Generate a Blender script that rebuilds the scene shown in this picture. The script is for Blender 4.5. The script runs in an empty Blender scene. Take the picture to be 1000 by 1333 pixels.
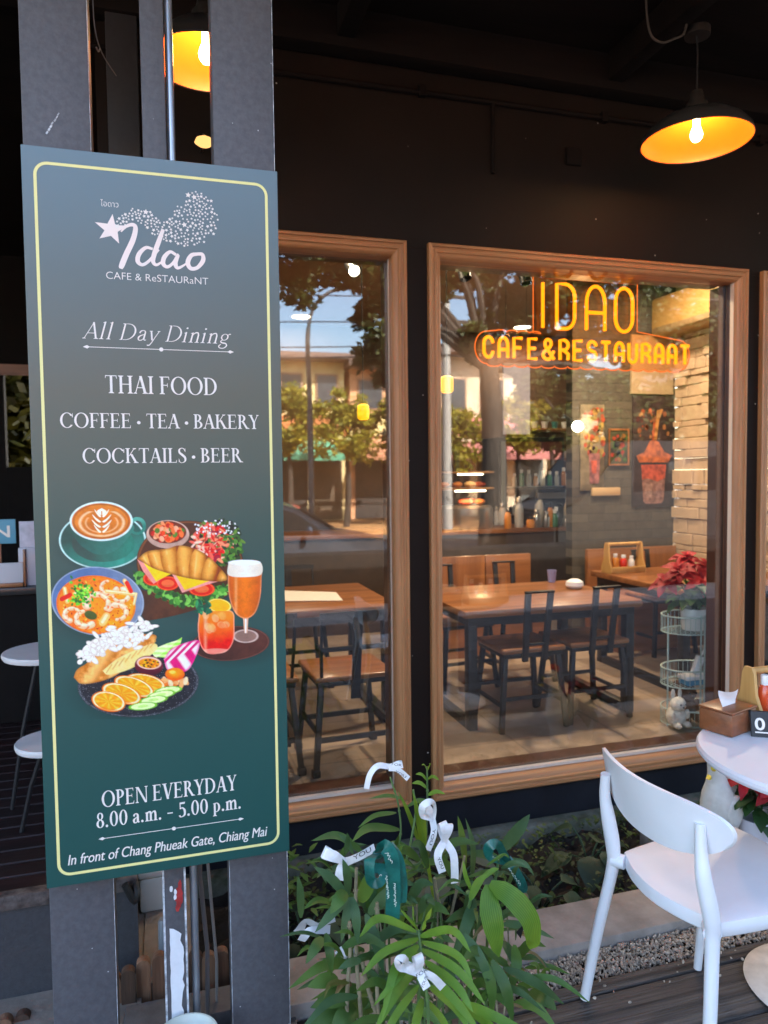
import bpy, bmesh, math, random
import numpy as np
from mathutils import Vector, Matrix, Euler
R = math.radians
sc = bpy.context.scene
COL = sc.collection

# ------------------------------------------------------------------ camera, sky, sun, exposure
EYE = Vector((0, 0, 1.56))
def cam_axes(yaw, pitch, roll):
    fwd = Vector((math.sin(yaw), math.cos(yaw), 0)); right = Vector((math.cos(yaw), -math.sin(yaw), 0)); up = Vector((0, 0, 1))
    f2 = fwd*math.cos(pitch) - up*math.sin(pitch); u2 = up*math.cos(pitch) + fwd*math.sin(pitch)
    return right*math.cos(roll) + u2*math.sin(roll), u2*math.cos(roll) - right*math.sin(roll), f2
AR, AU, AF = cam_axes(R(16.637), R(2.915), R(-.6442))
cd = bpy.data.cameras.new('camera'); cam = bpy.data.objects.new('camera', cd); COL.objects.link(cam)
cam.matrix_world = Matrix(((AR.x, AU.x, -AF.x, EYE.x), (AR.y, AU.y, -AF.y, EYE.y), (AR.z, AU.z, -AF.z, EYE.z), (0, 0, 0, 1)))
cd.sensor_fit = 'HORIZONTAL'; cd.sensor_width = 36; cd.lens = 36*.960
cd.clip_start = .05; cd.clip_end = 500
cd.dof.use_dof = True; cd.dof.focus_distance = 2.05; cd.dof.aperture_fstop = 5.2
sc.camera = cam

SUN_EL, SUN_AZ = R(43), R(20)          # azimuth from +Y towards +X: behind the cafe
w = bpy.data.worlds.new('World'); sc.world = w; w.use_nodes = True
nt = w.node_tree; bg = nt.nodes['Background']
sky = nt.nodes.new('ShaderNodeTexSky'); sky.sky_type = 'NISHITA'; sky.sun_disc = False
sky.dust_density = 2.5; sky.ozone_density = .5; sky.sun_elevation = SUN_EL; sky.sun_rotation = SUN_AZ
nt.links.new(sky.outputs[0], bg.inputs[0]); bg.inputs[1].default_value = .15
sl = bpy.data.lights.new('sun', 'SUN'); sl.energy = 5.0; sl.angle = R(.5); sl.color = (1, .94, .85)
so = bpy.data.objects.new('sun', sl); COL.objects.link(so)
sdir = Vector((math.sin(SUN_AZ)*math.cos(SUN_EL), math.cos(SUN_AZ)*math.cos(SUN_EL), math.sin(SUN_EL)))
so.rotation_euler = (-sdir).to_track_quat('-Z', 'Y').to_euler(); so.location = (0, 10, 30)
vs = sc.view_settings; vs.view_transform = 'Standard'; vs.look = 'None'; vs.exposure = 2.95; vs.gamma = 1
sc.cycles.use_denoising = True
sc.cycles.max_bounces = 10; sc.cycles.transparent_max_bounces = 16; sc.cycles.sample_clamp_indirect = 6
sc.cycles.glossy_bounces = 5; sc.cycles.diffuse_bounces = 4; sc.cycles.caustics_reflective = False; sc.cycles.caustics_refractive = False

def at(x, y, Y=None, Z=None, X=None):
    """world point at a given depth / height seen at photo pixel x, y (used to measure the place)"""
    d = AF + AR*((x-500)/960) - AU*((y-666.5)/960)
    t = Y/d.y if Y is not None else ((Z-EYE.z)/d.z if Z is not None else X/d.x)
    return EYE + d*t

# ------------------------------------------------------------------ helpers
class MB:
    def __init__(s, uv=False):
        s.b = bmesh.new(); s.uv = s.b.loops.layers.uv.new('UVMap') if uv else None
    def box(s, a, c, bev=0, seg=2, m=None):
        a, c = Vector(a), Vector(c); r = bmesh.ops.create_cube(s.b, size=1)
        M = Matrix.Translation((a+c)/2) @ Matrix.Diagonal((abs(c.x-a.x), abs(c.y-a.y), abs(c.z-a.z), 1))
        if m is not None: M = m @ M
        vs_ = r['verts']; bmesh.ops.transform(s.b, matrix=M, verts=vs_)
        if bev:
            es = list({e for v in vs_ for e in v.link_edges})
            bmesh.ops.bevel(s.b, geom=es, offset=bev, segments=seg, affect='EDGES', profile=.5, clamp_overlap=True)
        return s
    def bar(s, p, q, wx, wy=None, up=(0, 0, 1), bev=0, taper=1):
        """a rectangular bar from p to q"""
        p, q = Vector(p), Vector(q); wy = wy or wx; d = (q-p); L = d.length; z = d.normalized()
        u = Vector(up)
        if abs(z.dot(u)) > .98: u = Vector((0, 1, 0))
        x = u.cross(z).normalized(); y = z.cross(x)
        M = Matrix(((x.x, y.x, z.x, p.x), (x.y, y.y, z.y, p.y), (x.z, y.z, z.z, p.z), (0, 0, 0, 1)))
        r = bmesh.ops.create_cube(s.b, size=1); vv = r['verts']
        for v in vv:
            t = taper if v.co.z > 0 else 1
            v.co = Vector((v.co.x*wx*t, v.co.y*wy*t, (v.co.z+.5)*L))
        bmesh.ops.transform(s.b, matrix=M, verts=vv)
        if bev:
            es = list({e for v in vv for e in v.link_edges})
            bmesh.ops.bevel(s.b, geom=es, offset=bev, segments=2, affect='EDGES', profile=.5, clamp_overlap=True)
        return s
    def tube(s, pts, r, n=8, cap=True, flat=None):
        pts = [Vector(p) for p in pts]; k = len(pts); rad = r if hasattr(r, '__len__') else [r]*k
        rings = []; ref = None
        for i, p in enumerate(pts):
            d = (pts[min(i+1, k-1)] - pts[max(i-1, 0)]).normalized()
            if ref is None:
                ref = Vector((0, 0, 1)) if abs(d.z) < .9 else Vector((1, 0, 0))
            x = (ref - d*ref.dot(d)).normalized(); ref = x; y = d.cross(x)
            ff = flat or 1
            rings.append([s.b.verts.new(p + (x*math.cos(a)*ff + y*math.sin(a))*rad[i]) for a in [2*math.pi*j/n for j in range(n)]])
        for A, B in zip(rings, rings[1:]):
            for j in range(n): s.b.faces.new((A[j], A[(j+1) % n], B[(j+1) % n], B[j]))
        if cap:
            s.b.faces.new(rings[0][::-1]); s.b.faces.new(rings[-1])
        return s
    def lathe(s, prof, c=(0, 0, 0), n=32, sx=1, sy=1, m=None):
        c = Vector(c); rings = []
        for r, z in prof:
            if r < 1e-6: rings.append([s.b.verts.new(c+Vector((0, 0, z)))])
            else: rings.append([s.b.verts.new(c+Vector((r*sx*math.cos(2*math.pi*j/n), r*sy*math.sin(2*math.pi*j/n), z))) for j in range(n)])
        for A, B in zip(rings, rings[1:]):
            if len(A) == 1 and len(B) == 1: continue
            for j in range(n):
                j2 = (j+1) % n
                if len(A) == 1: s.b.faces.new((A[0], B[j], B[j2])[::-1])
                elif len(B) == 1: s.b.faces.new((A[j], A[j2], B[0]))
                else: s.b.faces.new((A[j], A[j2], B[j2], B[j]))
        if m is not None: bmesh.ops.transform(s.b, matrix=m, verts=[v for rr in rings for v in rr])
        return s
    def poly(s, pts):
        try: s.b.faces.new([s.b.verts.new(Vector(p)) for p in pts])
        except Exception: pass
        return s
    def prism(s, outline, ext):
        """outline: 3-D points of a flat polygon, extruded by the vector ext"""
        ext = Vector(ext); a = [s.b.verts.new(Vector(p)) for p in outline]; b = [s.b.verts.new(Vector(p)+ext) for p in outline]
        s.b.faces.new(a[::-1]); s.b.faces.new(b); n = len(a)
        for i in range(n): s.b.faces.new((a[i], a[(i+1) % n], b[(i+1) % n], b[i]))
        return s
    def sphere(s, c, r, n=16, sx=1, sy=1, sz=1, m=None):
        q = bmesh.ops.create_uvsphere(s.b, u_segments=n, v_segments=max(6, n//2), radius=r)
        M = Matrix.Translation(c) @ (m or Matrix()) @ Matrix.Diagonal((sx, sy, sz, 1))
        bmesh.ops.transform(s.b, matrix=M, verts=q['verts']); return s
    def leaf(s, pts, widths, up=(0, 0, 1), fold=.25, wave=0):
        """a leaf blade along pts: three columns across with a folded midrib"""
        pts = [Vector(p) for p in pts]; k = len(pts); up = Vector(up); rows = []
        for i, p in enumerate(pts):
            d = (pts[min(i+1, k-1)]-pts[max(i-1, 0)]).normalized()
            x = d.cross(up)
            if x.length < 1e-3: x = Vector((1, 0, 0))
            x.normalize(); nn = x.cross(d); wv = widths[i]
            wo = wave*wv*math.sin(i*2.1)
            rows.append([s.b.verts.new(p - x*wv + nn*(wv*fold+wo)), s.b.verts.new(p), s.b.verts.new(p + x*wv + nn*(wv*fold-wo))])
        for i, (A, B) in enumerate(zip(rows, rows[1:])):
            for j in (0, 1):
                f = s.b.faces.new((A[j], A[j+1], B[j+1], B[j])); f.smooth = True
                if s.uv:
                    for l, uvv in zip(f.loops, ((j*.5, i/(k-1)), (j*.5+.5, i/(k-1)), (j*.5+.5, (i+1)/(k-1)), (j*.5, (i+1)/(k-1)))): l[s.uv].uv = uvv
        return s
    def build(s, name, mat, parent=None, smooth=35, recalc=True, xf=None):
        if recalc: bmesh.ops.recalc_face_normals(s.b, faces=s.b.faces)
        me = bpy.data.meshes.new(name); s.b.to_mesh(me); s.b.free()
        if xf is not None: me.transform(xf)
        if smooth:
            me.polygons.foreach_set('use_smooth', [True]*len(me.polygons)); me.set_sharp_from_angle(angle=R(smooth))
        return link(name, me, mat, parent)

def link(name, me, mat, parent=None):
    o = bpy.data.objects.new(name, me); COL.objects.link(o)
    if mat is not None:
        for m_ in (mat if isinstance(mat, (list, tuple)) else [mat]): me.materials.append(m_)
    if parent is not None:
        o.parent = parent; p = parent; off = Vector((0, 0, 0))
        off = ROOTLOC.get(root_of(parent).name, Vector((0, 0, 0)))
        if parent.parent is None and parent.type == 'EMPTY':
            o.matrix_parent_inverse = Matrix.Translation(-off)
    return o
ROOTLOC = {}
def root_of(o):
    while o.parent is not None: o = o.parent
    return o
def thing(name, label, cat, loc=(0, 0, 0), group=None, local=False):
    """an Empty at the base of a thing; its parts are given in world coordinates (or local ones when local)"""
    o = bpy.data.objects.new(name, None); COL.objects.link(o); o.empty_display_size = .1
    o.location = loc; ROOTLOC[o.name] = Vector((0, 0, 0)) if local else Vector(loc)
    return tag(o, label, cat, group)
def tag(o, label, cat, group=None):
    o['label'] = label; o['category'] = cat
    if group: o['group'] = group
    return o
def struct(o): o['kind'] = 'structure'; return o
def stuff(o): o['kind'] = 'stuff'; return o
def copy_tree(o, parent=None):
    c = o.copy(); COL.objects.link(c)
    if parent is not None: c.parent = parent
    for ch in [x for x in o.children]: copy_tree(ch, c)
    return c
def dup(o, loc, rz=None, label=None, group=None, scale=None):
    c = copy_tree(o); c.location = loc
    if rz is not None: c.rotation_euler.z = rz
    if scale is not None: c.scale = (scale,)*3
    if label: c['label'] = label
    if group: c['group'] = group
    return c
def bez(pts, n=12):
    """Catmull-Rom through pts (any dimension)"""
    P = [np.array(p, float) for p in pts]; P = [2*P[0]-P[1]] + P + [2*P[-1]-P[-2]]; out = []
    for i in range(1, len(P)-2):
        for j in range(n):
            t = j/n; a, b, c, d = P[i-1:i+3]
            out.append(.5*((2*b)+(c-a)*t+(2*a-5*b+4*c-d)*t*t+(3*b-a-3*c+d)*t**3))
    out.append(P[-2]); return out

# ------------------------------------------------------------------ materials
MATS = {}
def mat(name, col, rough=.6, metal=0, var=0, vscale=8, bump=0, bscale=40, stretch=(1, 1, 1), emit=None, es=1, spec=None, trans=0, col2=None, sss=0, coat=0, detail=4, lo=.35, hi=.65):
    if name in MATS: return MATS[name]
    m = bpy.data.materials.new(name); m.use_nodes = True; t = m.node_tree; b = t.nodes['Principled BSDF']
    col = tuple(col)+(1,); b.inputs['Base Color'].default_value = col; b.inputs['Roughness'].default_value = rough; b.inputs['Metallic'].default_value = metal
    if spec is not None: b.inputs['Specular IOR Level'].default_value = spec
    if trans: b.inputs['Transmission Weight'].default_value = trans
    if coat: b.inputs['Coat Weight'].default_value = coat; b.inputs['Coat Roughness'].default_value = .15
    if emit: b.inputs['Emission Color'].default_value = tuple(emit)+(1,); b.inputs['Emission Strength'].default_value = es
    if var or bump or col2:
        tc = t.nodes.new('ShaderNodeTexCoord'); mp = t.nodes.new('ShaderNodeMapping'); mp.inputs['Scale'].default_value = stretch
        t.links.new(tc.outputs['Object'], mp.inputs[0])
    if var or col2:
        n = t.nodes.new('ShaderNodeTexNoise'); n.inputs['Scale'].default_value = vscale; n.inputs['Detail'].default_value = detail; n.inputs['Roughness'].default_value = .6
        t.links.new(mp.outputs[0], n.inputs['Vector'])
        rp = t.nodes.new('ShaderNodeValToRGB'); rp.color_ramp.elements[0].position = lo; rp.color_ramp.elements[1].position = hi
        c2 = tuple(col2)+(1,) if col2 else tuple(min(1, c*(1+var)) for c in col[:3])+(1,)
        c1 = col if col2 else tuple(c*(1-var) for c in col[:3])+(1,)
        rp.color_ramp.elements[0].color = c1; rp.color_ramp.elements[1].color = c2
        t.links.new(n.outputs['Fac'], rp.inputs[0]); t.links.new(rp.outputs[0], b.inputs['Base Color'])
        rr = t.nodes.new('ShaderNodeMapRange'); rr.inputs['To Min'].default_value = max(0, rough-.08); rr.inputs['To Max'].default_value = min(1, rough+.1)
        t.links.new(n.outputs['Fac'], rr.inputs[0]); t.links.new(rr.outputs[0], b.inputs['Roughness'])
    if bump:
        n2 = t.nodes.new('ShaderNodeTexNoise'); n2.inputs['Scale'].default_value = bscale; n2.inputs['Detail'].default_value = 5
        t.links.new(mp.outputs[0], n2.inputs['Vector'])
        bp = t.nodes.new('ShaderNodeBump'); bp.inputs['Strength'].default_value = bump; bp.inputs['Distance'].default_value = .01
        t.links.new(n2.outputs['Fac'], bp.inputs['Height']); t.links.new(bp.outputs[0], b.inputs['Normal'])
    MATS[name] = m; return m

def wood(name, c1, c2, axis='x', scale=14, rough=.45, bump=.15, coat=0, grain=.08):
    g = grain; st = {'x': (g, 1, 1), 'y': (1, g, 1), 'z': (1, 1, g)}[axis]
    return mat(name, c1, rough, col2=c2, vscale=scale, stretch=st, bump=bump, bscale=scale*3, coat=coat, lo=.3, hi=.7)

def specks(m, col, scale, thr, out=.9):
    """tiny paint specks and dust over a material's own colour"""
    t = m.node_tree; b = t.nodes['Principled BSDF']; tc = t.nodes.new('ShaderNodeTexCoord')
    v = t.nodes.new('ShaderNodeTexVoronoi'); v.inputs['Scale'].default_value = scale; t.links.new(tc.outputs['Object'], v.inputs['Vector'])
    l = t.nodes.new('ShaderNodeMath'); l.operation = 'LESS_THAN'; l.inputs[1].default_value = thr; t.links.new(v.outputs['Distance'], l.inputs[0])
    sep = t.nodes.new('ShaderNodeSeparateColor'); t.links.new(v.outputs['Color'], sep.inputs[0])
    g = t.nodes.new('ShaderNodeMath'); g.operation = 'GREATER_THAN'; g.inputs[1].default_value = out; t.links.new(sep.outputs[0], g.inputs[0])
    mu = t.nodes.new('ShaderNodeMath'); mu.operation = 'MULTIPLY'; t.links.new(l.outputs[0], mu.inputs[0]); t.links.new(g.outputs[0], mu.inputs[1])
    mx = t.nodes.new('ShaderNodeMix'); mx.data_type = 'RGBA'; t.links.new(mu.outputs[0], mx.inputs[0])
    if b.inputs['Base Color'].is_linked: t.links.new(b.inputs['Base Color'].links[0].from_socket, mx.inputs[6])
    else: mx.inputs[6].default_value = b.inputs['Base Color'].default_value
    mx.inputs[7].default_value = tuple(col)+(1,); t.links.new(mx.outputs[2], b.inputs['Base Color']); return m

def emission(name, col, s):
    if name in MATS: return MATS[name]
    m = bpy.data.materials.new(name); m.use_nodes = True; t = m.node_tree; t.nodes.remove(t.nodes['Principled BSDF'])
    e = t.nodes.new('ShaderNodeEmission'); e.inputs[0].default_value = tuple(col)+(1,); e.inputs[1].default_value = s
    t.links.new(e.outputs[0], t.nodes['Material Output'].inputs[0]); MATS[name] = m; return m

def pane_mat(name, ior, tint, mul=2.0, wob=0):
    """window glass as one sheet: reflects by Fresnel (both faces together), lets the rest straight through"""
    m = bpy.data.materials.new(name); m.use_nodes = True; t = m.node_tree; t.nodes.remove(t.nodes['Principled BSDF'])
    tr = t.nodes.new('ShaderNodeBsdfTransparent'); tr.inputs[0].default_value = tuple(tint)+(1,)
    g = t.nodes.new('ShaderNodeBsdfGlossy'); g.inputs['Roughness'].default_value = .012; g.inputs[0].default_value = (1, 1, 1, 1)
    f = t.nodes.new('ShaderNodeFresnel'); f.inputs[0].default_value = ior
    mu = t.nodes.new('ShaderNodeMath'); mu.operation = 'MULTIPLY'; mu.inputs[1].default_value = mul; mu.use_clamp = True
    ge = t.nodes.new('ShaderNodeNewGeometry'); im = t.nodes.new('ShaderNodeMix'); im.inputs[2].default_value = ior; im.inputs[3].default_value = 1/ior
    t.links.new(ge.outputs['Backfacing'], im.inputs[0]); t.links.new(im.outputs[0], f.inputs[0])   # the same thin-sheet reflectance from both sides
    t.links.new(f.outputs[0], mu.inputs[0]); mx = t.nodes.new('ShaderNodeMixShader')
    t.links.new(mu.outputs[0], mx.inputs[0]); t.links.new(tr.outputs[0], mx.inputs[1]); t.links.new(g.outputs[0], mx.inputs[2])
    if wob:
        tc = t.nodes.new('ShaderNodeTexCoord'); n = t.nodes.new('ShaderNodeTexNoise'); n.inputs['Scale'].default_value = 2.2; n.inputs['Detail'].default_value = 1
        bp = t.nodes.new('ShaderNodeBump'); bp.inputs['Strength'].default_value = wob; bp.inputs['Distance'].default_value = .01
        t.links.new(tc.outputs['Object'], n.inputs['Vector']); t.links.new(n.outputs['Fac'], bp.inputs['Height']); t.links.new(bp.outputs[0], g.inputs['Normal'])
    t.links.new(mx.outputs[0], t.nodes['Material Output'].inputs[0]); return m

def leafmat(name, c1, c2, veins=0, rough=.4, trans=.35):
    """leaf: colour varies by clump, fine lengthwise veins, some light comes through"""
    if name in MATS: return MATS[name]
    m = bpy.data.materials.new(name); m.use_nodes = True; t = m.node_tree; b = t.nodes['Principled BSDF']
    tc = t.nodes.new('ShaderNodeTexCoord'); n = t.nodes.new('ShaderNodeTexNoise'); n.inputs['Scale'].default_value = 7 if veins else 2.5; n.inputs['Detail'].default_value = 3
    t.links.new(tc.outputs['Object'], n.inputs['Vector'])
    rp = t.nodes.new('ShaderNodeValToRGB'); rp.color_ramp.elements[0].position = .35; rp.color_ramp.elements[1].position = .65
    rp.color_ramp.elements[0].color = tuple(c1)+(1,); rp.color_ramp.elements[1].color = tuple(c2)+(1,); t.links.new(n.outputs['Fac'], rp.inputs[0])
    out = rp.outputs[0]
    if veins:
        w_ = t.nodes.new('ShaderNodeTexWave'); w_.inputs['Scale'].default_value = veins; w_.inputs['Distortion'].default_value = .3; w_.bands_direction = 'X'
        t.links.new(tc.outputs['UV'], w_.inputs['Vector'])
        mx = t.nodes.new('ShaderNodeMix'); mx.data_type = 'RGBA'; mx.blend_type = 'MULTIPLY'
        mr = t.nodes.new('ShaderNodeMapRange'); mr.inputs['To Min'].default_value = 0; mr.inputs['To Max'].default_value = .55
        t.links.new(w_.outputs['Fac'], mr.inputs[0]); t.links.new(mr.outputs[0], mx.inputs[0]); t.links.new(out, mx.inputs[6]); mx.inputs[7].default_value = (.45, .55, .4, 1)
        out = mx.outputs[2]
        bp = t.nodes.new('ShaderNodeBump'); bp.inputs['Strength'].default_value = .25; bp.inputs['Distance'].default_value = .002
        t.links.new(w_.outputs['Fac'], bp.inputs['Height']); t.links.new(bp.outputs[0], b.inputs['Normal'])
    t.links.new(out, b.inputs['Base Color']); b.inputs['Roughness'].default_value = rough; b.inputs['Specular IOR Level'].default_value = .4
    tl = t.nodes.new('ShaderNodeBsdfTranslucent'); hs = t.nodes.new('ShaderNodeHueSaturation'); hs.inputs['Value'].default_value = 1.4; hs.inputs['Hue'].default_value = .485
    t.links.new(out, hs.inputs['Color']); t.links.new(hs.outputs[0], tl.inputs[0])
    mx2 = t.nodes.new('ShaderNodeMixShader'); mx2.inputs[0].default_value = trans
    t.links.new(b.outputs[0], mx2.inputs[1]); t.links.new(tl.outputs[0], mx2.inputs[2]); t.links.new(mx2.outputs[0], t.nodes['Material Output'].inputs[0])
    MATS[name] = m; return m

def brick_mat(name, c1, c2, mortar, bw, bh, rough=.8, bump=.6, axis='xz', off=.5, msize=.02):
    m = bpy.data.materials.new(name); m.use_nodes = True; t = m.node_tree; b = t.nodes['Principled BSDF']
    tc = t.nodes.new('ShaderNodeTexCoord'); sp = t.nodes.new('ShaderNodeSeparateXYZ'); cb = t.nodes.new('ShaderNodeCombineXYZ')
    t.links.new(tc.outputs['Object'], sp.inputs[0])
    t.links.new(sp.outputs['XYZ'.index(axis[0].upper())], cb.inputs[0]); t.links.new(sp.outputs['XYZ'.index(axis[1].upper())], cb.inputs[1])
    k = t.nodes.new('ShaderNodeTexBrick'); k.inputs['Scale'].default_value = 1; k.inputs['Brick Width'].default_value = bw; k.inputs['Row Height'].default_value = bh
    k.inputs['Mortar Size'].default_value = msize*bh; k.inputs['Color1'].default_value = tuple(c1)+(1,); k.inputs['Color2'].default_value = tuple(c2)+(1,); k.inputs['Mortar'].default_value = tuple(mortar)+(1,)
    k.offset = off; t.links.new(cb.outputs[0], k.inputs[0])
    n = t.nodes.new('ShaderNodeTexNoise'); n.inputs['Scale'].default_value = 12; n.inputs['Detail'].default_value = 6; t.links.new(tc.outputs['Object'], n.inputs['Vector'])
    mx = t.nodes.new('ShaderNodeMix'); mx.data_type = 'RGBA'; mx.blend_type = 'OVERLAY'; mx.inputs[0].default_value = .45
    t.links.new(k.outputs['Color'], mx.inputs[6]); t.links.new(n.outputs['Color'], mx.inputs[7]); 
    bw_ = t.nodes.new('ShaderNodeRGBToBW'); t.links.new(n.outputs['Color'], bw_.inputs[0]); t.links.new(bw_.outputs[0], mx.inputs[7])
    t.links.new(mx.outputs[2], b.inputs['Base Color']); b.inputs['Roughness'].default_value = rough
    ad = t.nodes.new('ShaderNodeMath'); ad.operation = 'MULTIPLY_ADD'; ad.inputs[1].default_value = -1; t.links.new(k.outputs['Fac'], ad.inputs[0])
    nm = t.nodes.new('ShaderNodeMath'); nm.operation = 'MULTIPLY'; nm.inputs[1].default_value = .5; t.links.new(n.outputs['Fac'], nm.inputs[0]); t.links.new(nm.outputs[0], ad.inputs[2])
    bp = t.nodes.new('ShaderNodeBump'); bp.inputs['Strength'].default_value = bump; bp.inputs['Distance'].default_value = .02
    t.links.new(ad.outputs[0], bp.inputs['Height']); t.links.new(bp.outputs[0], b.inputs['Normal']); return m

def lamp(name, typ, loc, watts, col, parent=None, size=.05, spot=None, aim=None):
    l = bpy.data.lights.new(name, typ); l.energy = watts; l.color = col
    if typ in ('POINT', 'SPOT'): l.shadow_soft_size = size
    if typ == 'AREA': l.size = size
    if spot: l.spot_size = R(spot); l.spot_blend = .6
    o = bpy.data.objects.new(name, l); COL.objects.link(o); o.location = loc
    if aim is not None: o.rotation_euler = (Vector(aim)-Vector(loc)).to_track_quat('-Z', 'Y').to_euler()
    if parent is not None:
        o.parent = parent
        if parent.parent is None and parent.type == 'EMPTY': o.matrix_parent_inverse = Matrix.Translation(-ROOTLOC.get(parent.name, Vector()))
    return o

M_FRAME = {a: wood('window_wood_'+a, (.46, .215, .088), (.31, .135, .052), a, 30, .45, .1) for a in 'xz'}
M_WALL = specks(mat('dark_wall_paint', (.0115, .0068, .0052), .6, var=.18, vscale=3, bump=.06, bscale=25, spec=.16), (.42, .38, .34), 16, .055, .72)
M_PLINTH = mat('sky_tinted_plinth', (.010, .011, .016), .5, var=.2, vscale=5, bump=.05, spec=.25)  # same dark wall paint, sky reflection put in as a bluish tint
M_POST = specks(mat('grey_steel_paint', (.098, .097, .108), .5, var=.13, vscale=60, bump=.12, bscale=90, spec=.35), (.5, .5, .5), 30, .05, .8)
M_BLACK = mat('black_metal', (.012, .012, .014), .45, bump=.05)
M_DARKWOOD = mat('dark_timber', (.008, .0045, .0035), .8, spec=.15, var=.3, vscale=10, stretch=(.1, 1, 1), bump=.2)
M_TABLE = {a: wood('table_wood_'+a, (.34, .135, .048), (.15, .052, .018), a, 13, .34, .08, coat=.25) for a in 'xyz'}
M_WHITE = mat('white_plastic', (.76, .76, .78), .42, var=.035, vscale=5, bump=.03, bscale=50, detail=8)
M_WHITE = specks(M_WHITE, (.42, .40, .39), 26, .045, .86)
M_CERAMIC = mat('white_ceramic', (.75, .74, .72), .25)
# ================================================================== the setting
GY = 3.155                                   # the plane of the window glass
# ground in sheets: soil and street far and wide, then deck, kerb, gravel
M_DECK = wood('weathered_deck', (.17, .14, .125), (.030, .024, .022), 'x', 60, .8, 1.6, grain=.03)
M_CONC = mat('worn_concrete', (.30, .265, .24), .85, var=.22, vscale=9, bump=.35, bscale=30, detail=8)
M_SOIL = mat('dark_soil', (.016, .012, .009), .95, var=.5, vscale=14, bump=1, bscale=30)
M_ASPH = mat('asphalt', (.055, .054, .055), .85, var=.2, vscale=3, bump=.3, bscale=60)
M_PAVE = brick_mat('sidewalk_pavers', (.34, .31, .28), (.26, .24, .22), (.12, .11, .1), .4, .4, axis='xy', msize=.03)
M_TACT = brick_mat('orange_pavers', (.52, .27, .10), (.45, .22, .08), (.25, .14, .07), .3, .3, axis='xy', msize=.04)
g = MB().poly([(-120, -150, -.22), (140, -150, -.22), (140, 160, -.22), (-120, 160, -.22)]); struct(g.build('ground', mat('packed_earth', (.16, .14, .11), .95, var=.25, vscale=.5, bump=.3)))
b = MB()
random.seed(4)
y = -1.2; i = 0
while y < 1.93:
    wd = .205; x = -3 - random.random()*2
    while x < 6:
        L = 1.7+random.random()*1.5; h = -.004-random.random()*.004
        b.box((x, y, -.05), (x+L-.008, min(y+wd, 1.935)-.010, h), .006, 2); x += L
    y += wd
struct(b.build('deck', M_DECK))
struct(MB().box((-3, -1.2, -.12), (6, 1.936, -.052)).build('deck_bed', M_SOIL))
struct(MB().box((.30, 2.075, -.2), (5.2, 2.29, .012), .008).build('kerb', M_CONC))
struct(MB().box((-.15, 2.17, -.2), (.298, 2.285, -.03), .008).build('kerb', mat('grey_kerb', (.12, .115, .115), .85, var=.2, vscale=12, bump=.4)))
struct(MB().box((-3, 1.937, -.15), (5.2, 2.06, -.03)).build('gravel_bed', M_SOIL))
# the gravel strip: loose stones nobody could count
random.seed(9); b = MB()
for k in range(5200):
    x = .55+random.random()*1.5 if k < 4600 else random.random()*5; yy = 1.945+random.random()**1.0*.125; r = random.uniform(.0028, .0066)
    if random.random() < .018: yy -= random.random()*.16
    zz = -.028+random.random()*.012 if yy > 1.938 else .002
    q = bmesh.ops.create_icosphere(b.b, subdivisions=1, radius=r, matrix=Matrix.Translation((x, yy, zz+r*.5)) @ Euler((random.random()*3, random.random()*3, random.random()*3)).to_matrix().to_4x4() @ Matrix.Diagonal((1.2, .9, .65, 1)))
stuff(tag(b.build('gravel', mat('gravel_stone', (.62, .52, .42), .85, col2=(.20, .165, .135), vscale=75, lo=.35, hi=.65), smooth=0), 'narrow strip of pale loose gravel between the wooden deck and the kerb', 'gravel'))
b = MB()
nx, ny = 90, 22
gv = [[b.b.verts.new((-.1+5.3*i/nx, 2.29+.73*j/ny, -.17+.05*math.sin(i*1.3+j*.7)*math.sin(j*.9-i*.31)+random.random()*.02)) for j in range(ny+1)] for i in range(nx+1)]
for i in range(nx):
    for j in range(ny): b.b.faces.new((gv[i][j], gv[i+1][j], gv[i+1][j+1], gv[i][j+1]))
struct(b.build('planter_soil', M_SOIL))
struct(MB().box((-2.5, 2.2, -.2), (-.105, 3.1, -.06)).build('path', mat('tan_path', (.22, .185, .155), .9, var=.2, vscale=8, bump=.4)))
struct(MB().box((-.104, 2.4, -.2), (.06, 3.0, -.055)).build('path', MATS['tan_path']))
# street
struct(MB().box((-60, -5.2, -.18), (80, -1.21, -.06)).build('pavement', M_PAVE))
struct(MB().box((-60, -5.36, -.2), (80, -5.205, -.05), .02).build('kerb', M_CONC))
struct(MB().poly([(-60, -14, -.17), (80, -14, -.17), (80, -5.36, -.17), (-60, -5.36, -.17)]).build('road', M_ASPH))
b = MB()
for k in range(-12, 20): b.box((k*4, -9.75, -.168), (k*4+2, -9.62, -.164))
struct(b.build('road_marking', mat('road_paint', (.7, .7, .68), .7, var=.1)))
struct(MB().box((-60, -18.9, -.2), (80, -14, -.03)).build('pavement', M_TACT))
# terrace floor of the neighbouring veranda
M_TERR = wood('maroon_boards', (.024, .008, .008), (.010, .005, .005), 'x', 16, .5, .2)
b = MB(); y = 2.5
while y < 7:
    b.box((-4, y, .2), (-.115, y+.088, .265), .004, 1); y += .094
struct(b.build('terrace_floor', M_TERR))
b = MB(); b.box((-4, 2.47, -.13), (-.115, 2.497, .225)); 
struct(MB().box((-4, 2.455, .226), (-.113, 2.498, .272), .004).build('terrace_edge', mat('worn_edge_board', (.13, .105, .095), .8, col2=(.03, .02, .02), vscale=25, bump=.4)))
struct(b.build('terrace_fascia', mat('dark_slate_render', (.038, .038, .044), .7, var=.15, vscale=60, bump=.3, bscale=150)))

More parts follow.
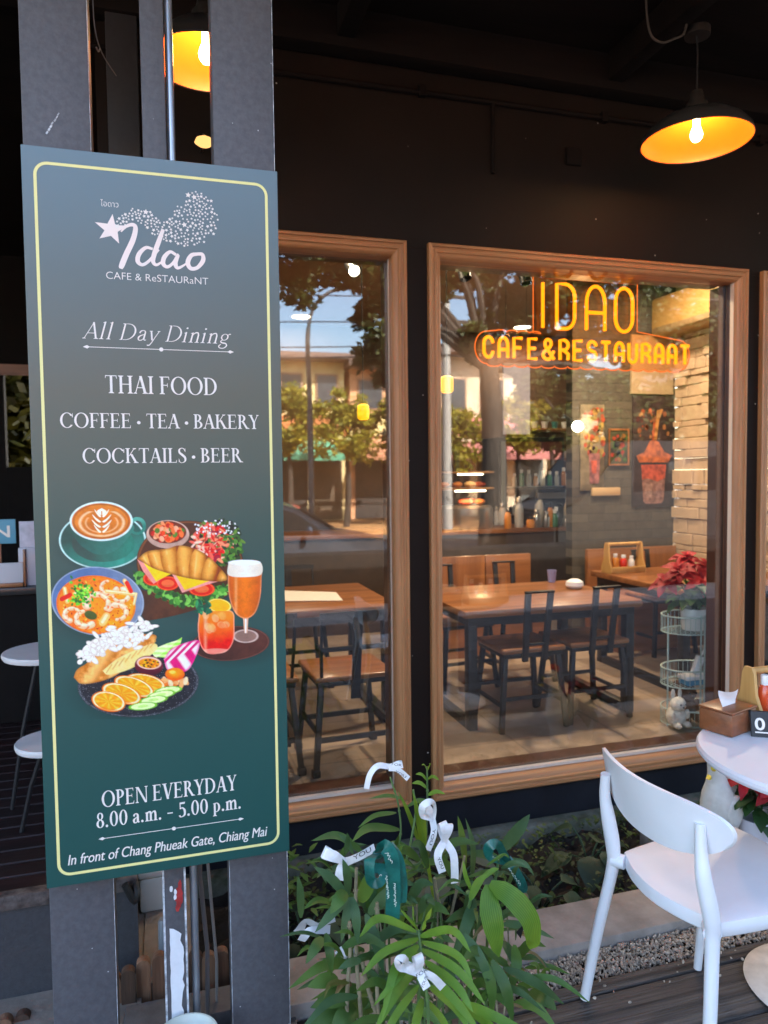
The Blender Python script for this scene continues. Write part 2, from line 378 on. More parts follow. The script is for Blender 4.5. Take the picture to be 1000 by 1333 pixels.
# ================================================================== the cafe building
ROOM_X0, ROOM_X1, WALL_L = -.11, 4.4, -.11
bl = thing('cafe_building', 'dark brown cafe front with large wooden framed windows and warm room inside', 'building', (2, 3.1, 0))
FW = [(-.06, 1.034), (1.136, 2.846), (2.938, 4.42)]; FZ0, FZ1 = .075, 2.568
b = MB()                                     # front wall: pieces butted round the openings
b.box((WALL_L, 3.1, FZ1-.02), (14, 3.26, 3.6))
xs = [WALL_L] + [v for f in FW for v in (f[0]+.02, f[1]-.02)] + [14]
for i in range(0, len(xs), 2): b.box((xs[i], 3.1, FZ0+.02), (xs[i+1], 3.26, FZ1-.0205))
b.build('front_wall', M_WALL, bl)
MB().box((WALL_L, 3.0995, -.2), (14, 3.26, FZ0+.0195)).build('plinth', M_PLINTH, bl)
MB().box((-.09, 3.02, -.2), (14, 3.099, -.085), .01).build('footing_ledge', mat('mossy_concrete', (.20, .20, .165), .9, col2=(.05, .06, .03), vscale=7, bump=.5), bl)
def molding(x0, x1, z0, z1, name):
    """a mitred window frame: the same stepped profile swept round the opening"""
    prof = [(0, -.000), (0, -.028), (.006, -.034), (.014, -.034), (.017, -.026), (.023, -.024), (.028, -.028), (.036, -.028), (.041, -.020), (.050, -.016), (.057, -.010), (.062, 0), (.062, .075)]
    out = []
    for side in range(4):
        b = MB(); A = []; B = []
        for t, d in prof:
            yy = 3.1+d
            if side == 0: p, q = (x0+t, yy, z1-t), (x1-t, yy, z1-t)
            if side == 1: p, q = (x1-t, yy, z1-t), (x1-t, yy, z0+t)
            if side == 2: p, q = (x1-t, yy, z0+t), (x0+t, yy, z0+t)
            if side == 3: p, q = (x0+t, yy, z0+t), (x0+t, yy, z1-t)
            A.append(b.b.verts.new(p)); B.append(b.b.verts.new(q))
        for i in range(len(A)-1): b.b.faces.new((A[i], A[i+1], B[i+1], B[i]))
        out.append((b, M_FRAME['x'] if side in (0, 2) else M_FRAME['z']))
    return out
GLASS = pane_mat('window_glass', 1.52, (.96, .97, .96), 1.9, .012)
M_SILVER = mat('pale_sealing_strip', (.60, .50, .42), .5)
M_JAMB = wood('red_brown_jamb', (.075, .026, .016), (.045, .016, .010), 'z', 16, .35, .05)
for wi, (x0, x1) in enumerate(FW):
    # one frame mesh per window, two slots for the grain direction
    me = bmesh.new(); fr = MB()
    mb = MB(); sides = molding(x0, x1, FZ0, FZ1, 'f')
    me_all = bpy.data.meshes.new('frame'); bm = bmesh.new()
    for k, (sb, mm) in enumerate(sides):
        tmp = bpy.data.meshes.new('t'); bmesh.ops.recalc_face_normals(sb.b, faces=sb.b.faces)
        for f in sb.b.faces: f.material_index = k % 2
        sb.b.to_mesh(tmp); sb.b.free(); bm.from_mesh(tmp)
    bm.to_mesh(me_all); bm.free()
    fo = link('window_frame', me_all, [M_FRAME['x'], M_FRAME['z']], bl)
    a, c, d, e = x0+.062, x1-.062, FZ0+.063, FZ1-.063
    MB().box((a, GY-.002, d), (c, GY+.002, e)).build('pane', GLASS, fo, smooth=0)
    # pale strips and the dark inner reveal of the opening
    s_ = MB(); sw = .003; s_.box((c-sw, 3.103 if wi == 1 else GY-.018, d+.016), (c-.0005, 3.127 if wi == 1 else GY-.003, e-.001)); s_.box((a, GY-.025, d+.0005), (c-sw-.001, GY-.003, d+.015)); s_.box((a+.0005, GY-.02, d+.019), (a+.008, GY-.003, e-.001))
    s_.build('sealing_strip', M_SILVER, fo)
    j = MB(); jw = .016 if wi == 1 else .002;
    if wi == 1: j.box((c-.003, 3.1275, d+.016), (c-.0005, GY-.003, e-.001))
    j.box((c-jw, GY+.004, d), (c+.06, GY+.105, e)); j.box((a-.06, GY+.004, d-.01), (a+.006, GY+.105, e)); j.box((a+.0065, GY+.004, e+.002), (c-jw-.0005, GY+.105, e+.06)); j.box((a+.0065, GY+.004, d-.06), (c-jw-.0005, GY+.105, d+.022))
    j.build('inner_jamb', M_JAMB, fo)
# room shell
M_FLOOR = brick_mat('tan_floor_tile', (.36, .27, .20), (.32, .24, .18), (.24, .18, .14), .6, .6, rough=.35, bump=.08, axis='xy', off=0, msize=.012)
M_CREAM = mat('warm_plaster', (.16, .10, .06), .8, var=.06, vscale=2)
M_BRICKD = brick_mat('dark_slate_brick', (.060, .048, .036), (.085, .07, .052), (.02, .017, .014), .32, .075, bump=.8, axis='xz')
MB().box((ROOM_X0, 3.262, -.1), (6, 9.2, .10)).build('interior_floor', M_FLOOR, bl)
MB().box((ROOM_X0, 3.262, 3.2), (6, 9.2, 3.3)).build('interior_ceiling', mat('brown_ceiling', (.26, .15, .085), .7, var=.1, vscale=2), bl)
MB().box((3.36, 5.6, .101), (ROOM_X1-.001, 5.7, 3.199)).build('brick_wall', M_BRICKD, bl)
MB().box((ROOM_X0+.1, 8.0, .101), (6, 8.1, 3.199)).build('back_wall', mat('brown_back_wall', (.095, .052, .03), .75, var=.2, vscale=3), bl)
MB().box((ROOM_X0, 3.263, .101), (ROOM_X0+.095, 8.1, 3.199)).build('end_wall', MATS['warm_plaster'], bl)
b = MB(); random.seed(12)                    # split-faced stone wall, stone by stone
z = .10
while z < 3.19:
    h = random.choice((.05, .075, .10, .13)); h = min(h, 3.199-z); y = 3.27
    while y < 5.6:
        L = random.choice((.12, .2, .28, .38)); d = random.uniform(.004, .045)
        hh = h-.004
        b.box((ROOM_X1-d, y, z), (ROOM_X1+.1, min(y+L-.004, 5.598), z+hh), .006, 1); y += L
    z += h
b.build('stone_wall', mat('cream_split_stone', (.44, .31, .20), .85, var=.12, vscale=5, bump=.5, bscale=18), bl)
# cream board panel above the poster corner, bench dado
MB().box((3.93, 5.575, 2.24), (4.36, 5.598, 2.75)).build('cream_panel', mat('cream_board', (.34, .24, .14), .7), bl)
# veranda: roof deck, beams, rear wall with an opening onto a garden
b = MB(); b.box((-6, .72, 3.46), (14, 9.3, 3.6)); b.build('roof', M_DARKWOOD, bl)  # right end run on out of view to shade the pavement
for yy, x0, x1 in ((3.0, -6, 13.9), (.85, -6, 13.9)):
    MB().box((x0, yy, 3.30), (x1, yy+.09, 3.459), .006).build('beam', M_DARKWOOD, bl)
for xx in (-1.9, -.6, .72, 1.98, 3.25, 4.5, 5.8, 7.1, 8.4, 9.7, 11, 12.3):
    MB().box((xx, .95, 3.335), (xx+.075, 2.998, 3.458), .006).build('rafter', M_DARKWOOD, bl)
b = MB(); b.tube(bez([(1.852, 2.55, 3.455), (1.856, 2.55, 3.345), (1.877, 2.55, 3.267), (1.927, 2.55, 3.248), (1.984, 2.55, 3.271), (2.034, 2.55, 3.31), (2.05, 2.55, 3.455)], 6), .0045, 8)
tag(b.build('ceiling_cable', mat('dusty_cable', (.045, .036, .03), .7)), 'dusty loop of cable hanging from the rafter beside the right pendant lamp', 'cable')
b = MB(); b.tube([(-.4, 3.085, 3.20), (3.6, 3.085, 3.22)], .012, 8); b.tube([(1.45, 3.085, 3.21), (1.45, 3.087, 2.9)], .009, 8)
for x in (.2, 1.1, 2.0, 2.9): b.box((x, 3.07, 3.19), (x+.03, 3.099, 3.235))
tag(b.build('wall_conduit', M_DARKWOOD), 'dark conduit clipped along the top of the cafe wall', 'conduit')
tag(MB().box((1.82, 3.082, 2.98), (1.90, 3.099, 3.06), .006).build('junction_box', M_DARKWOOD), 'small dark junction box high on the cafe wall', 'junction box')
M_DK = mat('black_veranda_wall', (.006, .005, .005), .85, var=.3, spec=.2)
b = MB(); b.box((-6, 7, .0), (-1.285, 7.1, 3.45)); b.box((-1.0, 7, 0), (-.112, 7.1, 3.45)); b.box((-1.2845, 7, 0), (-1.0005, 7.1, 1.66)); b.box((-1.2845, 7, 2.5), (-1.0005, 7.1, 3.45)); b.box((-6, 3.5, 0), (-5.9, 6.99, 3.45))
b.build('veranda_wall', M_DK, bl)
MB().box((-1.38, 6.95, 2.44), (-1.0, 6.999, 2.53)).build('lintel', wood('veranda_lintel', (.25, .12, .08), (.14, .07, .05), 'x'), bl)
MB().box((-.2095, 3.1, .28), (-.1105, 6.99, 3.45)).build('veranda_side_wall', M_WALL, bl)

# ================================================================== posts that carry the signboard
def post(x0, x1, y0, y1, label, mat_=M_POST, z1=3.459, name='steel_post', z0=-.03, edge=True):
    r = thing(name, label, 'post', ((x0+x1)/2, (y0+y1)/2, z0), group='steel posts of the veranda')
    MB().box((x0, y0, z0), (x1, y1, z1), .004, 2).build('shaft', mat_, r)
    MB().box((x0-.03, y0-.02, z0-.02), (x1+.03, y1+.03, z0+.006), .002).build('base_plate', mat_, r); return r
p_l = post(-.303, -.150, 1.985, 2.075, 'wide grey steel post behind the signboard, on the terrace side')
p_r = post(.146, .302, 1.985, 2.075, 'wide grey steel post behind the signboard, on the window side')
p_m = post(-.028, .030, 2.0, 2.06, 'slim grey steel post with peeled red paint and a torn white paper')
p_d = post(-.165, -.052, 3.02, 3.085, 'dark rear post standing against the corner of the cafe wall', mat('dark_grey_paint', (.03, .029, .033), .55, var=.1, vscale=40), z0=-.05)
# worn bright edges of the right and slim posts
M_WORN = mat('worn_zinc_edge', (.45, .47, .50), .5, var=.5, vscale=50)
MB().box((.302, 1.9865, 0), (.3035, 1.992, 2.9)).build('worn_edge', M_WORN, p_r); MB().box((.145, 1.9865, 0), (.1462, 1.991, .56)).build('worn_edge', M_WORN, p_r)
MB().box((-.1502, 1.9865, 0), (-.149, 1.992, 2.9)).build('worn_edge', M_WORN, p_l)
b = MB(); b.box((-.0292, 1.999, 0), (-.024, 2.0005, .56)); b.box((.026, 1.999, 0), (.0312, 2.0005, .56)); b.build('worn_edge', M_WORN, p_m)
random.seed(3)
b = MB(); e1 = [(-.014+random.uniform(-.001, .001), 1.9985, z) for z in np.linspace(.1, .355, 14)]; e2 = [(.016+random.uniform(-.004, .003)+(.004 if .18 < z < .3 else 0), 1.9985, z) for z in np.linspace(.335, .1, 14)]
b.poly(e1+[(-.004, 1.9985, .352), (.008, 1.9985, .343)]+e2); b.build('torn_paper', mat('white_paper', (.72, .73, .76), .8, var=.05, vscale=30), p_m, recalc=False)
b = MB()
for k in range(16):
    cx, cz = random.uniform(.002, .020), random.uniform(.385, .475); s = random.uniform(.006, .014)
    b.poly([(cx+s*.4*math.cos(a)*random.uniform(.6, 1.2), 1.9982-k*.00003, cz+s*1.5*math.sin(a)*random.uniform(.6, 1.2)) for a in np.linspace(0, 6.28, 9)[:-1]])
b.build('paint_patch', mat('red_paint', (.38, .03, .03), .6, var=.3, vscale=40), p_m, recalc=False)
b = MB()
for k in range(4):
    cx, cz = random.uniform(-.01, .004), random.uniform(.43, .485); s = .008
    b.poly([(cx+s*.5*math.cos(a), 1.9975-k*.00003, cz+s*1.1*math.sin(a)*random.uniform(.6, 1.2)) for a in np.linspace(0, 6.28, 9)[:-1]])
b.build('torn_paper', MATS['white_paper'], p_m, recalc=False)
b = MB(); b.tube(bez([(-.139, 2.04, 2.78), (-.137, 2.05, 2.70), (-.125, 2.1, 2.665), (-.095, 2.2, 2.66)], 6), .0016, 5); b.tube(bez([(-.128, 2.09, 2.668), (-.132, 2.08, 2.655), (-.136, 2.07, 2.66)], 4), .0022, 5)
tag(b.build('cobweb', mat('dusty_web', (.16, .15, .15), .9)), 'dusty strand of cobweb stretched beside the wide post on the terrace side', 'cobweb')
b = MB(); rn_ = random.Random(5)
for k in range(7): x = -.250+.0045*k+rn_.uniform(-.001, .001); z = 2.393+.0078*k; b.bar((x, 1.9843, z), (x+.0038, 1.9843, z+.0062), rn_.uniform(.002, .0045), .0008, (0, 1, 0))
b.build('scratch', M_WORN, p_l)
M_PIPE = mat('galvanised_pipe', (.50, .53, .58), .3, metal=.75, var=.1, vscale=8)
tag(MB().tube([(.042, 2.03, 3.45), (.042, 2.03, 1.2), (.052, 2.03, .5), (.052, 2.03, -.03)], .0105, 14).build('conduit_pipe', M_PIPE), 'straight galvanised conduit pipe beside the slim post', 'pipe', )
tag(MB().tube([(.070, 2.12, 2.2), (.075, 2.12, .6), (.072, 2.12, .42), (.088, 2.13, .2), (.085, 2.13, -.03)], .0065, 8).build('water_hose', mat('grey_hose', (.16, .15, .15), .5)), 'thin grey hose hanging behind the slim post', 'hose')
tag(MB().tube([(.10, 2.2, 1.2), (.104, 2.2, .6), (.098, 2.2, .42), (.118, 2.21, .1), (.116, 2.22, -.05)], .0045, 8).build('cable', mat('pale_cable', (.25, .24, .23), .6)), 'pale cable hanging between the slim and the wide post', 'cable')
tag(MB().lathe([(0, .11), (.014, .11), (.018, .10), (.018, -.05)], (-.036, 2.5, -.02), 16).build('drain_pipe', mat('grey_pvc', (.22, .24, .26), .4)), 'short capped grey drain pipe behind the slim post', 'pipe')
t = thing('storage_box', 'white plastic storage box standing by the foot of the cafe wall', 'box', (-.075, 2.9, -.055))
MB().box((-.122, 2.80, -.055), (-.028, 2.95, .075), .012).build('body', mat('cream_plastic', (.62, .62, .58), .5), t)
MB().box((-.126, 2.796, .0755), (-.024, 2.954, .10), .008).build('lid', MATS['cream_plastic'], t)
b = MB(); b.tube(bez([(-.20, 2.62, .30), (-.15, 2.56, .285), (-.118, 2.455, .24), (-.12, 2.44, .20), (-.15, 2.44, .26)], 5), .012); tag(b.build('garden_hose', mat('black_hose', (.01, .01, .01), .5)), 'black garden hose hanging over the terrace corner', 'hose')
# low picket edging
for k, (x, h, d) in enumerate([(-.49, -.03, .0), (-.445, -.04, .02), (-.235, .02, 0), (-.185, .03, .01), (-.142, .046, .0), (-.098, .055, .02), (-.05, .074, .0), (.06, .05, .01), (.1, .045, 0), (.142, .038, .02), (.19, .03, 0), (.24, .02, .02), (.315, .05, .0)]):
    b = MB(); yy = 2.33+d; W_ = .021
    out = [(x-W_, yy, -.1), (x+W_, yy, -.1)] + [(x+W_*math.cos(a), yy, h-W_+W_*math.sin(a)) for a in np.linspace(0, math.pi, 9)]
    b.prism(out, (0, .03, 0))
    lab = ['pale worn', 'mid brown', 'dark brown', 'reddish brown'][k % 4]
    tag(b.build('picket', wood('picket_wood_%d' % (k % 3), [(.22, .11, .06), (.12, .06, .035), (.3, .16, .09)][k % 3], [(.1, .05, .03), (.05, .03, .02), (.14, .07, .04)][k % 3], 'z', 30, .8, .4)), 'short rounded wooden picket of the low edging behind the posts', 'picket', 'pickets of the low wooden edging')
# pale green bowl on a stand in front of the slim post
t = thing('bowl_planter', 'pale green ceramic bowl standing below the torn white paper', 'bowl', (.02, 1.9, -.02))
MB().lathe([(0, .085), (.045, .088), (.066, .105), (.076, .124), (.080, .125), (.081, .120), (.070, .09), (.05, .06), (.03, .045), (.03, -.0), (.055, -.012), (.055, -.02), (0, -.02)], (.022, 1.9, .0), 40).build('bowl', mat('celadon_glaze', (.50, .53, .47), .3, var=.05), t)
# ================================================================== lettering
class Pen:
    """draws flat shapes on the board: x to the right, z up, each piece a hair in front of the last"""
    def __init__(s, y): s.m = MB(); s.y = y; s.k = 0
    def shape(s, pts):
        s.k += 1; yy = s.y - (s.k % 24)*6e-6
        s.m.poly([(p[0], yy, p[1]) for p in pts])
    def quadstrip(s, L, Rr):
        s.k += 1; yy = s.y - (s.k % 24)*6e-6
        a = [s.m.b.verts.new((p[0], yy-i*1.5e-6, p[1])) for i, p in enumerate(L)]; c = [s.m.b.verts.new((p[0], yy-i*1.5e-6, p[1])) for i, p in enumerate(Rr)]
        for i in range(len(a)-1):
            try: s.m.b.faces.new((a[i], a[i+1], c[i+1], c[i]))
            except Exception: pass
    def stroke(s, pts, wid):
        P = np.array([p[:2] for p in pts], float); n = len(P)
        W = np.array(wid if hasattr(wid, '__len__') else [wid]*n, float)/2
        T = np.gradient(P, axis=0); T /= np.linalg.norm(T, axis=1)[:, None]+1e-12; N = np.stack([-T[:, 1], T[:, 0]], 1)
        s.quadstrip(P+N*W[:, None], P-N*W[:, None])
    def disc(s, cx, cz, r, n=20, rz=None): s.shape([(cx+r*math.cos(a), cz+(rz or r)*math.sin(a)) for a in np.linspace(0, 2*math.pi, n+1)[:-1]])
    def star(s, cx, cz, r, rot=0, k=5, inner=.45, sx=1):
        s.shape([(cx+sx*(r if i % 2 == 0 else r*inner)*math.cos(rot+math.pi*i/k), cz+(r if i % 2 == 0 else r*inner)*math.sin(rot+math.pi*i/k)) for i in range(2*k)])
    def build(s, name, m, parent): return s.m.build(name, m, parent, smooth=0)

class Serif:
    """an old-style serif letter set drawn stroke by stroke; cap height 1"""
    def __init__(s, S=.135, t=.045, sl=.085, sh=.03): s.S, s.t, s.sl, s.sh = S, t, sl, sh
    def rect(s, x0, y0, x1, y1): s.o.append([(x0, y0), (x1, y0), (x1, y1), (x0, y1)])
    def serif(s, x, w, y, up, l=1, r=1):
        h = s.sh*up; e = s.sl
        s.o.append([(x-e*l, y), (x+w+e*r, y), (x+w+e*r, y+h*.7), (x+w, y+h*2.6), (x, y+h*2.6), (x-e*l, y+h*.7)])
    def stem(s, x, y0=0, y1=1, b=1, t=1, w=None, bl=1, br=1, tl=1, tr=1):
        w = w or s.S; s.rect(x, y0, x+w, y1)
        if b: s.serif(x, w, y0, 1, bl, br)
        if t: s.serif(x, w, y1, -1, tl, tr)
    def hb(s, x0, x1, y, ser=0):
        s.rect(x0, y-s.t/2, x1, y+s.t/2)
        if ser: s.o.append([(x1-s.t, y-s.t/2*ser), (x1, y-s.t/2*ser), (x1+.01, y-ser*.17), (x1-.012, y-ser*.17)])
    def diag(s, x0, y0, x1, y1, w): s.o.append([(x0, y0), (x0+w, y0), (x1+w, y1), (x1, y1)])
    def ring(s, cx, cy, rx, ry, a0=0, a1=360, wx=None, wy=None, n=30, tilt=0):
        wx = wx or s.S*1.05; wy = wy or s.t; A = np.radians(np.linspace(a0, a1, n)); 
        out = [(cx+rx*math.cos(a), cy+ry*math.sin(a)) for a in A]; inn = [(cx+(rx-wx)*math.cos(a+tilt), cy+(ry-wy)*math.sin(a+tilt)) for a in A]
        s.o.append(('strip', out, inn))
    def pth(s, pts, n=8):
        q = np.array(bez(pts, n)); s.o.append(('stroke', q[:, :2], q[:, 2]))
    def dot(s, x, y, r): s.o.append([(x+r*math.cos(a), y+r*math.sin(a)) for a in np.linspace(0, 2*math.pi, 15)[:-1]])
    def glyph(s, c):
        s.o = []; S, t = s.S, s.t; wd = .6
        if c == ' ': wd = .25
        elif c == 'A': s.diag(.05, 0, .345, 1, t*1.1); s.diag(.72-S*1.1-.02, 0, .30, 1.0, S*1.1); s.hb(.16, .55, .34); s.serif(.05, t, 0, 1); s.serif(.70-S*1.1, S*1.1, 0, 1); wd = .74
        elif c == 'B': s.stem(.09, br=0, tr=0); s.ring(.25, .755, .27, .245, -90, 90); s.ring(.26, .265, .33, .265, -90, 90); s.hb(.2, .27, 1-t/2); s.hb(.2, .27, .52); s.hb(.2, .27, t/2); wd = .64
        elif c == 'C': s.ring(.44, .5, .42, .52, 38, 322); s.o.append([(.74, .70), (.79, .70), (.79, .99), (.755, .93)]); wd = .82
        elif c == 'D': s.stem(.09, br=0, tr=0); s.ring(.30, .5, .47, .5, -90, 90); s.hb(.2, .31, 1-t/2); s.hb(.2, .31, t/2); wd = .82
        elif c == 'E': s.stem(.09, br=0, tr=0); s.hb(.2, .56, 1-t/2, 1); s.hb(.2, .48, .52); s.o.append([(.45, .41), (.48, .41), (.48, .63), (.45, .63)]); s.hb(.2, .60, t/2, -1); wd = .66
        elif c == 'F': s.stem(.09, tr=0); s.hb(.2, .56, 1-t/2, 1); s.hb(.2, .47, .51); s.o.append([(.44, .40), (.47, .40), (.47, .62), (.44, .62)]); wd = .60
        elif c == 'H': s.stem(.09); s.stem(.60); s.hb(.2, .62, .52); wd = .84
        elif c == 'I': s.stem(.1); wd = .34
        elif c == 'K': s.stem(.09); s.diag(.22, .47, .55, 1, t*1.2); s.diag(.60, 0, .30, .60, S*1.15); s.serif(.56, t*1.2, 1, -1); s.serif(.60, S*1.1, 0, 1); wd = .80
        elif c == 'L': s.stem(.09, br=0); s.hb(.2, .57, t/2, -1); wd = .62
        elif c == 'N': s.stem(.09, w=t*1.1, tr=0); s.diag(.70-t, -.02, .08, 1, S*1.05); s.stem(.72, b=0, w=t*1.1); wd = .86
        elif c == 'O': s.ring(.46, .5, .44, .52); wd = .92
        elif c == 'P': s.stem(.09, tr=0); s.ring(.26, .73, .30, .27, -90, 90); s.hb(.2, .27, 1-t/2); s.hb(.2, .27, .46+t/2); wd = .60
        elif c == 'R': s.stem(.09, tr=0); s.ring(.26, .75, .28, .25, -90, 90); s.hb(.2, .27, 1-t/2); s.hb(.2, .27, .50+t/2); s.diag(.58, 0, .28, .52, S*1.1); s.serif(.58, S*1.1, 0, 1, .2, 1); wd = .74
        elif c == 'S': s.pth([(.47, .80, t), (.40, .95, t*1.2), (.26, 1.0, t), (.11, .90, S*.8), (.12, .70, S), (.30, .53, S*1.15), (.46, .36, S*1.1), (.48, .14, S*.8), (.34, .01, t), (.16, .02, t), (.08, .2, t)]); s.o.append([(.47, .74), (.50, .74), (.50, 1.0), (.47, .96)]); s.o.append([(.06, .02), (.09, .04), (.09, .28), (.06, .28)]); wd = .57
        elif c == 'T': s.stem(.29, t=0); s.hb(.04, .66, 1-t/2, 1); s.o.append([(.04, 1-t/2), (.04+t, 1-t/2), (.052, .83), (.03, .83)]); wd = .70
        elif c == 'V': s.diag(.30, 0, .06, 1, S*1.1); s.diag(.34, 0, .62, 1, t*1.1); s.serif(.06, S*1.1, 1, -1); s.serif(.62, t, 1, -1); wd = .74
        elif c == 'Y': s.stem(.29, 0, .48, t=0); s.diag(.29, .44, .05, 1, S*1.05); s.diag(.36, .46, .58, 1, t*1.15); s.serif(.05, S, 1, -1); s.serif(.58, t, 1, -1, .8, .8); wd = .70
        elif c == 'l': s.stem(.08, 0, 1.06, t=0); s.o.append([(.0, 1.0), (.08, 1.02), (.08+S, 1.06), (.08, .96)]); wd = .30
        elif c == 'i': s.stem(.08, 0, .64, t=0); s.o.append([(.0, .58), (.08, .60), (.08+S, .65), (.08, .54)]); s.dot(.08+S/2, .88, S*.62); wd = .30
        elif c == 'n': s.stem(.08, 0, .62, t=0); s.o.append([(.0, .58), (.08, .6), (.08+S, .64), (.08, .54)]); s.pth([(.08+S*.8, .46, t), (.24, .60, t*1.6), (.38, .62, S*.9), (.44, .48, S)]); s.stem(.44-S/2, 0, .48, t=0); wd = .58
        elif c == 'm': s.stem(.08, 0, .62, t=0); s.o.append([(.0, .58), (.08, .6), (.08+S, .64), (.08, .54)]); s.pth([(.08+S*.8, .46, t), (.24, .60, t*1.6), (.38, .62, S*.9), (.43, .48, S)]); s.stem(.43-S/2, 0, .48, t=0); s.pth([(.47, .46, t), (.58, .60, t*1.6), (.72, .62, S*.9), (.77, .48, S)]); s.stem(.77-S/2, 0, .48, t=0); wd = .92
        elif c == 'p': s.stem(.08, -.30, .62, t=0); s.o.append([(.0, .58), (.08, .6), (.08+S, .64), (.08, .54)]); s.ring(.28, .31, .28, .33, -130, 130); wd = .60
        elif c == 'a': s.pth([(.09, .46, S*.9), (.14, .58, t*1.8), (.26, .62, t*1.2), (.36, .55, S*.8), (.37, .38, S), (.37, .14, S), (.42, .03, t*1.4), (.50, .06, t)]); s.pth([(.36, .38, t), (.20, .32, t*1.5), (.09, .20, S), (.12, .04, S*.7), (.25, .02, t*1.3), (.36, .13, t)]); wd = .52
        elif c == 'y': s.diag(.20, .04, .04, .62, S*1.0); s.pth([(.50, .62, t*1.1), (.36, .24, t*1.1), (.26, -.06, t*1.3), (.16, -.26, t*1.6), (.04, -.27, S*.8)]); s.serif(.04, S, .62, -1, .6, .6); s.serif(.46, t, .62, -1, .8, .8); wd = .56
        elif c == 'g': s.ring(.25, .42, .20, .21, 0, 360, wx=S*.85); s.pth([(.17, .24, t), (.09, .14, t*1.6), (.18, .06, S*.9), (.38, .02, S*.9), (.46, -.12, S*.8), (.34, -.27, t*1.4), (.14, -.27, t*1.4), (.05, -.16, t*1.8), (.14, -.02, t)]); s.pth([(.40, .55, t), (.48, .62, S*.6), (.54, .60, S*.6)]); wd = .53
        elif c == 'f': wd = .4
        elif c == '0': s.ring(.31, .5, .29, .52); wd = .62
        elif c == '8': s.ring(.29, .76, .22, .25, wx=S*.9); s.ring(.29, .26, .27, .28, wx=S*1.05); wd = .58
        elif c == '5': s.pth([(.08, .10, S*.9), (.14, .0, t*1.5), (.28, -.01, t*1.3), (.46, .12, S*.9), (.46, .42, S), (.30, .60, t*1.6), (.11, .54, t*1.2)]); s.rect(.11, .54, .11+t*1.2, .97); s.o.append([(.11, .86), (.47, .86), (.52, 1.0), (.11, .98)]); wd = .58
        elif c == '.': s.dot(.12, .07, S*.62); wd = .26
        elif c == '-': s.hb(.06, .46, .34); s.hb(.06, .46, .365); wd = .52
        elif c == '*': s.dot(.15, .38, .115); wd = .30
        return s.o, wd
    def line(s, pen, text, x0, x1, z, h, shear=0, gap=.03, ang=0):
        """set text so that it runs from x0 to x1 with cap height h on baseline z"""
        gl = [s.glyph(c) for c in text]; tot = sum(g_[1]+gap for g_ in gl)-gap; k = (x1-x0)/tot; x = 0
        f = lambda p: (x0+(p[0]+x)*k+shear*p[1]*h, z+p[1]*h)
        for shapes, wd in gl:
            for q in shapes:
                if q and q[0] == 'strip': pen.quadstrip([f(p) for p in q[1]], [f(p) for p in q[2]])
                elif q and q[0] == 'stroke':
                    P = [f(p) for p in q[1]]; pen.stroke(P, q[2]*(h*.55+k*.45))
                else: pen.shape([f(p) for p in q])
            x += wd+gap

def sans(text, parent, m, x0, x1, z, h, y, shear=0, bold=0, name='lettering', xscale=None):
    """a line in Blender's own sans letters, fitted between x0 and x1"""
    c = bpy.data.curves.new(name, 'FONT'); c.body = text; c.shear = shear; c.offset = bold; c.fill_mode = 'FRONT' if hasattr(c, 'fill_mode') else None; c.resolution_u = 5
    o = bpy.data.objects.new('tmp', c); COL.objects.link(o); dg = bpy.context.evaluated_depsgraph_get(); dg.update()
    me = bpy.data.meshes.new_from_object(o.evaluated_get(dg)); bpy.data.objects.remove(o)
    co = np.empty(len(me.vertices)*3); me.vertices.foreach_get('co', co); co = co.reshape(-1, 3)
    mn, mx = co.min(0), co.max(0); sx = (x1-x0)/(mx[0]-mn[0]); sz = h/(c.size*.70)
    n = np.stack([x0+(co[:, 0]-mn[0])*sx, np.full(len(co), y), z+co[:, 1]*sz], 1)
    me.vertices.foreach_set('co', n.ravel().astype(np.float32)); me.name = name
    for f in me.polygons: pass
    return link(name, me, m, parent)

# ================================================================== the signboard
SY = 1.935
def board_mat():
    m = bpy.data.materials.new('printed_board_sheen'); m.use_nodes = True; t = m.node_tree; b = t.nodes['Principled BSDF']
    tc = t.nodes.new('ShaderNodeTexCoord'); sp = t.nodes.new('ShaderNodeSeparateXYZ'); t.links.new(tc.outputs['Object'], sp.inputs[0])
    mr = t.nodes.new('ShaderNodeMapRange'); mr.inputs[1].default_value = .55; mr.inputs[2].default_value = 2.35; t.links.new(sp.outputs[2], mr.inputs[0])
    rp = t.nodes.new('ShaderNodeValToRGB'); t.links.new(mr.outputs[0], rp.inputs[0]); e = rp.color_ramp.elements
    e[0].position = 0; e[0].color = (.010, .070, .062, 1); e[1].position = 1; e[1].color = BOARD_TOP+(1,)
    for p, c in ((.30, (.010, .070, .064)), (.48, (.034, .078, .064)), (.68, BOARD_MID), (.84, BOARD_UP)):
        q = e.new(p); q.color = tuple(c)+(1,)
    at_ = t.nodes.new('ShaderNodeAttribute'); at_.attribute_name = 'ink'
    mx = t.nodes.new('ShaderNodeMix'); mx.data_type = 'RGBA'; t.links.new(at_.outputs['Alpha'], mx.inputs[0]); t.links.new(rp.outputs[0], mx.inputs[6]); t.links.new(at_.outputs['Color'], mx.inputs[7])
    PRINT['bg'] = (t, b, rp, mx)
    return m, t, b, rp, mx
BOARD_TOP, BOARD_UP, BOARD_MID = (.120, .185, .220), (.098, .130, .130), (.092, .099, .075)  # pale blue top and grey-green middle put sky and street sheen into the colour
PRINT = {}
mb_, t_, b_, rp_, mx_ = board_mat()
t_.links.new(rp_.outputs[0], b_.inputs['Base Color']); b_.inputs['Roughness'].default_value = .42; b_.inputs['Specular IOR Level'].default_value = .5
mf_, t_, b_, rp_, mx_ = board_mat(); mf_.name = 'printed_food_ink'
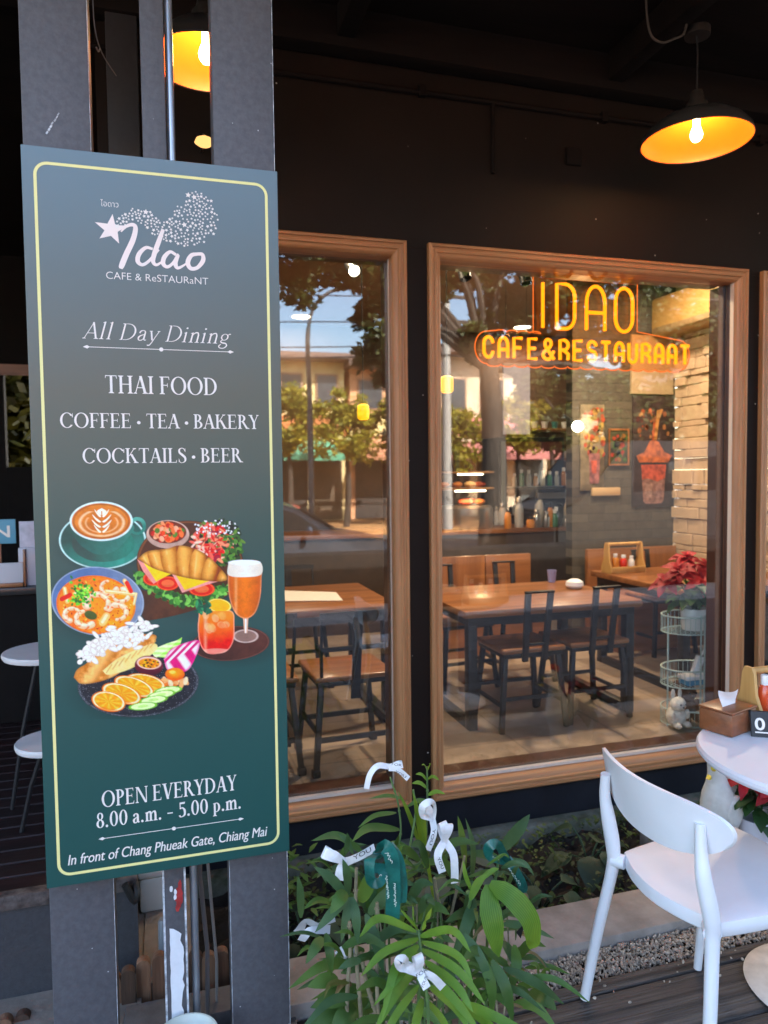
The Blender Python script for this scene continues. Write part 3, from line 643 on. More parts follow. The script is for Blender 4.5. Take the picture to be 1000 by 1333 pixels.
t_.links.new(mx_.outputs[2], b_.inputs['Base Color']); b_.inputs['Roughness'].default_value = .42
sign = thing('menu_signboard', 'tall green printed menu signboard with yellow border fixed to the posts', 'sign', (0, SY, .55))
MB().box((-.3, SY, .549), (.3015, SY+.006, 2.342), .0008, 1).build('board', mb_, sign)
M_INKW = mat('cream_ink', (.80, .74, .68), .5); M_INKP = mat('pink_white_ink', (.86, .72, .66), .5); M_INKY = mat('yellow_ink', (.80, .74, .30), .5)
YI = SY-.0009
# yellow border
pn = Pen(YI); x0, x1, z0, z1, r = -.271, .272, .578, 2.304, .028
outer = []
for cx, cz, a0 in ((x1-r, z1-r, 0), (x0+r, z1-r, 90), (x0+r, z0+r, 180), (x1-r, z0+r, 270)):
    for a in np.radians(np.linspace(a0, a0+90, 9)): outer.append((cx, cz, math.cos(a), math.sin(a)))
outer.append(outer[0])
pn.quadstrip([(c[0]+c[2]*(r+.0035), c[1]+c[3]*(r+.0035)) for c in outer], [(c[0]+c[2]*(r-.0035), c[1]+c[3]*(r-.0035)) for c in outer]); pn.build('border', M_INKY, sign)
big = Serif(); ital = Serif(S=.082, t=.034, sl=.075, sh=.022); semi = Serif(S=.145, t=.055)
def words(font, txt, *a, **k):
    pn = Pen(YI); font.line(pn, txt, *a, **k); return pn.build('lettering', M_INKW, sign)
words(ital, 'All Day Dining', -.178, .168, 1.897, .040, shear=.28, gap=.05)
words(big, 'THAI FOOD', -.131, .139, 1.7665, .0435)
words(big, 'COFFEE * TEA * BAKERY', -.235, .242, 1.6815, .036)
words(big, 'COCKTAILS * BEER', -.187, .197, 1.5955, .0365)
words(semi, 'OPEN EVERYDAY', -.168, .165, .7355, .041)
words(semi, '8.00 a.m. - 5.00 p.m.', -.182, .176, .6845, .038, gap=.05)
for dx, dy in ((0, 0), (.0007, -.00003)): sans('In front of Chang Phueak Gate, Chiang Mai', sign, M_INKW, -.2503+dx, .2425+dx, .6005, .0265, YI+dy, shear=.22)
for z in (1.877, .656):
    pn = Pen(YI); pn.shape([(-.172, z-.0008), (.176, z-.0008), (.176, z+.0008), (-.172, z+.0008)]); pn.disc(.004, z, .005)
    for sx, xx in ((1, -.172), (-1, .176)): pn.shape([(xx-.006*sx, z), (xx+.004*sx, z+.0042), (xx+.010*sx, z), (xx+.004*sx, z-.0042)])
    pn.build('rule', M_INKW, sign)
# the logo: star, brush lettering, swarm of stars
pn = Pen(YI)
HX, HZ = -.105, 2.161
pts = []
for i, (rr, a) in enumerate(((.040, 158), (.016, 122), (.038, 84), (.015, 50), (.042, 18), (.015, -15), (.036, -62), (.015, -95), (.036, -140), (.016, 190))):
    pts.append((HX+rr*math.cos(R(a)), HZ+rr*math.sin(R(a))))
pn.shape(pts)
def brush(P, w0=.010):
    q = np.array(bez([(p[0], p[1], (p[2] if len(p) > 2 else 1)) for p in P], 9)); pn.stroke(q[:, :2], q[:, 2]*w0)
# I: hook over the top, long slanted downstroke
brush([(-.083, 2.158, .3), (-.070, 2.172, .7), (-.055, 2.177, .9), (-.049, 2.168, 1.1), (-.056, 2.140, 1.25), (-.072, 2.105, 1.3), (-.083, 2.078, 1.3), (-.086, 2.069, .8)])
# d
brush([(-.010, 2.122, .6), (-.026, 2.124, .8), (-.042, 2.108, 1.05), (-.046, 2.090, 1.05), (-.035, 2.082, .8), (-.018, 2.094, .7), (.004, 2.122, .6)])
brush([(.016, 2.172, .8), (.006, 2.145, 1.1), (-.006, 2.112, 1.15), (-.010, 2.092, 1.0), (-.002, 2.084, .7), (.013, 2.094, .4)])
# a
brush([(.045, 2.112, .7), (.031, 2.118, .8), (.017, 2.104, 1.05), (.014, 2.088, 1.05), (.024, 2.081, .8), (.038, 2.092, .7), (.050, 2.112, .8), (.043, 2.092, 1.1), (.048, 2.080, .8), (.064, 2.088, .5), (.074, 2.098, .4)])
# o
brush([(.098, 2.118, .8), (.082, 2.113, 1.0), (.073, 2.095, 1.15), (.080, 2.081, 1.0), (.096, 2.084, .9), (.110, 2.102, 1.1), (.109, 2.117, .9), (.097, 2.118, .8)])
pn.build('logo', M_INKP, sign)
pn = Pen(YI); random.seed(21); placed = []
spine = bez([(-.086, 2.176, .010), (-.058, 2.200, .012), (-.03, 2.200, .018), (.006, 2.172, .022), (.050, 2.166, .030), (.082, 2.190, .052), (.108, 2.215, .046), (.096, 2.250, .022), (.090, 2.262, .008)], 6)
tries = 0
while len(placed) < 230 and tries < 9000:
    tries += 1; q = random.choice(spine); a = random.random()*6.28; rr = math.sqrt(random.random())*q[2]; p = (q[0]+rr*math.cos(a), q[1]+rr*math.sin(a))
    s = random.choice((.0026, .003, .0034, .0042)) if random.random() < .9 else .0066
    if all((p[0]-u)**2+(p[1]-v)**2 > (s+w_)**2*1.0 for u, v, w_ in placed):
        placed.append((p[0], p[1], s)); pn.star(p[0], p[1], s*1.1, random.random()*1.2, 5, .5)
pn.build('star_swarm', M_INKW, sign)
sans('ไอดาว', sign, M_INKW, -.128, -.087, 2.2155, .0135, YI, bold=-.005)
sans('CAFE & ReSTAURaNT', sign, M_INKW, -.120, .122, 2.043, .0175, YI, bold=-.008)
# ================================================================== the printed dishes on the board (one inked sheet, coloured point by point)
def food_print():
    N = 400; x0, x1, y0, y1 = 60, 930, 80, 930
    X, Y = np.meshgrid(np.linspace(x0, x1, N), np.linspace(y0, y1, N)); px = (x1-x0)/N
    C = np.zeros((N, N, 3)); A = np.zeros((N, N)); rng = np.random.RandomState(5)
    def vnoise(sc_, seed, oct_=3):
        out = 0; amp = 1; tot = 0
        for o in range(oct_):
            r = np.random.RandomState(seed+o); g = r.rand(64, 64); fx, fy = (X/sc_*2**o) % 63, (Y/sc_*2**o) % 63
            ix, iy = fx.astype(int), fy.astype(int); tx, ty = fx-ix, fy-iy; tx = tx*tx*(3-2*tx); ty = ty*ty*(3-2*ty)
            out = out+amp*((g[iy, ix]*(1-tx)+g[iy, ix+1]*tx)*(1-ty)+(g[iy+1, ix]*(1-tx)+g[iy+1, ix+1]*tx)*ty); tot += amp; amp *= .55
        return out/tot
    n1, n2, n3 = vnoise(40, 1), vnoise(14, 7), vnoise(90, 13)
    lin = lambda c: np.where(np.array(c)/255. <= .04045, np.array(c)/255./12.92, ((np.array(c)/255.+.055)/1.055)**2.4)
    def put(m, col, a=1.0):
        col = np.asarray(col, float); m = np.clip(m, 0, 1)*a
        if col.ndim == 1: col = lin(col)[None, None, :]
        na = m+A*(1-m); C[:] = np.where(na[..., None] > 1e-6, (col*m[..., None]+C*(A*(1-m))[..., None])/np.maximum(na, 1e-6)[..., None], C); A[:] = na
    def mixc(c1, c2, t): t = np.clip(t, 0, 1)[..., None]; return lin(c1)*(1-t)+lin(c2)*t
    def ell(cx, cy, rx, ry, rot=0, soft=None):
        a = R(rot); u = (X-cx)*math.cos(a)+(Y-cy)*math.sin(a); v = -(X-cx)*math.sin(a)+(Y-cy)*math.cos(a)
        d = np.sqrt((u/rx)**2+(v/ry)**2); s = (soft or px*1.1)/min(rx, ry)
        return np.clip((1-d)/s+.5, 0, 1), d, u/rx, v/ry
    def pol(pts, soft=None):
        P = np.array(pts, float); inside = np.zeros(X.shape, bool); dist = np.full(X.shape, 1e9); n = len(P)
        for i in range(n):
            a, b = P[i], P[(i+1) % n]; e = b-a
            t = np.clip(((X-a[0])*e[0]+(Y-a[1])*e[1])/(e@e+1e-9), 0, 1); dist = np.minimum(dist, np.hypot(X-a[0]-t*e[0], Y-a[1]-t*e[1]))
            c = (a[1] > Y) != (b[1] > Y); inside ^= c & (X < (b[0]-a[0])*(Y-a[1])/((b[1]-a[1])+1e-9)+a[0])
        s = soft or px*1.1; return np.clip(np.where(inside, dist, -dist)/s+.5, 0, 1), np.where(inside, dist, -dist)
    def spl(pts, n=8): return np.array(bez(list(pts)+[pts[0]], n))[:-1]
    def line(pts, w, col, a=1., soft=None):
        P = np.array(pts, float); d = np.full(X.shape, 1e9)
        for p, q in zip(P, P[1:]):
            e = q-p; t = np.clip(((X-p[0])*e[0]+(Y-p[1])*e[1])/(e@e+1e-9), 0, 1); d = np.minimum(d, np.hypot(X-p[0]-t*e[0], Y-p[1]-t*e[1]))
        put(np.clip((w-d)/(soft or px*1.1)+.5, 0, 1), col, a)
    xs_, ys_ = X[0], Y[:, 0]
    def dab(e, col, a=1.0):
        cx, cy, rx, ry = e[:4]; rot = e[4] if len(e) > 4 else 0; q = max(rx, ry)+4
        i0, i1 = np.searchsorted(xs_, (cx-q, cx+q)); j0, j1 = np.searchsorted(ys_, (cy-q, cy+q))
        if i1 <= i0 or j1 <= j0: return
        sx, sy = X[j0:j1, i0:i1], Y[j0:j1, i0:i1]; r_ = R(rot); u = (sx-cx)*math.cos(r_)+(sy-cy)*math.sin(r_); v = -(sx-cx)*math.sin(r_)+(sy-cy)*math.cos(r_)
        d = np.sqrt((u/rx)**2+(v/ry)**2); m = np.clip((1-d)/(px*1.1/min(rx, ry))+.5, 0, 1)*a; c_ = lin(col)*(1.06-.16*(v/ry > .35)[..., None])
        sA, sC = A[j0:j1, i0:i1], C[j0:j1, i0:i1]; na = m+sA*(1-m)
        sC[:] = np.where(na[..., None] > 1e-6, (c_*m[..., None]+sC*(sA*(1-m))[..., None])/np.maximum(na, 1e-6)[..., None], sC); sA[:] = na
    def shadow(cx, cy, rx, ry, a=.5, rot=0):
        _, d, _, _ = ell(cx, cy, rx, ry, rot); put(np.clip((1.25-d)/.5, 0, 1), (10, 30, 30), a)
    # --- coffee: saucer, cup, latte art
    shadow(285, 268, 170, 92, .45)
    m, d, u, v = ell(275, 245, 167, 110); put(m, mixc((30, 70, 62), (64, 150, 130), .3+.5*u*.6+v*.7-.2+.2*n3))
    put(np.clip((d-.945)/.03, 0, 1)*m, (196, 222, 214)); m2, d2, u2, v2 = ell(278, 258, 120, 70); put(m2, mixc((44, 62, 56), (40, 120, 100), u2*.8+.3), .8)
    m, d, u, v = ell(408, 190, 34, 34); m_, d_, _, _ = ell(408, 192, 20, 22); put(m*(1-m_), (48, 120, 104)); put(m*(1-m_)*np.clip(-v, 0, 1), (120, 190, 170), .6)
    cup = spl([(150, 178), (165, 230), (205, 275), (262, 300), (322, 285), (368, 240), (392, 185), (270, 150)]); m, d = pol(cup); put(m, mixc((22, 66, 58), (62, 128, 112), (X-150)/250*.9+.1*n1))
    m, d, u, v = ell(270, 172, 121, 76); put(m, (214, 228, 220)); m, d, u, v = ell(270, 172, 113, 69)
    put(m, mixc((178, 84, 26), (222, 150, 84), n1*.5+.35*d)); 
    rr = ell(272, 178, 90, 54)[1]; put(np.clip(1-abs(rr-.93)/.10, 0, 1)*(v > -.55), (243, 212, 172), .85); put(np.clip(1-abs(rr-.68)/.07, 0, 1)*(v > -.2), (240, 205, 160), .6); put(np.clip((1.0-d)/.06, 0, 1)*np.clip((d-.88)/.06, 0, 1), (146, 62, 18), .7)
    for k, (yy, wl) in enumerate(((205, 30), (186, 38), (166, 36), (146, 28))):
        for sg in (-1, 1):
            lf = spl([(272, yy+8), (272+sg*wl*.5, yy-4), (272+sg*wl, yy-20), (272+sg*wl*.75, yy-4), (272+sg*wl*.3, yy+10)], 5); put(pol(lf)[0], (250, 236, 214))
    put(pol(spl([(272, 122), (290, 134), (272, 150), (254, 134)], 5))[0], (250, 236, 214)); line([(272, 135), (272, 216)], 2.2, (196, 120, 60))
    # --- wooden board with salad, salsa bowl, croissant sandwich
    shadow(610, 380, 215, 150, .5, 8)
    m, d = pol(spl([(405, 430), (430, 540), (480, 548), (640, 508), (760, 450), (760, 400), (600, 470)])); put(m, mixc((60, 34, 24), (96, 56, 38), n1))
    m, d, u, v = ell(610, 335, 205, 165, 5); put(m, mixc((92, 50, 30), (52, 26, 18), n1*.6+d*.4)); put(np.clip(1-abs(d-.965)/.03, 0, 1), (150, 92, 58), .6)
    for k in range(260):                                 # salad leaves
        a = rng.rand()*6.28; r = math.sqrt(rng.rand()); cx, cy = 715+95*r*math.cos(a), 255+88*r*math.sin(a)
        dab((cx, cy, rng.uniform(6, 18), rng.uniform(4, 9), rng.uniform(0, 180)), ((26, 50, 26), (56, 88, 36), (14, 26, 18), (96, 130, 58))[rng.randint(4)])
    for k in range(170):
        a = rng.rand()*6.28; r = math.sqrt(rng.rand()); cx, cy = 695+80*r*math.cos(a), 255+70*r*math.sin(a)
        dab((cx, cy, rng.uniform(8, 20), rng.uniform(3, 7), rng.uniform(0, 180)), ((206, 60, 54), (226, 110, 96), (240, 196, 176), (150, 34, 60), (238, 150, 120), (196, 40, 48))[rng.randint(6)])
    for k in range(40): dab((690+rng.uniform(-60, 110), 180+rng.uniform(-12, 40), 4, 3, rng.uniform(0, 180)), (226, 226, 226))
    for k in range(60): dab((800+rng.uniform(-60, 10), 275+rng.uniform(-50, 55), rng.uniform(5, 12), rng.uniform(4, 7), rng.uniform(0, 180)), ((50, 96, 40), (88, 136, 60), (30, 60, 30))[rng.randint(3)])
    m, d, u, v = ell(525, 222, 82, 54); put(m, (206, 176, 160)); put(m*np.clip((v+.2)*2, 0, 1), (170, 138, 122), .6); m, d, u, v = ell(524, 214, 72, 43); put(m, (110, 44, 26))
    for k in range(95):
        a = rng.rand()*6.28; r = math.sqrt(rng.rand())*.86; 
        dab((524+66*r*math.cos(a), 214+38*r*math.sin(a), rng.uniform(7, 13), rng.uniform(6, 10), rng.uniform(0, 180)), ((216, 84, 52), (232, 124, 84), (240, 170, 140), (80, 120, 50), (190, 56, 36), (228, 150, 110))[rng.randint(6)])
    for k in range(230):                                 # frilly lettuce under the croissant
        t = rng.rand(); cx = 410+350*t+rng.uniform(-10, 10); cy = 375+95*math.sin(min(1, t*1.7)*1.5)-50*max(0, t-.55)*2.2+rng.uniform(-5, 28)
        dab((cx, cy, rng.uniform(7, 17), rng.uniform(5, 10), rng.uniform(0, 180)), ((48, 104, 44), (86, 150, 66), (34, 74, 36), (126, 182, 92))[rng.randint(4)])
    for cx, cy, rx in ((470, 392, 40), (525, 410, 44), (655, 432, 50)):
        m, d, u, v = ell(cx, cy, rx, 27); put(m, (206, 60, 40)); put(np.clip(1-abs(d-.9)/.1, 0, 1), (236, 110, 84)); dab((cx, cy, rx*.55, 14), (226, 116, 84))
    put(pol([(408, 318), (520, 380), (470, 412), (432, 366)])[0], (222, 150, 140)); put(pol([(540, 372), (752, 392), (660, 420), (580, 446)])[0], (226, 158, 150))
    m, d = pol([(420, 312), (540, 372), (480, 402)]); put(m, (246, 202, 84)); m, d = pol([(555, 378), (735, 382), (590, 436)]); put(m, mixc((250, 206, 80), (232, 176, 52), n1))
    cr = spl([(412, 316), (448, 288), (520, 278), (570, 265), (640, 282), (700, 325), (752, 388), (720, 402), (640, 396), (560, 380), (470, 352)]); m, d = pol(cr)
    put(m, (150, 78, 26)); sp = np.array(bez([(420, 322), (470, 312), (540, 312), (610, 330), (680, 358), (745, 392)], 6)); K = 8
    for k in range(K):                                    # rolled segments, each lit along its crest
        q = sp[int((len(sp)-1)*k/(K-1))]; ms, ds, u, v = ell(q[0]-4, q[1]+4, 29+9*math.sin(3.14*k/(K-1)), 40+44*math.sin(3.14*(k+.4)/K), -34+8*k)
        put(m*ms, mixc((242, 184, 108), (158, 78, 24), np.abs(u+.18)**1.3*1.05+.5*(n2-.45)+.25*np.clip(v, 0, 1))); put(m*ms*np.clip((u-.72)*4, 0, 1), (96, 42, 12), .75)
        put(m*ms*np.clip(1-np.abs(u+.28)/.14, 0, 1)*np.clip(.9-np.abs(v+.1), 0, 1)*(n1 > .4), (255, 220, 160), .55)
    put(m*np.clip(1-d/10, 0, 1), (112, 50, 14), .6); put(m*np.clip((Y-352-.12*(X-560))/40, 0, 1), (120, 58, 20), .35)
    # --- tray, beer and red cooler
    shadow(770, 650, 165, 70, .45); m, d, u, v = ell(765, 640, 150, 66, -4); put(m, mixc((46, 24, 22), (92, 52, 44), n1*.7+u*.3)); put(np.clip(1-abs(d-.97)/.03, 0, 1), (130, 84, 74), .6)
    m, d, u, v = ell(823, 612, 50, 26); put(m, (150, 120, 108), .8); put(np.clip(1-abs(d-.9)/.12, 0, 1), (222, 200, 188), .8)
    put(pol([(812, 535), (834, 535), (830, 600), (818, 600)])[0], (216, 176, 150)); put(pol([(821, 540), (826, 540), (825, 600), (821, 600)])[0], (250, 236, 226))
    gl = spl([(757, 330), (755, 400), (762, 470), (785, 525), (822, 545), (858, 525), (878, 470), (884, 400), (880, 330), (820, 322)]); m, d = pol(gl)
    u = (X-820)/62; put(m, mixc((226, 130, 62), (170, 74, 26), abs(u)*.7+.2*(Y-380)/160)); put(m*np.clip(1-abs(u+.55)/.16, 0, 1), (248, 190, 140), .5); put(m*np.clip(1-d/7, 0, 1), (236, 190, 160), .5)
    m2, d2 = pol(spl([(757, 332), (757, 378), (820, 386), (882, 376), (880, 330), (820, 320)])); put(m2, mixc((246, 240, 226), (214, 200, 180), n2*.5+abs(u)*.4)); dab((818, 330, 60, 10), (252, 250, 244))
    gl = spl([(645, 522), (640, 580), (648, 640), (672, 675), (710, 680), (752, 668), (776, 630), (780, 570), (772, 518), (710, 508)]); m, d = pol(gl)
    t = (Y-510)/170; put(m, mixc((246, 150, 84), (206, 26, 34), t*1.35-.1+.3*(n1-.5))); u = (X-710)/68; put(m*np.clip(1-abs(u+.6)/.15, 0, 1), (252, 200, 170), .45)
    for k in range(14): cx, cy = 665+rng.rand()*90, 530+rng.rand()*70; put(ell(cx, cy, 16, 13, rng.uniform(0, 90))[0]*m, ((252, 176, 110), (240, 110, 70), (250, 196, 150))[rng.randint(3)], .45)
    put(m*np.clip(1-d/6, 0, 1), (252, 200, 180), .6); put(ell(712, 668, 55, 9)[0]*m, (250, 190, 170), .5)
    m, d, u, v = ell(722, 495, 46, 26, 8); put(m*(Y < 515), (246, 178, 60)); put(np.clip(1-abs(d-.93)/.1, 0, 1)*(Y < 515), (252, 226, 150))
    for k in range(26): dab((662+rng.uniform(-28, 24), 500+rng.uniform(-24, 22), rng.uniform(8, 15), rng.uniform(4, 7), rng.uniform(0, 180)), ((30, 100, 70), (60, 140, 90), (20, 76, 56))[rng.randint(3)])
    # --- red curry in a blue plate
    shadow(262, 490, 185, 135, .5); m, d, u, v = ell(256, 478, 178, 131, 6); put(m, mixc((88, 112, 148), (140, 150, 164), u*.6+.4*n1)); put(m*np.clip((v-.1)*1.2, 0, 1), (112, 110, 112), .7); put(np.clip(1-abs(d-.985)/.025, 0, 1), (176, 186, 196), .7)
    m, d, u, v = ell(250, 492, 152, 112, 6); put(m, mixc((232, 126, 40), (248, 176, 84), n1*.9+.3*u)); put(m*(n2 > .62), (206, 84, 20), .5); put(np.clip(1-abs(d-.97)/.04, 0, 1), (196, 92, 30), .6)
    for k in range(120):
        a = rng.rand()*6.28; r = math.sqrt(rng.rand())*.92; dab((250+148*r*math.cos(a), 492+106*r*math.sin(a), rng.uniform(2, 5), 2.5, rng.uniform(0, 180)), ((180, 40, 16), (250, 200, 120), (216, 96, 30))[rng.randint(3)])
    def shrimp(cx, cy, r, rot, a0=0, a1=250):
        A_ = np.radians(np.linspace(a0, a1, 22)); k = np.linspace(1, .45, 22); pts = [(cx+r*math.cos(a+R(rot)), cy+r*.8*math.sin(a+R(rot))) for a in A_]
        for i, (p, kk) in enumerate(zip(pts, k)): dab((p[0], p[1], r*.42*kk, r*.38*kk), (252, 200, 160) if i % 4 else (236, 132, 84))
        for i, (p, kk) in enumerate(zip(pts, k)): dab((p[0]-2, p[1]-3, r*.2*kk, r*.16*kk), (254, 228, 204), .6)
    for sx in ((210, 545, 36, 40), (160, 530, 30, 100), (330, 520, 36, 200), (255, 485, 42, 150), (345, 455, 30, 280), (300, 425, 30, 10)): shrimp(*sx)
    for p, q, w_ in (((290, 440), (400, 452), 7), ((130, 430), (140, 480), 8), ((360, 400), (380, 440), 8), ((395, 490), (404, 450), 5), ((275, 560), (290, 535), 14), ((170, 450), (220, 430), 8)):
        line([p, q], w_, (250, 196, 130)); line([(p[0], p[1]-2), (q[0], q[1]-2)], w_*.4, (254, 226, 186))
    dab((230, 532, 25, 16, 20), (70, 84, 40)); line([(120, 470), (150, 455)], 9, (206, 60, 30)); line([(368, 408), (384, 440)], 8, (220, 70, 60))
    for k in range(110): dab((200+rng.normal()*22, 448+rng.normal()*22, rng.uniform(3, 8), rng.uniform(3, 6), rng.uniform(0, 180)), ((58, 150, 50), (110, 190, 70), (40, 110, 40), (150, 210, 90))[rng.randint(4)])
    # --- dark plate with almond croissant, fruit
    shadow(415, 815, 245, 130, .5); m, d, u, v = ell(412, 795, 232, 126, -4); put(m, mixc((22, 26, 34), (48, 52, 60), (n2-.4)*1.2)); put(np.clip(1-abs(d-.975)/.03, 0, 1)*(rng.rand(N, N) > .35), (128, 130, 136), .6)
    put(m*(rng.rand(N, N) > .965), (150, 150, 156), .6)
    for pts, c1, c2 in (([(470, 690), (560, 628), (580, 616), (572, 650), (520, 695)], (150, 214, 90), (216, 240, 160)), ([(455, 668), (520, 640), (566, 626), (530, 660), (480, 696)], (196, 228, 140), (236, 246, 200))):
        m, d = pol(pts); put(m, mixc(c1, c2, np.sin(Y*.35)*.5+.5))
    dg_ = spl([(510, 700), (540, 660), (600, 635), (645, 630), (640, 670), (608, 735), (570, 752), (525, 742)]); m, d = pol(dg_); st_ = np.sin((X+Y*.55-abs(Y-690+ (X-570)*.55)*.9)*.16)
    put(m, mixc((208, 50, 120), (252, 226, 224), (st_+.35)*1.1)); put(m*np.clip(1-d/9, 0, 1), (216, 60, 140), .9)
    ac = spl([(165, 770), (178, 740), (215, 715), (240, 680), (300, 640), (380, 610), (470, 606), (478, 628), (440, 680), (360, 740), (290, 778), (200, 795)]); m, d = pol(ac)
    put(m, mixc((186, 104, 40), (246, 196, 130), .5+.5*np.sin((X*.8+Y*.5)*.09+n2*2)*.6+.5*(n2-.4))); put(m*np.clip(1-d/10, 0, 1), (150, 78, 26), .5)
    fl = spl([(275, 745), (330, 700), (400, 665), (470, 640), (484, 660), (440, 700), (380, 738), (300, 760)]); m, d = pol(fl); put(m, mixc((250, 232, 176), (226, 190, 120), n2)); 
    for k in range(8): line([(290+24*k, 752-14*k), (310+24*k, 722-13*k)], 2.5, (206, 160, 92), .7)
    for k in range(150):
        t = rng.rand(); cx = 205+255*t+rng.normal()*16; cy = 668-78*t**.7+rng.normal()*20+20*(t < .2)
        m, d, u, v = ell(cx, cy, rng.uniform(11, 22), rng.uniform(6, 11), rng.uniform(-60, 60)); put(m, mixc((252, 248, 240), (206, 192, 176), d*.7)); put(np.clip(1-abs(d-.96)/.08, 0, 1), (150, 126, 104), .3)
    m, d, u, v = ell(452, 725, 54, 38, 4); put(m, mixc((120, 24, 50), (74, 14, 34), v+.3)); m, d, u, v = ell(453, 715, 47, 24, 4); put(m, (236, 196, 180)); dab((453, 716, 40, 19, 4), (226, 150, 40))
    for k in range(40): a = rng.rand()*6.28; r = math.sqrt(rng.rand()); dab((453+36*r*math.cos(a), 716+15*r*math.sin(a), 4, 3), ((240, 190, 60), (80, 50, 20), (206, 120, 20))[rng.randint(3)])
    for k in range(26): a = rng.rand()*6.28; dab((550+45*math.cos(a)*rng.rand(), 782+24*math.sin(a)*rng.rand(), 16, 9, rng.uniform(0, 180)), ((236, 170, 120), (246, 206, 170), (206, 120, 70))[rng.randint(3)])
    m, d, u, v = ell(552, 758, 37, 25); put(m, mixc((250, 170, 50), (226, 110, 16), d+.4*v)); dab((543, 750, 13, 7), (254, 214, 130), .7)
    for cx, cy, rx, ry, rot in ((440, 790, 78, 32, 12), (396, 805, 80, 34, 20), (348, 832, 78, 36, 18), (298, 862, 66, 38, 12)):
        m, d, u, v = ell(cx, cy, rx, ry, rot); put(m, (232, 128, 30)); put(np.clip((.95-d)/.03, 0, 1), (250, 222, 180)); m2 = np.clip((.84-d)/.03, 0, 1); ang = np.arctan2(v, u)
        put(m2, mixc((250, 160, 50), (252, 196, 110), (np.cos(ang*9)*.5+.3+.4*(n2-.5)))); put(m*np.clip((v-.55)*3, 0, 1), (222, 110, 20), .8)
    for cx, cy, rot in ((525, 820, -8), (500, 836, -10), (470, 856, -8), (430, 880, -6)):
        m, d, u, v = ell(cx, cy, 55, 15, rot); put(m, (128, 186, 70)); put(np.clip((.86-d)/.05, 0, 1), (222, 240, 178)); put(np.clip((.4-d)/.1, 0, 1), (196, 224, 140))
    C[:] = C*(1+.30*(n2-.5)+.16*(n1-.5)+.10*(rng.rand(N, N)-.5))[..., None]
    g_ = C.mean(-1, keepdims=True); C[:] = np.clip(g_+(C-g_)*1.22, 0, 1); C[:] = np.clip(C*(1.0+.25*(C-.18)), 0, .95)
    return X, Y, C, np.clip(A, 0, 1)
FX, FY, FC, FA = food_print()
N_ = FX.shape[0]
PX, PY = 40+.34*FX, 620+.34*FY                    # the drawing frame of the artwork -> the board plane
dd = np.array(AF)[None, None]+np.array(AR)[None, None]*((PX-500)/960)[..., None]-np.array(AU)[None, None]*((PY-666.5)/960)[..., None]
wpt = np.array(EYE)[None, None]+dd*(SY/dd[..., 1])[..., None]; wpt[..., 1] = SY-.0005
idx = np.arange(N_*N_).reshape(N_, N_); keep = np.maximum.reduce([FA[:-1, :-1], FA[1:, :-1], FA[:-1, 1:], FA[1:, 1:]]) > .004
quads = np.stack([idx[:-1, :-1], idx[1:, :-1], idx[1:, 1:], idx[:-1, 1:]], -1)[keep]
used = np.zeros(N_*N_, bool); used[quads.ravel()] = True; remap = np.cumsum(used)-1
me = bpy.data.meshes.new('food_picture'); V_ = wpt.reshape(-1, 3)[used]; Q_ = remap[quads]
me.vertices.add(len(V_)); me.vertices.foreach_set('co', V_.astype(np.float32).ravel())
me.loops.add(Q_.size); me.loops.foreach_set('vertex_index', Q_.astype(np.int32).ravel())
me.polygons.add(len(Q_)); me.polygons.foreach_set('loop_start', np.arange(0, Q_.size, 4, dtype=np.int32)); me.update()
ca = me.color_attributes.new('ink', 'FLOAT_COLOR', 'POINT'); ca.data.foreach_set('color', np.concatenate([FC.reshape(-1, 3), FA.reshape(-1, 1)], 1)[used].astype(np.float32).ravel())
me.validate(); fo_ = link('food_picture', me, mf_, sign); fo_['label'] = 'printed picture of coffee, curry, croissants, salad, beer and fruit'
# ================================================================== lamps
M_EN = mat('black_enamel', (.03, .025, .022), .35); M_ORG = mat('orange_enamel', (.85, .175, .010), .45)
WARM = (1, .54, .20)
def pendant(x, y, zr, label, r=.186, watts=1.8, cord_top=3.33, tilt=(0, 0, 0)):
    t = thing('pendant_lamp', label, 'lamp', (x, y, zr), group='enamel pendant lamps under the veranda roof')
    T = Matrix.Translation((x, y, zr)) @ Euler(tilt).to_matrix().to_4x4()
    o = [(r, 0), (r*.985, .022), (r*.86, .055), (r*.66, .085), (r*.42, .105), (.048, .118), (.042, .150), (.030, .165), (.022, .20), (0, .202)]
    MB().lathe(o, n=48, m=T).build('shade', M_EN, t)
    i_ = [(r*.995, .001), (r*.975, .021), (r*.85, .052), (r*.65, .081), (r*.41, .100), (0, .106)]
    b = MB().lathe(i_, n=48, m=T); b.build('shade_lining', M_ORG, t)
    MB().lathe([(r*1.0, -.003), (r*1.012, 0), (r*1.0, .003)], n=48, m=T).build('rim', M_EN, t)
    bu = MB().lathe([(0, -.004), (.014, .002), (.022, .014), (.0245, .027), (.020, .044), (.014, .06), (.013, .10)], n=20, m=T).build('bulb', emission('warm_bulb_glow', (1, .66, .30), 9), t)
    MB().tube([(x, y, zr+.2), (x+.002, y, zr+.35), (x-.004, y, cord_top)], .0035, 8).build('cord', M_BLACK, t)
    MB().lathe([(0, 0), (.05, 0), (.05, .03), (0, .03)], (x, y, cord_top), 20).build('ceiling_rose', M_EN, t)
    lamp('pendant_light', 'POINT', T @ Vector((0, 0, .022)), watts, WARM, t, .03)
    return t
pendant(2.134, 2.6, 2.912, 'black pendant lamp with orange lining hanging over the second window', r=.216)
pendant(.163, 2.42, 2.845, 'black pendant lamp with orange lining half hidden between the grey posts', watts=.95, r=.172)
t = thing('wall_lamp', 'small pale dome lamp glowing on the dark wall between the grey posts', 'lamp', at(266, 186, Y=2.9)); p = at(266, 186, Y=2.9)
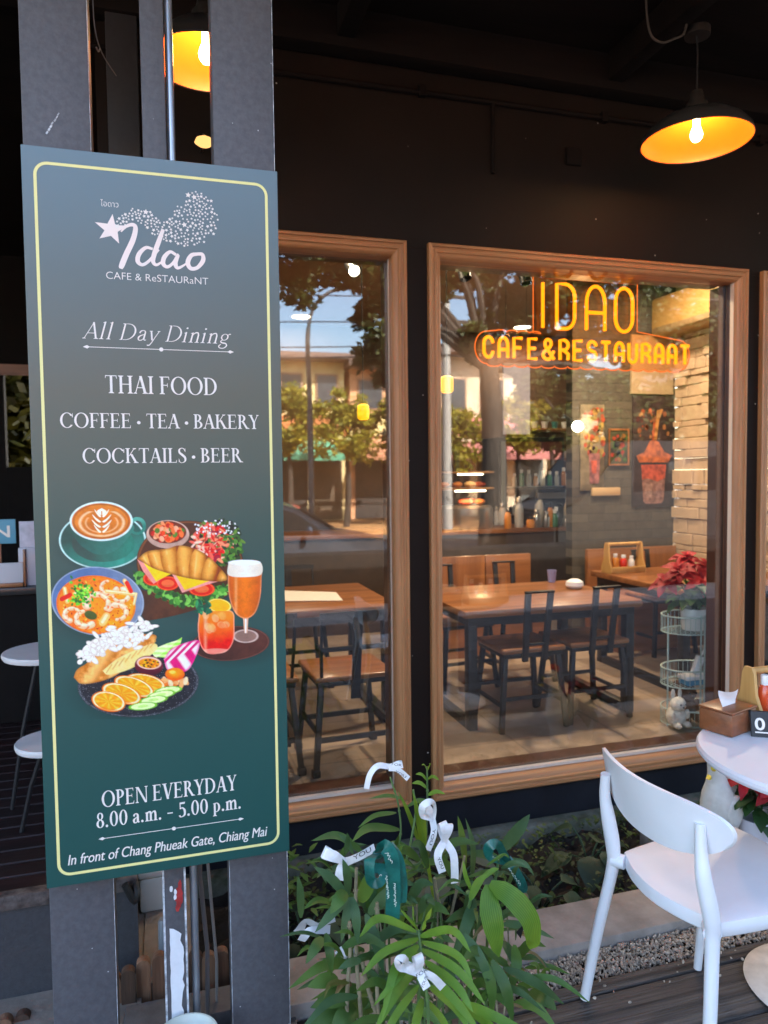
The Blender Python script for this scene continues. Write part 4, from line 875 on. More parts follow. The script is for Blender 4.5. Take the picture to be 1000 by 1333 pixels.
MB().lathe([(0, -.012), (.022, -.010), (.036, 0), (.030, .014), (.010, .024), (0, .026)], p, 20).build('shade', emission('pale_dome_glow', (1, .50, .16), .22), t)
MB().tube([p+Vector((0, 0, .024)), p+Vector((0, .05, .05)), p+Vector((0, .20, .05))], .006).build('cord', M_BLACK, t)
# interior: recessed downlights, track spots
def downlight(x, y, w_, label, zc=3.2, aim=None):
    t = thing('downlight', label, 'lamp', (x, y, zc), group='recessed ceiling lights inside the cafe')
    MB().lathe([(.115, 0), (.115, -.012), (.095, -.012), (.09, -.004)], (x, y, zc-.001), 28).build('trim_ring', mat('lamp_trim', (.7, .68, .62), .4), t)
    MB().lathe([(0, -.006), (.09, -.006)], (x, y, zc), 28).build('diffuser', emission('downlight_glow', (1, .82, .6), 3), t)
    l = lamp('downlight_beam', 'AREA', (x, y, zc-.03), w_, (1, .77, .52), t, .18); l.data.shape = 'DISK'
p1 = at(680, 425, Z=3.2)
downlight(p1.x, p1.y, 3, 'recessed round ceiling light seen just under the first neon letter')
p2 = at(392, 411, Z=3.2); downlight(p2.x, p2.y, 1.2, 'recessed round ceiling light seen through the first window')
for k, (x, y, w_) in enumerate(((2.2, 4.3, 9), (3.55, 4.75, 10), (.9, 4.3, 5.5))): downlight(x, y, w_, ['recessed ceiling light above the wide front table', 'recessed ceiling light in front of the cream stone wall', 'recessed ceiling light above the table in the first window'][k])
def track_spot(x, y, z, label, lit=False, d=(0, -.5, -.8)):
    t = thing('track_spot', label, 'lamp', (x, y, z), group='black track spots inside the windows'); d = Vector(d).normalized(); p = Vector((x, y, z))
    q = d.to_track_quat('Z', 'Y').to_matrix().to_4x4()
    MB().lathe([(0, -.06), (.034, -.06), (.036, .05), (.030, .05), (.028, .02), (0, .02)], n=20, m=Matrix.Translation(p) @ q).build('housing', M_BLACK, t)
    MB().bar(p+Vector((0, 0, .0)), (x, y, 3.2), .012).build('stem', M_BLACK, t)
    if lit: MB().lathe([(0, .030), (.029, .030)], n=16, m=Matrix.Translation(p) @ q).build('lens', emission('spot_glow', (1, .85, .6), 5), t)
for k, (px_, py_, yy, lit, lab) in enumerate(((604, 353, 4.0, 0, 'black unlit track spot in the top corner of the wide window'), (683, 359, 4.0, 0, 'black unlit track spot beside the neon letters'), (459, 349, 3.9, 1, 'black lit track spot at the top of the first window'))):
    p = at(px_, py_, Y=yy); track_spot(p.x, p.y, p.z, lab, lit, (0, -.75, -.5) if lit else (.1, -.3, -.9))
t = thing('wall_spot', 'small bright spot lamp shining beside the tall drink poster', 'lamp', at(752, 555, Y=5.4)); p = at(752, 555, Y=5.4)
MB().sphere(p, .045, 16).build('bulb', emission('spot_bulb_glow', (1, .88, .68), 4), t); MB().bar(p+Vector((0, .04, .03)), p+Vector((0, .198, .10)), .02).build('arm', M_BLACK, t)
lamp('wall_spot_light', 'POINT', p+Vector((0, -.06, 0)), 2, (1, .75, .45), t, .04)
# yellow lanterns inside the glass
for k, (px_, py_, yy, s, lab) in enumerate(((582, 500, 3.75, .034, 'yellow paper lantern at the edge of the wide window'), (473, 536, 4.1, .033, 'yellow paper lantern in the first window'))):
    p = at(px_, py_, Y=yy); t = thing('paper_lantern', lab, 'lantern', p, 'yellow paper lanterns')
    MB().lathe([(s*.75, -s*1.35), (s, -s*1.1), (s*1.05, 0), (s, s*1.0), (s*.6, s*1.3)], p, 20).build('shade', mat('yellow_lantern_paper', (.85, .52, .02), .7, emit=(1, .5, .005), es=.16), t)
    MB().tube([p+Vector((0, 0, s*1.2)), (p.x, p.y, 3.2)], .003, 6).build('cord', M_BLACK, t)

# ================================================================== neon sign behind the glass
neon = thing('neon_sign', 'glowing yellow neon sign hanging behind the wide window with scalloped outline', 'sign', (2.06, 3.30, 2.12))
NY = 3.285
M_NEON = emission('yellow_neon_glow', (1, .225, .004), .44); M_EDGEGLOW = emission('orange_edge_glow', (1, .16, .02), .22)
def nz(x, f): # the sign hangs level; f runs 0..1 up a letter of the given row
    return f
def neon_letters(row, x0, z0, h, wd, gaps, r):
    """tube letters: each a list of polylines in a unit box"""
    arc = lambda cx, cy, rx, ry, a0, a1, n=12: [(cx+rx*math.cos(R(a)), cy+ry*math.sin(R(a))) for a in np.linspace(a0, a1, n)]
    G = {'I': [[(.5, 0), (.5, 1)]],
         'D': [[(0, 0), (0, 1), (.45, 1)]+arc(.45, .72, .5, .28, 90, 0)+arc(.45, .28, .5, .28, 0, -90)+[(0, 0)]],
         'A': [[(0, 0), (0, .62)]+arc(.5, .62, .5, .38, 180, 0)+[(1, .62), (1, 0)], [(0, .40), (1, .40)]],
         'O': [[(0, .3), (0, .7)]+arc(.5, .7, .5, .3, 180, 0)+[(1, .3)]+arc(.5, .3, .5, .3, 0, -180)],
         'C': [[(1, .72)]+arc(.5, .7, .5, .3, 0, 180)+arc(.5, .3, .5, .3, 180, 360)+[(1, .28)]],
         'F': [[(0, 0), (0, 1), (.95, 1)], [(0, .52), (.8, .52)]],
         'E': [[(.95, 1), (0, 1), (0, 0), (.95, 0)], [(0, .52), (.8, .52)]],
         '&': [[(1, 0), (.18, .68)]+arc(.45, .8, .28, .2, 200, -20)+[(.62, .62), (.1, .38)]+arc(.42, .22, .42, .22, 160, 300)+[(.98, .42)]],
         'R': [[(0, 0), (0, 1), (.5, 1)]+arc(.5, .75, .48, .25, 90, -90)+[(.1, .5)], [(.45, .5), (.98, .3), (.98, 0)]],
         'S': [[(.98, .78)]+arc(.5, .76, .48, .24, 0, 250)+arc(.5, .25, .48, .25, 70, -180)+[(.02, .24)]],
         'T': [[(0, 1), (1, 1)], [(.5, 1), (.5, 0)]],
         'U': [[(0, 1), (0, .32)]+arc(.5, .32, .5, .32, 180, 360)+[(1, 1)]],
         'N': [[(0, 0), (0, .68)]+arc(.5, .68, .5, .32, 180, 0)+[(1, 0)], [(.02, .44), (.5, .44), (.5, .3)]]}
    x = x0
    for ch, w_ in zip(row, wd):
        b = MB()
        for pl in G[ch]: b.tube([(x+p[0]*w_, NY, z0+p[1]*h) for p in pl], r, 8)
        b.build('neon_letter', M_NEON, neon); x += w_+gaps
neon_letters('IDAO', 1.792, 2.272, .218, [.03, .105, .105, .100], .062, .0088)
row = 'CAFE&RESTAURANT'
neon_letters(row, 1.492, 2.119, .096, [.046]*4+[.060]+[.046]*10, .0332, .0086)
b = MB()                                         # acrylic backing with scalloped lower edge and a glowing rim added for light caught in its edge
top = [(1.462+ .045*(1-math.cos(a)), 2.165+.075*math.sin(a)) for a in np.linspace(math.pi*1.5, math.pi*.5, 13)][::1]
out = []
for a in np.linspace(-90, -270, 13): out.append((1.515+.062*math.cos(R(a)), 2.168+.078*math.sin(R(a))))
for k in range(4): out += [(1.56+.062*k+.031*(1-math.cos(R(a))), 2.246+.010*math.sin(R(a))) for a in np.linspace(0, 180, 6)][1:]
out += [(1.765, 2.248), (1.765, 2.525), (1.86, 2.54), (2.0, 2.535), (2.15, 2.54), (2.36, 2.535), (2.36, 2.28)]
for a in np.linspace(80, -90, 13): out.append((2.62+.062*math.cos(R(a)), 2.168+.078*math.sin(R(a))))
n_ = 15
for k in range(n_): out += [(2.62-(k*1.105/n_)-.0368*(1-math.cos(R(a))), 2.09-.012*math.sin(R(a))) for a in np.linspace(0, 180, 6)][1:]
b.prism([(p[0], NY+.022, p[1]) for p in out], (0, .004, 0)); b.build('acrylic_backing', pane_mat('glow_tinted_acrylic', 1.3, (1, .80, .62), 1.0), neon, smooth=0)  # orange tint puts the neon glow into the sheet's colour
MB().tube([(p[0], NY+.02, p[1]) for p in out+[out[0]]], .0028, 6).build('edge_glow', M_EDGEGLOW, neon)
MB().box((1.80, NY-.004, 2.515), (2.34, NY+.014, 2.535), .002).build('hanging_rail', mat('rail_red_orange', (.5, .10, .03), .4), neon)
for x in (1.9, 2.25): MB().tube([(x, NY+.01, 2.53), (x, NY+.01, 3.2)], .0015, 6).build('wire', M_BLACK, neon)

# ================================================================== inside the cafe
FL = .10
M_IRON = mat('black_iron', (.014, .014, .016), .45, bump=.05, var=.2, vscale=10)
M_SEAT = M_TABLE['x']
def dining_table(x0, x1, y0, y1, zt, label, group='wooden tables inside the cafe'):
    t = thing('dining_table', label, 'table', ((x0+x1)/2, (y0+y1)/2, FL), group)
    MB().box((x0, y0, zt-.04), (x1, y1, zt), .006).build('tabletop', M_TABLE['x'], t)
    f = MB(); i = .035; f.box((x0+i, y0+i, zt-.09), (x1-i, y0+i+.035, zt-.041)); f.box((x0+i, y1-i-.035, zt-.09), (x1-i, y1-i, zt-.041)); f.box((x0+i, y0+i+.036, zt-.09), (x0+i+.05, y1-i-.036, zt-.041)); f.box((x1-i-.05, y0+i+.036, zt-.09), (x1-i, y1-i-.036, zt-.041)); f.build('apron', M_IRON, t)
    for xx in (x0+i, x1-i-.055):
        for yy in (y0+i, y1-i-.06): MB().box((xx, yy, FL), (xx+.055, yy+.06, zt-.0905), .003).build('leg', M_IRON, t)
        MB().box((xx+.001, y0+i+.061, FL), (xx+.054, y1-i-.061, FL+.05), .003).build('floor_rail', M_IRON, t)
    return t
t1 = dining_table(1.59, 2.745, 3.77, 4.66, .79, 'long wooden table with black iron legs behind the wide window')
t2 = dining_table(3.15, 4.3, 3.92, 4.98, .80, 'wooden table by the cream stone wall behind the poinsettia')
t3 = dining_table(.15, 1.30, 4.06, 5.0, .80, 'wooden table carrying a white menu card behind the first window')
def loop_chair(label, local=True):
    t = thing('iron_chair', label, 'chair', (0, 0, 0), 'loop back iron chairs at the front table', True)
    MB().box((-.20, -.18, .445), (.20, .20, .475), .012, 3).build('seat', M_SEAT, t)
    f = MB(); f.box((-.185, -.165, .42), (.185, .185, .4445), .003); f.build('seat_frame', M_IRON, t)
    for sx in (-1, 1):
        for sy in (-1, 1): MB().bar((sx*.165, sy*.15+.01, .42), (sx*.205, sy*.185+.01, 0), .028, .028, (0, 1, 0), .003).build('leg', M_IRON, t)
    f = MB()
    for sx in (-1, 1): f.bar((sx*.192, -.16, .15), (sx*.192, .18, .15), .012, .022)
    f.bar((-.19, -.165, .19), (.19, -.165, .19), .012, .022); f.bar((-.19, .185, .19), (.19, .185, .19), .012, .022); f.build('stretcher', M_IRON, t)
    f = MB()                                       # narrow hollow back loop, leaning out
    for sx in (-1, 1): f.bar((sx*.060, -.176, .40), (sx*.070, -.235, .80), .022, .034, (1, 0, 0), .003)
    f.bar((-.088, -.235, .80), (.088, -.235, .80), .030, .012, (0, 0, 1), .003); f.bar((-.068, -.19, .50), (.068, -.19, .50), .022, .011); f.build('back_loop', M_IRON, t)
    return t
ca = loop_chair('iron chair with wooden seat tucked under the front table, near its window corner leg'); ca.location = (1.985, 3.88, FL)
dup(ca, (2.42, 3.90, FL), .03, 'iron chair with yellow lit seat edge at the far end of the front table')
dup(ca, (1.93, 4.72, FL), math.pi+.1, 'iron chair across the front table, seen through its legs')
dup(ca, (2.40, 4.75, FL), math.pi-.06, 'iron chair across the front table nearer the stone wall')
dup(ca, (3.85, 5.08, FL), math.pi+.05, 'iron chair with wooden seat behind the table by the stone wall')
def rail_chair(label):
    t = thing('rail_back_chair', label, 'chair', (0, 0, 0), 'rail back iron chairs in the first window', True)
    MB().box((-.205, -.20, .455), (.205, .20, .482), .010, 3).build('seat', M_SEAT, t)
    MB().box((-.19, -.185, .43), (.19, .185, .4545), .003).build('seat_frame', M_IRON, t)
    for sx in (-1, 1):
        for sy in (-1, 1): MB().bar((sx*.17, sy*.165, .43), (sx*.21, sy*.20, 0), .028, .028, (0, 1, 0), .003).build('leg', M_IRON, t)
        for sy in (-1, 1): MB().box((sx*.21-.02, sy*.20-.02, -.0), (sx*.21+.02, sy*.20+.02, .035), .004).build('foot_cap', M_BLACK, t)
    f = MB()
    for sy in (-1, 1): f.bar((-.195, sy*.185, .17), (.195, sy*.185, .17), .014, .025)
    for sx in (-1, 1): f.bar((sx*.195, -.18, .21), (sx*.195, .18, .21), .014, .025)
    f.build('stretcher', M_IRON, t)
    f = MB(); f.bar((-.19, -.245, .79), (.19, -.245, .79), .012, .030); f.bar((0, -.18, .36), (0, -.246, .775), .010, .045, (1, 0, 0)); f.bar((-.185, -.215, .62), (.185, -.215, .62), .010, .022)
    for sx in (-1, 1): f.bar((sx*.178, -.212, .62), (sx*.18, -.245, .78), .012, .022)
    for sx in (-1, 1): f.bar((sx*.17, -.18, .46), (sx*.178, -.212, .63), .012, .022)
    f.build('back_frame', M_IRON, t); return t
rc = rail_chair('iron rail back chair with orange wooden seat close behind the first window'); rc.location = (.875, 3.66, FL); rc.rotation_euler.z = .04
dup(rc, (.40, 3.70, FL), .02, 'iron rail back chair half hidden behind the signboard edge')
dup(rc, (.86, 5.10, FL), math.pi, 'iron rail back chair on the far side of the table with the menu card')
# menu card, benches, caddy
t = tag(MB().prism([(.62, 4.42, .802), (1.02, 4.30, .802), (1.05, 4.62, .802), (.66, 4.86, .802)], (0, 0, .003)).build('menu_card', mat('menu_paper', (.72, .67, .60), .6)), 'large white menu card lying on the table in the first window', 'menu')
def bench(x0, x1, y, zt, label, panels):
    t = thing('wooden_bench', label, 'bench', ((x0+x1)/2, y, FL), 'wooden benches inside the cafe')
    MB().box((x0, y-.45, FL+.40), (x1, y, FL+.44), .006).build('seat', M_TABLE['x'], t)
    MB().box((x0+.03, y-.4, FL), (x1-.03, y-.01, FL+.399)).build('base', M_TABLE['x'], t)
    n = panels; wd = (x1-x0)/n
    for k in range(n): MB().box((x0+k*wd+.004, y+.001, FL), (x0+(k+1)*wd-.004, y+.05, zt), .006).build('back_panel', [M_TABLE['x'], M_TABLE['z']][k % 2], t)
    return t
bench(1.75, 3.05, 5.75, .86, 'wooden bench with panelled back beyond the front table', 3)
bench(3.45, 4.35, 5.50, .90, 'wooden bench under the tall drink poster', 2)
def caddy(x, y, z, label, s=1, hz=.17):
    t = thing('condiment_caddy', label, 'caddy', (x, y, z), 'wooden condiment caddies on the tables')
    Wd = wood('pale_caddy_wood', (.62, .36, .12), (.45, .24, .07), 'z', 20, .5, .05); h = hz*s
    b = MB(); b.box((x-.13*s, y-.055*s, z), (x+.13*s, y+.055*s, z+.012), .002); b.box((x-.13*s, y-.057*s, z+.0125), (x+.13*s, y-.049*s, z+.05), .002); b.box((x-.13*s, y+.049*s, z+.0125), (x+.13*s, y+.057*s, z+.05), .002); b.build('tray', Wd, t)
    for sx in (-1, 1):
        pr = [(-.058, .0125), (.058, .0125), (.055, .05), (.032, .10), (.024, h-.02), (.015, h), (-.015, h), (-.024, h-.02), (-.032, .10), (-.055, .05)]
        b = MB(); b.prism([(x+sx*.131*s-(.012 if sx > 0 else 0), y+p[0]*s, z+p[1]) for p in pr], (.012, 0, 0)); b.build('side_panel', Wd, t)
    MB().tube([(x-.118*s, y, z+h-.014), (x+.118*s, y, z+h-.014)], .011*s, 12).build('handle', Wd, t); return t
p = at(786, 752, Z=.79); CX, CYY = 3.32, 4.80
caddy(CX, CYY, .8005, 'pale wooden condiment caddy standing on the table by the stone wall', 1.15, .20)
def bottle(x, y, z, r, h, label, body, cap, name='sauce_bottle', cat='bottle', group=None, capmat=None):
    t = thing(name, label, cat, (x, y, z), group)
    MB().lathe([(0, 0), (r*.9, 0), (r, .006), (r, h*.55), (r*.92, h*.66), (r*.62, h*.78), (r*.55, h*.80)], (x, y, z), 20).build('body', body, t)
    MB().lathe([(r*.60, h*.785), (r*.62, h*.80), (r*.62, h*.97), (r*.55, h), (0, h)], (x, y, z), 20).build('cap', cap, t); return t
M_RED = mat('red_sauce', (.55, .03, .015), .25); M_YEL = mat('amber_sauce', (.6, .22, .03), .3); M_CAPW = mat('white_cap', (.75, .75, .74), .4)
bottle(CX-.07, CYY, .814, .026, .13, 'amber condiment bottle in the inside caddy', M_YEL, M_CAPW)
bottle(CX+.0, CYY, .814, .028, .12, 'red condiment jar in the inside caddy', M_RED, M_CAPW)
bottle(CX+.07, CYY, .814, .024, .11, 'white condiment bottle in the inside caddy', M_CERAMIC, M_CAPW)
tag(MB().lathe([(0, 0), (.045, .004), (.06, .02), (.055, .045), (.03, .06), (0, .062)], (2.60, 4.30, .7915), 20).build('folded_napkin', M_WHITE), 'white rolled napkin on the long front table', 'napkin')
p = at(686, 742, Z=.79)
tag(MB().lathe([(0, 0), (.026, 0), (.033, .085), (.030, .085), (.026, .01)], (min(p.x, 2.6), min(p.y, 4.6), .7915), 20).build('blue_cup', mat('lilac_cup', (.30, .30, .50), .4)), 'small lilac paper cup on the front table', 'cup')
# wire stand with poinsettia
t = thing('wire_stand', 'pale green three tier wire stand behind the wide window', 'stand', (2.90, 3.52, FL))
M_WIRE = mat('pale_green_wire', (.42, .52, .48), .45); SX_, SY_ = 2.895, 3.545
for k, (zb, zt) in enumerate(((.64, .735), (.335, .43), (FL+.012, FL+.10))):
    b = MB(); rr = .165
    for zz, q in ((zb, .0035), (zt, .0045)): b.tube([(SX_+rr*math.cos(a), SY_+rr*.78*math.sin(a), zz) for a in np.linspace(0, 6.2832, 41)], q, 6, cap=False)
    for a in np.linspace(0, 6.2832, 37)[:-1]: b.tube([(SX_+rr*math.cos(a), SY_+rr*.78*math.sin(a), zb), (SX_+rr*math.cos(a), SY_+rr*.78*math.sin(a), zt)], .0018, 5)
    for a in np.linspace(-.9, .9, 13): b.tube([(SX_+rr*a, SY_-rr*.78*math.sqrt(1-a*a), zb), (SX_+rr*a, SY_+rr*.78*math.sqrt(1-a*a), zb)], .0018, 5)
    b.build('wire_basket', M_WIRE, t)
for ax in (-.025, .0, .155, -.16):
    b = MB(); yy = SY_-.128 if abs(ax) < .1 else SY_-.02; b.tube([(SX_+ax, yy, FL), (SX_+ax, yy, .75)], .005, 8); b.build('upright', M_WIRE, t)
def poinsettia(x, y, z, s, label, potmat, pr, ph, group, n=5, seed=1, slim=1):
    t = thing('poinsettia', label, 'plant', (x, y, z), group); random.seed(seed)
    MB().lathe([(0, 0), (pr*.82, 0), (pr*.86, .004), (pr, ph*.97), (pr*.98, ph), (pr*.9, ph*.98), (pr*.86, ph*.86), (0, ph*.86)], (x, y, z), 32).build('pot', potmat, t)
    g_ = MB(True)
    for k in range(34):
        a = random.random()*6.28; r0 = random.uniform(.01, .05)*s; L = random.uniform(.08, .15)*s; zz = z+ph+random.uniform(.02, .13)*s
        d = Vector((math.cos(a), math.sin(a), random.uniform(-.5, .25))); p0 = Vector((x+r0*math.cos(a), y+r0*math.sin(a), zz))
        g_.leaf([p0, p0+d*L*.4, p0+d*L*.75+Vector((0, 0, -.01)), p0+d*L+Vector((0, 0, -.03*s))], [.004, .032*s, .026*s, .002], fold=.25)
    for k in range(6): g_.tube([(x+random.uniform(-.02, .02), y+random.uniform(-.02, .02), z+ph*.8), (x+random.uniform(-.06, .06)*s, y+random.uniform(-.06, .06)*s, z+ph+.15*s)], .004, 6)
    g_.build('leaves', leafmat('poinsettia_green', (.025, .075, .022), (.06, .14, .04), 6), t)
    heads = [(-.07, .0, .19), (.05, -.04, .20), (0, .05, .24), (.11, .03, .17), (-.02, -.08, .15), (-.12, .04, .13)][:n]
    for hx, hy, hz in heads:
        b = MB(True); c = Vector((x+hx*s, y+hy*s, z+ph+hz*s)); tilt = Vector((hx*3, hy*3-.35, .7)).normalized(); q = tilt.to_track_quat('Z', 'Y')
        for ring, (m_, L, wd, el) in enumerate(((7, .098, .025, -.12), (6, .074, .021, .25), (5, .045, .013, .65))):
            for k in range(m_):
                a = 6.2832*k/m_+ring*.4+random.uniform(-.15, .15); l = L*s*random.uniform(.85, 1.15); e = el+random.uniform(-.2, .15)
                d = q @ Vector((math.cos(a)*math.cos(e), math.sin(a)*math.cos(e), math.sin(e))); dn = q @ Vector((0, 0, -1)); c0 = c+(q @ Vector((0, 0, .004*ring)))
                b.leaf([c0, c0+d*l*.35, c0+d*l*.7+dn*l*.06, c0+d*l+dn*l*.22], [.003*s, wd*s*.9, wd*s*.72, .0015], up=q @ Vector((0, 0, 1)), fold=.18, wave=.1)
        b.build('flower_head', leafmat('red_bract', (.30, .003, .010), (.56, .008, .02), 7, .55, .12), t)
    return t
poinsettia(2.908, 3.53, .648, 1.18, 'red poinsettia in a white pot on top of the wire stand', M_CERAMIC, .072, .125, 'potted red poinsettias', 6, 3)
t = thing('cordless_phone', 'white cordless phone in a blue and white cradle on the middle tier', 'phone', (2.90, 3.50, .34))
b = MB(); b.box((2.80, 3.44, .375), (2.985, 3.53, .40), .008, 3); b.build('cradle_top', M_WHITE, t, xf=None); MB().box((2.81, 3.445, .345), (2.98, 3.528, .3745), .004).build('cradle_base', mat('blue_plastic', (.08, .28, .45), .4), t)
b = MB(); b.bar((2.885, 3.485, .40), (2.925, 3.485, .50), .045, .03, (0, 1, 0), .006); b.build('handset', M_WHITE, t); MB().tube([(2.925, 3.485, .50), (2.96, 3.48, .555), (3.0, 3.47, .59)], .006, 8).build('aerial', M_WHITE, t)
def figurine(name, label, x, y, z, s, col, rabbit, cat):
    t = thing(name, label, cat, (x, y, z)); m = mat(name+'_fur', col, .95, var=.15, vscale=60, bump=.8, bscale=120)
    b = MB(); b.sphere((x, y, z+.055*s), .055*s, 20, 1, .9, 1.05); b.sphere((x-.005, y-.02*s, z+.125*s), .042*s, 20, 1, 1, .95)
    for sx in (-1, 1): b.sphere((x+sx*.03*s, y-.05*s, z+.02*s), .022*s, 12, .9, 1.3, .8); b.sphere((x+sx*.045*s, y-.03*s, z+.07*s), .018*s, 12, .8, .9, 1.5)
    bpy_o = b.build('body', m, t)
    for sx in (-1, 1):
        b = MB()
        if rabbit: b.sphere((x+sx*.022*s, y, z+.175*s), .016*s, 12, .8, .5, 1.9)
        else: b.sphere((x+sx*.034*s, y, z+.16*s), .017*s, 12)
        b.build('ear', m, t)
    b = MB()
    for sx in (-1, 1): b.sphere((x+sx*.016*s, y-.058*s, z+.132*s), .005*s, 10)
    b.sphere((x-.003, y-.063*s, z+.118*s), .005*s, 10); b.build('eyes', M_BLACK, t); return t
figurine('plush_rabbit', 'white plush rabbit leaning out of the bottom basket', 2.755, 3.475, FL+.016, 1.05, (.72, .68, .60), True, 'toy')
figurine('plush_bear', 'brown plush bear sitting in the bottom basket', 2.865, 3.55, FL+.016, 1.35, (.14, .07, .045), False, 'toy')
# posters: plain printed drinks
def poster(x0, x1, z0, z1, label, bgc, y=5.598):
    t = thing('drink_poster', label, 'poster', ((x0+x1)/2, y, z0), 'framed drink posters on the dark brick wall'); MB().box((x0, y-.015, z0), (x1, y-.001, z1), .002).build('board', mat(label[:14]+'_bg', bgc, .45, var=.5, vscale=6), t); return t
t = poster(3.95, 4.375, 1.25, 2.225, 'tall dark poster of an orange topped iced drink', (.03, .018, .02)); yy = 5.582
def flat(t, name, pts, col, k): MB().poly([(p[0], yy-k*.0006, p[1]) for p in pts]).build(name, mat('print_%02x%02x%02x' % tuple(int(255*c) for c in col), tuple(c*.62 for c in col), .5, var=.45, vscale=22), t, smooth=0)
cx = 4.165
flat(t, 'printed_glass', [(cx-.13, 1.62), (cx+.13, 1.62), (cx+.105, 1.30), (cx+.08, 1.275), (cx-.08, 1.275), (cx-.105, 1.30)], (.34, .17, .14), 1)
flat(t, 'printed_glass', [(cx-.128, 1.62), (cx+.128, 1.62), (cx+.118, 1.50), (cx+.04, 1.47), (cx-.06, 1.50), (cx-.118, 1.49)], (.62, .10, .05), 2)
flat(t, 'printed_ice', [(cx-.09, 1.46), (cx-.01, 1.45), (cx-.02, 1.32), (cx-.08, 1.33)], (.45, .26, .22), 2); flat(t, 'printed_ice', [(cx+.02, 1.44), (cx+.09, 1.46), (cx+.08, 1.33), (cx+.03, 1.32)], (.42, .22, .2), 2)
flat(t, 'printed_foam', [(cx-.18, 1.70), (cx-.10, 1.73), (cx-.04, 1.83), (cx, 1.84), (cx+.05, 1.82), (cx+.11, 1.73), (cx+.19, 1.70), (cx+.15, 1.64), (cx-.15, 1.64)], (.62, .15, .03), 3)
flat(t, 'printed_stream', [(cx-.02, 1.83), (cx-.005, 2.02), (cx-.06, 2.10), (cx-.04, 2.12), (cx+.02, 2.04), (cx+.01, 1.84)], (.55, .12, .05), 3); flat(t, 'printed_stream', [(cx+.0, 1.84), (cx+.03, 2.10), (cx+.09, 2.11), (cx+.05, 2.0), (cx+.03, 1.84)], (.6, .28, .08), 4)
random.seed(8)
for k in range(30):
    a, b_0 = random.uniform(-.18, .18), random.uniform(1.86, 2.1); s = random.uniform(.006, .022); flat(t, 'printed_fruit', [(cx+a+s*math.cos(q), b_0+s*1.3*math.sin(q)) for q in np.linspace(0, 6, 9)], random.choice([(.4, .08, .03), (.3, .1, .05), (.12, .03, .04), (.42, .18, .07)]), 2+k % 3)
t = poster(3.43, 3.665, 1.40, 2.14, 'poster of a red and yellow fruit drink beside the spot lamp', (.14, .11, .07)); cx = 3.56
for k in range(60):
    a, b_0 = random.uniform(-.09, .09), random.uniform(1.7, 2.1); s = random.uniform(.014, .034); flat(t, 'printed_fruit', [(cx+a+s*math.cos(q)*.8, b_0+s*math.sin(q)) for q in np.linspace(0, 6, 9)], random.choice([(.42, .28, .08), (.36, .2, .05), (.42, .07, .03), (.26, .22, .06)]), 1+k % 4)
flat(t, 'printed_glass', [(cx-.05, 1.72), (cx+.06, 1.72), (cx+.05, 1.46), (cx-.04, 1.46)], (.36, .14, .14), 5); flat(t, 'printed_glass', [(cx-.03, 1.66), (cx+.03, 1.66), (cx+.025, 1.55), (cx-.02, 1.55)], (.6, .12, .08), 6)
t = poster(3.71, 3.905, 1.62, 1.93, 'small wooden framed picture of red and green fruit', (.05, .05, .025)); cx = 3.808
b = MB(); 
for a in ((3.705, 1.615, 3.91, 1.63), (3.705, 1.92, 3.91, 1.935), (3.705, 1.6305, 3.718, 1.9195), (3.897, 1.6305, 3.91, 1.9195)): b.box((a[0], 5.575, a[1]), (a[2], 5.5825, a[3]))
b.build('frame', M_TABLE['z'], t)
for k in range(34):
    a, b_0 = random.uniform(-.07, .07), random.uniform(1.66, 1.89); s = random.uniform(.015, .03); flat(t, 'printed_fruit', [(cx+a+s*math.cos(q), b_0+s*math.sin(q)) for q in np.linspace(0, 6, 9)], random.choice([(.35, .04, .02), (.06, .13, .03), (.3, .13, .03), (.04, .04, .03)]), 1+k % 4)
tag(MB().box((3.54, 5.57, 1.355), (3.82, 5.599, 1.425), .004).build('wooden_plaque', wood('plaque_wood', (.5, .34, .18), (.4, .26, .13), 'x')), 'small pale wooden plaque under the posters', 'plaque')
# air conditioner high on the stone wall
t = thing('air_conditioner', 'warm lit wall air conditioner above the cream stone wall', 'air conditioner', (4.3, 5.2, 2.75))
MB().box((4.12, 4.75, 2.74), (4.39, 5.58, 3.06), .03, 3).build('body', mat('aircon_plastic', (.33, .19, .06), .4), t); MB().box((4.115, 4.80, 2.755), (4.1195, 5.54, 2.80), .001).build('louvre', mat('aircon_dark', (.18, .11, .05), .5), t)
# counter, coffee machine, fridge, bottles
t = thing('service_counter', 'dark service counter at the back of the cafe', 'counter', (2.6, 7.0, FL))
MB().box((1.0, 6.5, FL), (4.1, 7.1, .98), .01).build('body', mat('counter_front', (.05, .03, .02), .6, var=.2), t); MB().box((.98, 6.47, .981), (4.12, 7.12, 1.02), .006).build('top', M_TABLE['x'], t)
t = thing('display_case', 'glass topped pastry display with steel drum base on the counter', 'display case', (2.88, 6.8, 1.02))
MB().lathe([(0, 0), (.26, 0), (.27, .02), (.27, .20), (.25, .22), (0, .22)], (2.88, 6.8, 1.021), 32).build('steel_drum', mat('brushed_steel', (.45, .43, .40), .3, metal=.9), t)
for k, zz in enumerate((1.40, 1.56)): MB().lathe([(0, 0), (.30, 0), (.31, .01), (.30, .02), (0, .02)], (2.88, 6.85, zz), 32).build('shelf', mat('warm_shelf', (.4, .2, .08), .4), t)
b = MB(); b.bar((2.88, 7.02, 1.24), (2.88, 7.02, 1.8), .04); b.build('column', M_IRON, t)
for k, (zz, hw) in enumerate(((1.383, .16), (1.545, .13))): MB().box((2.88-hw, 6.66, zz), (2.88+hw, 6.69, zz+.014), .003).build('light_strip', emission('case_light_glow', (1, .78, .5), 2.2), t)
lamp('case_light', 'POINT', (2.88, 6.62, 1.36), .8, (1, .62, .30), t, .05)
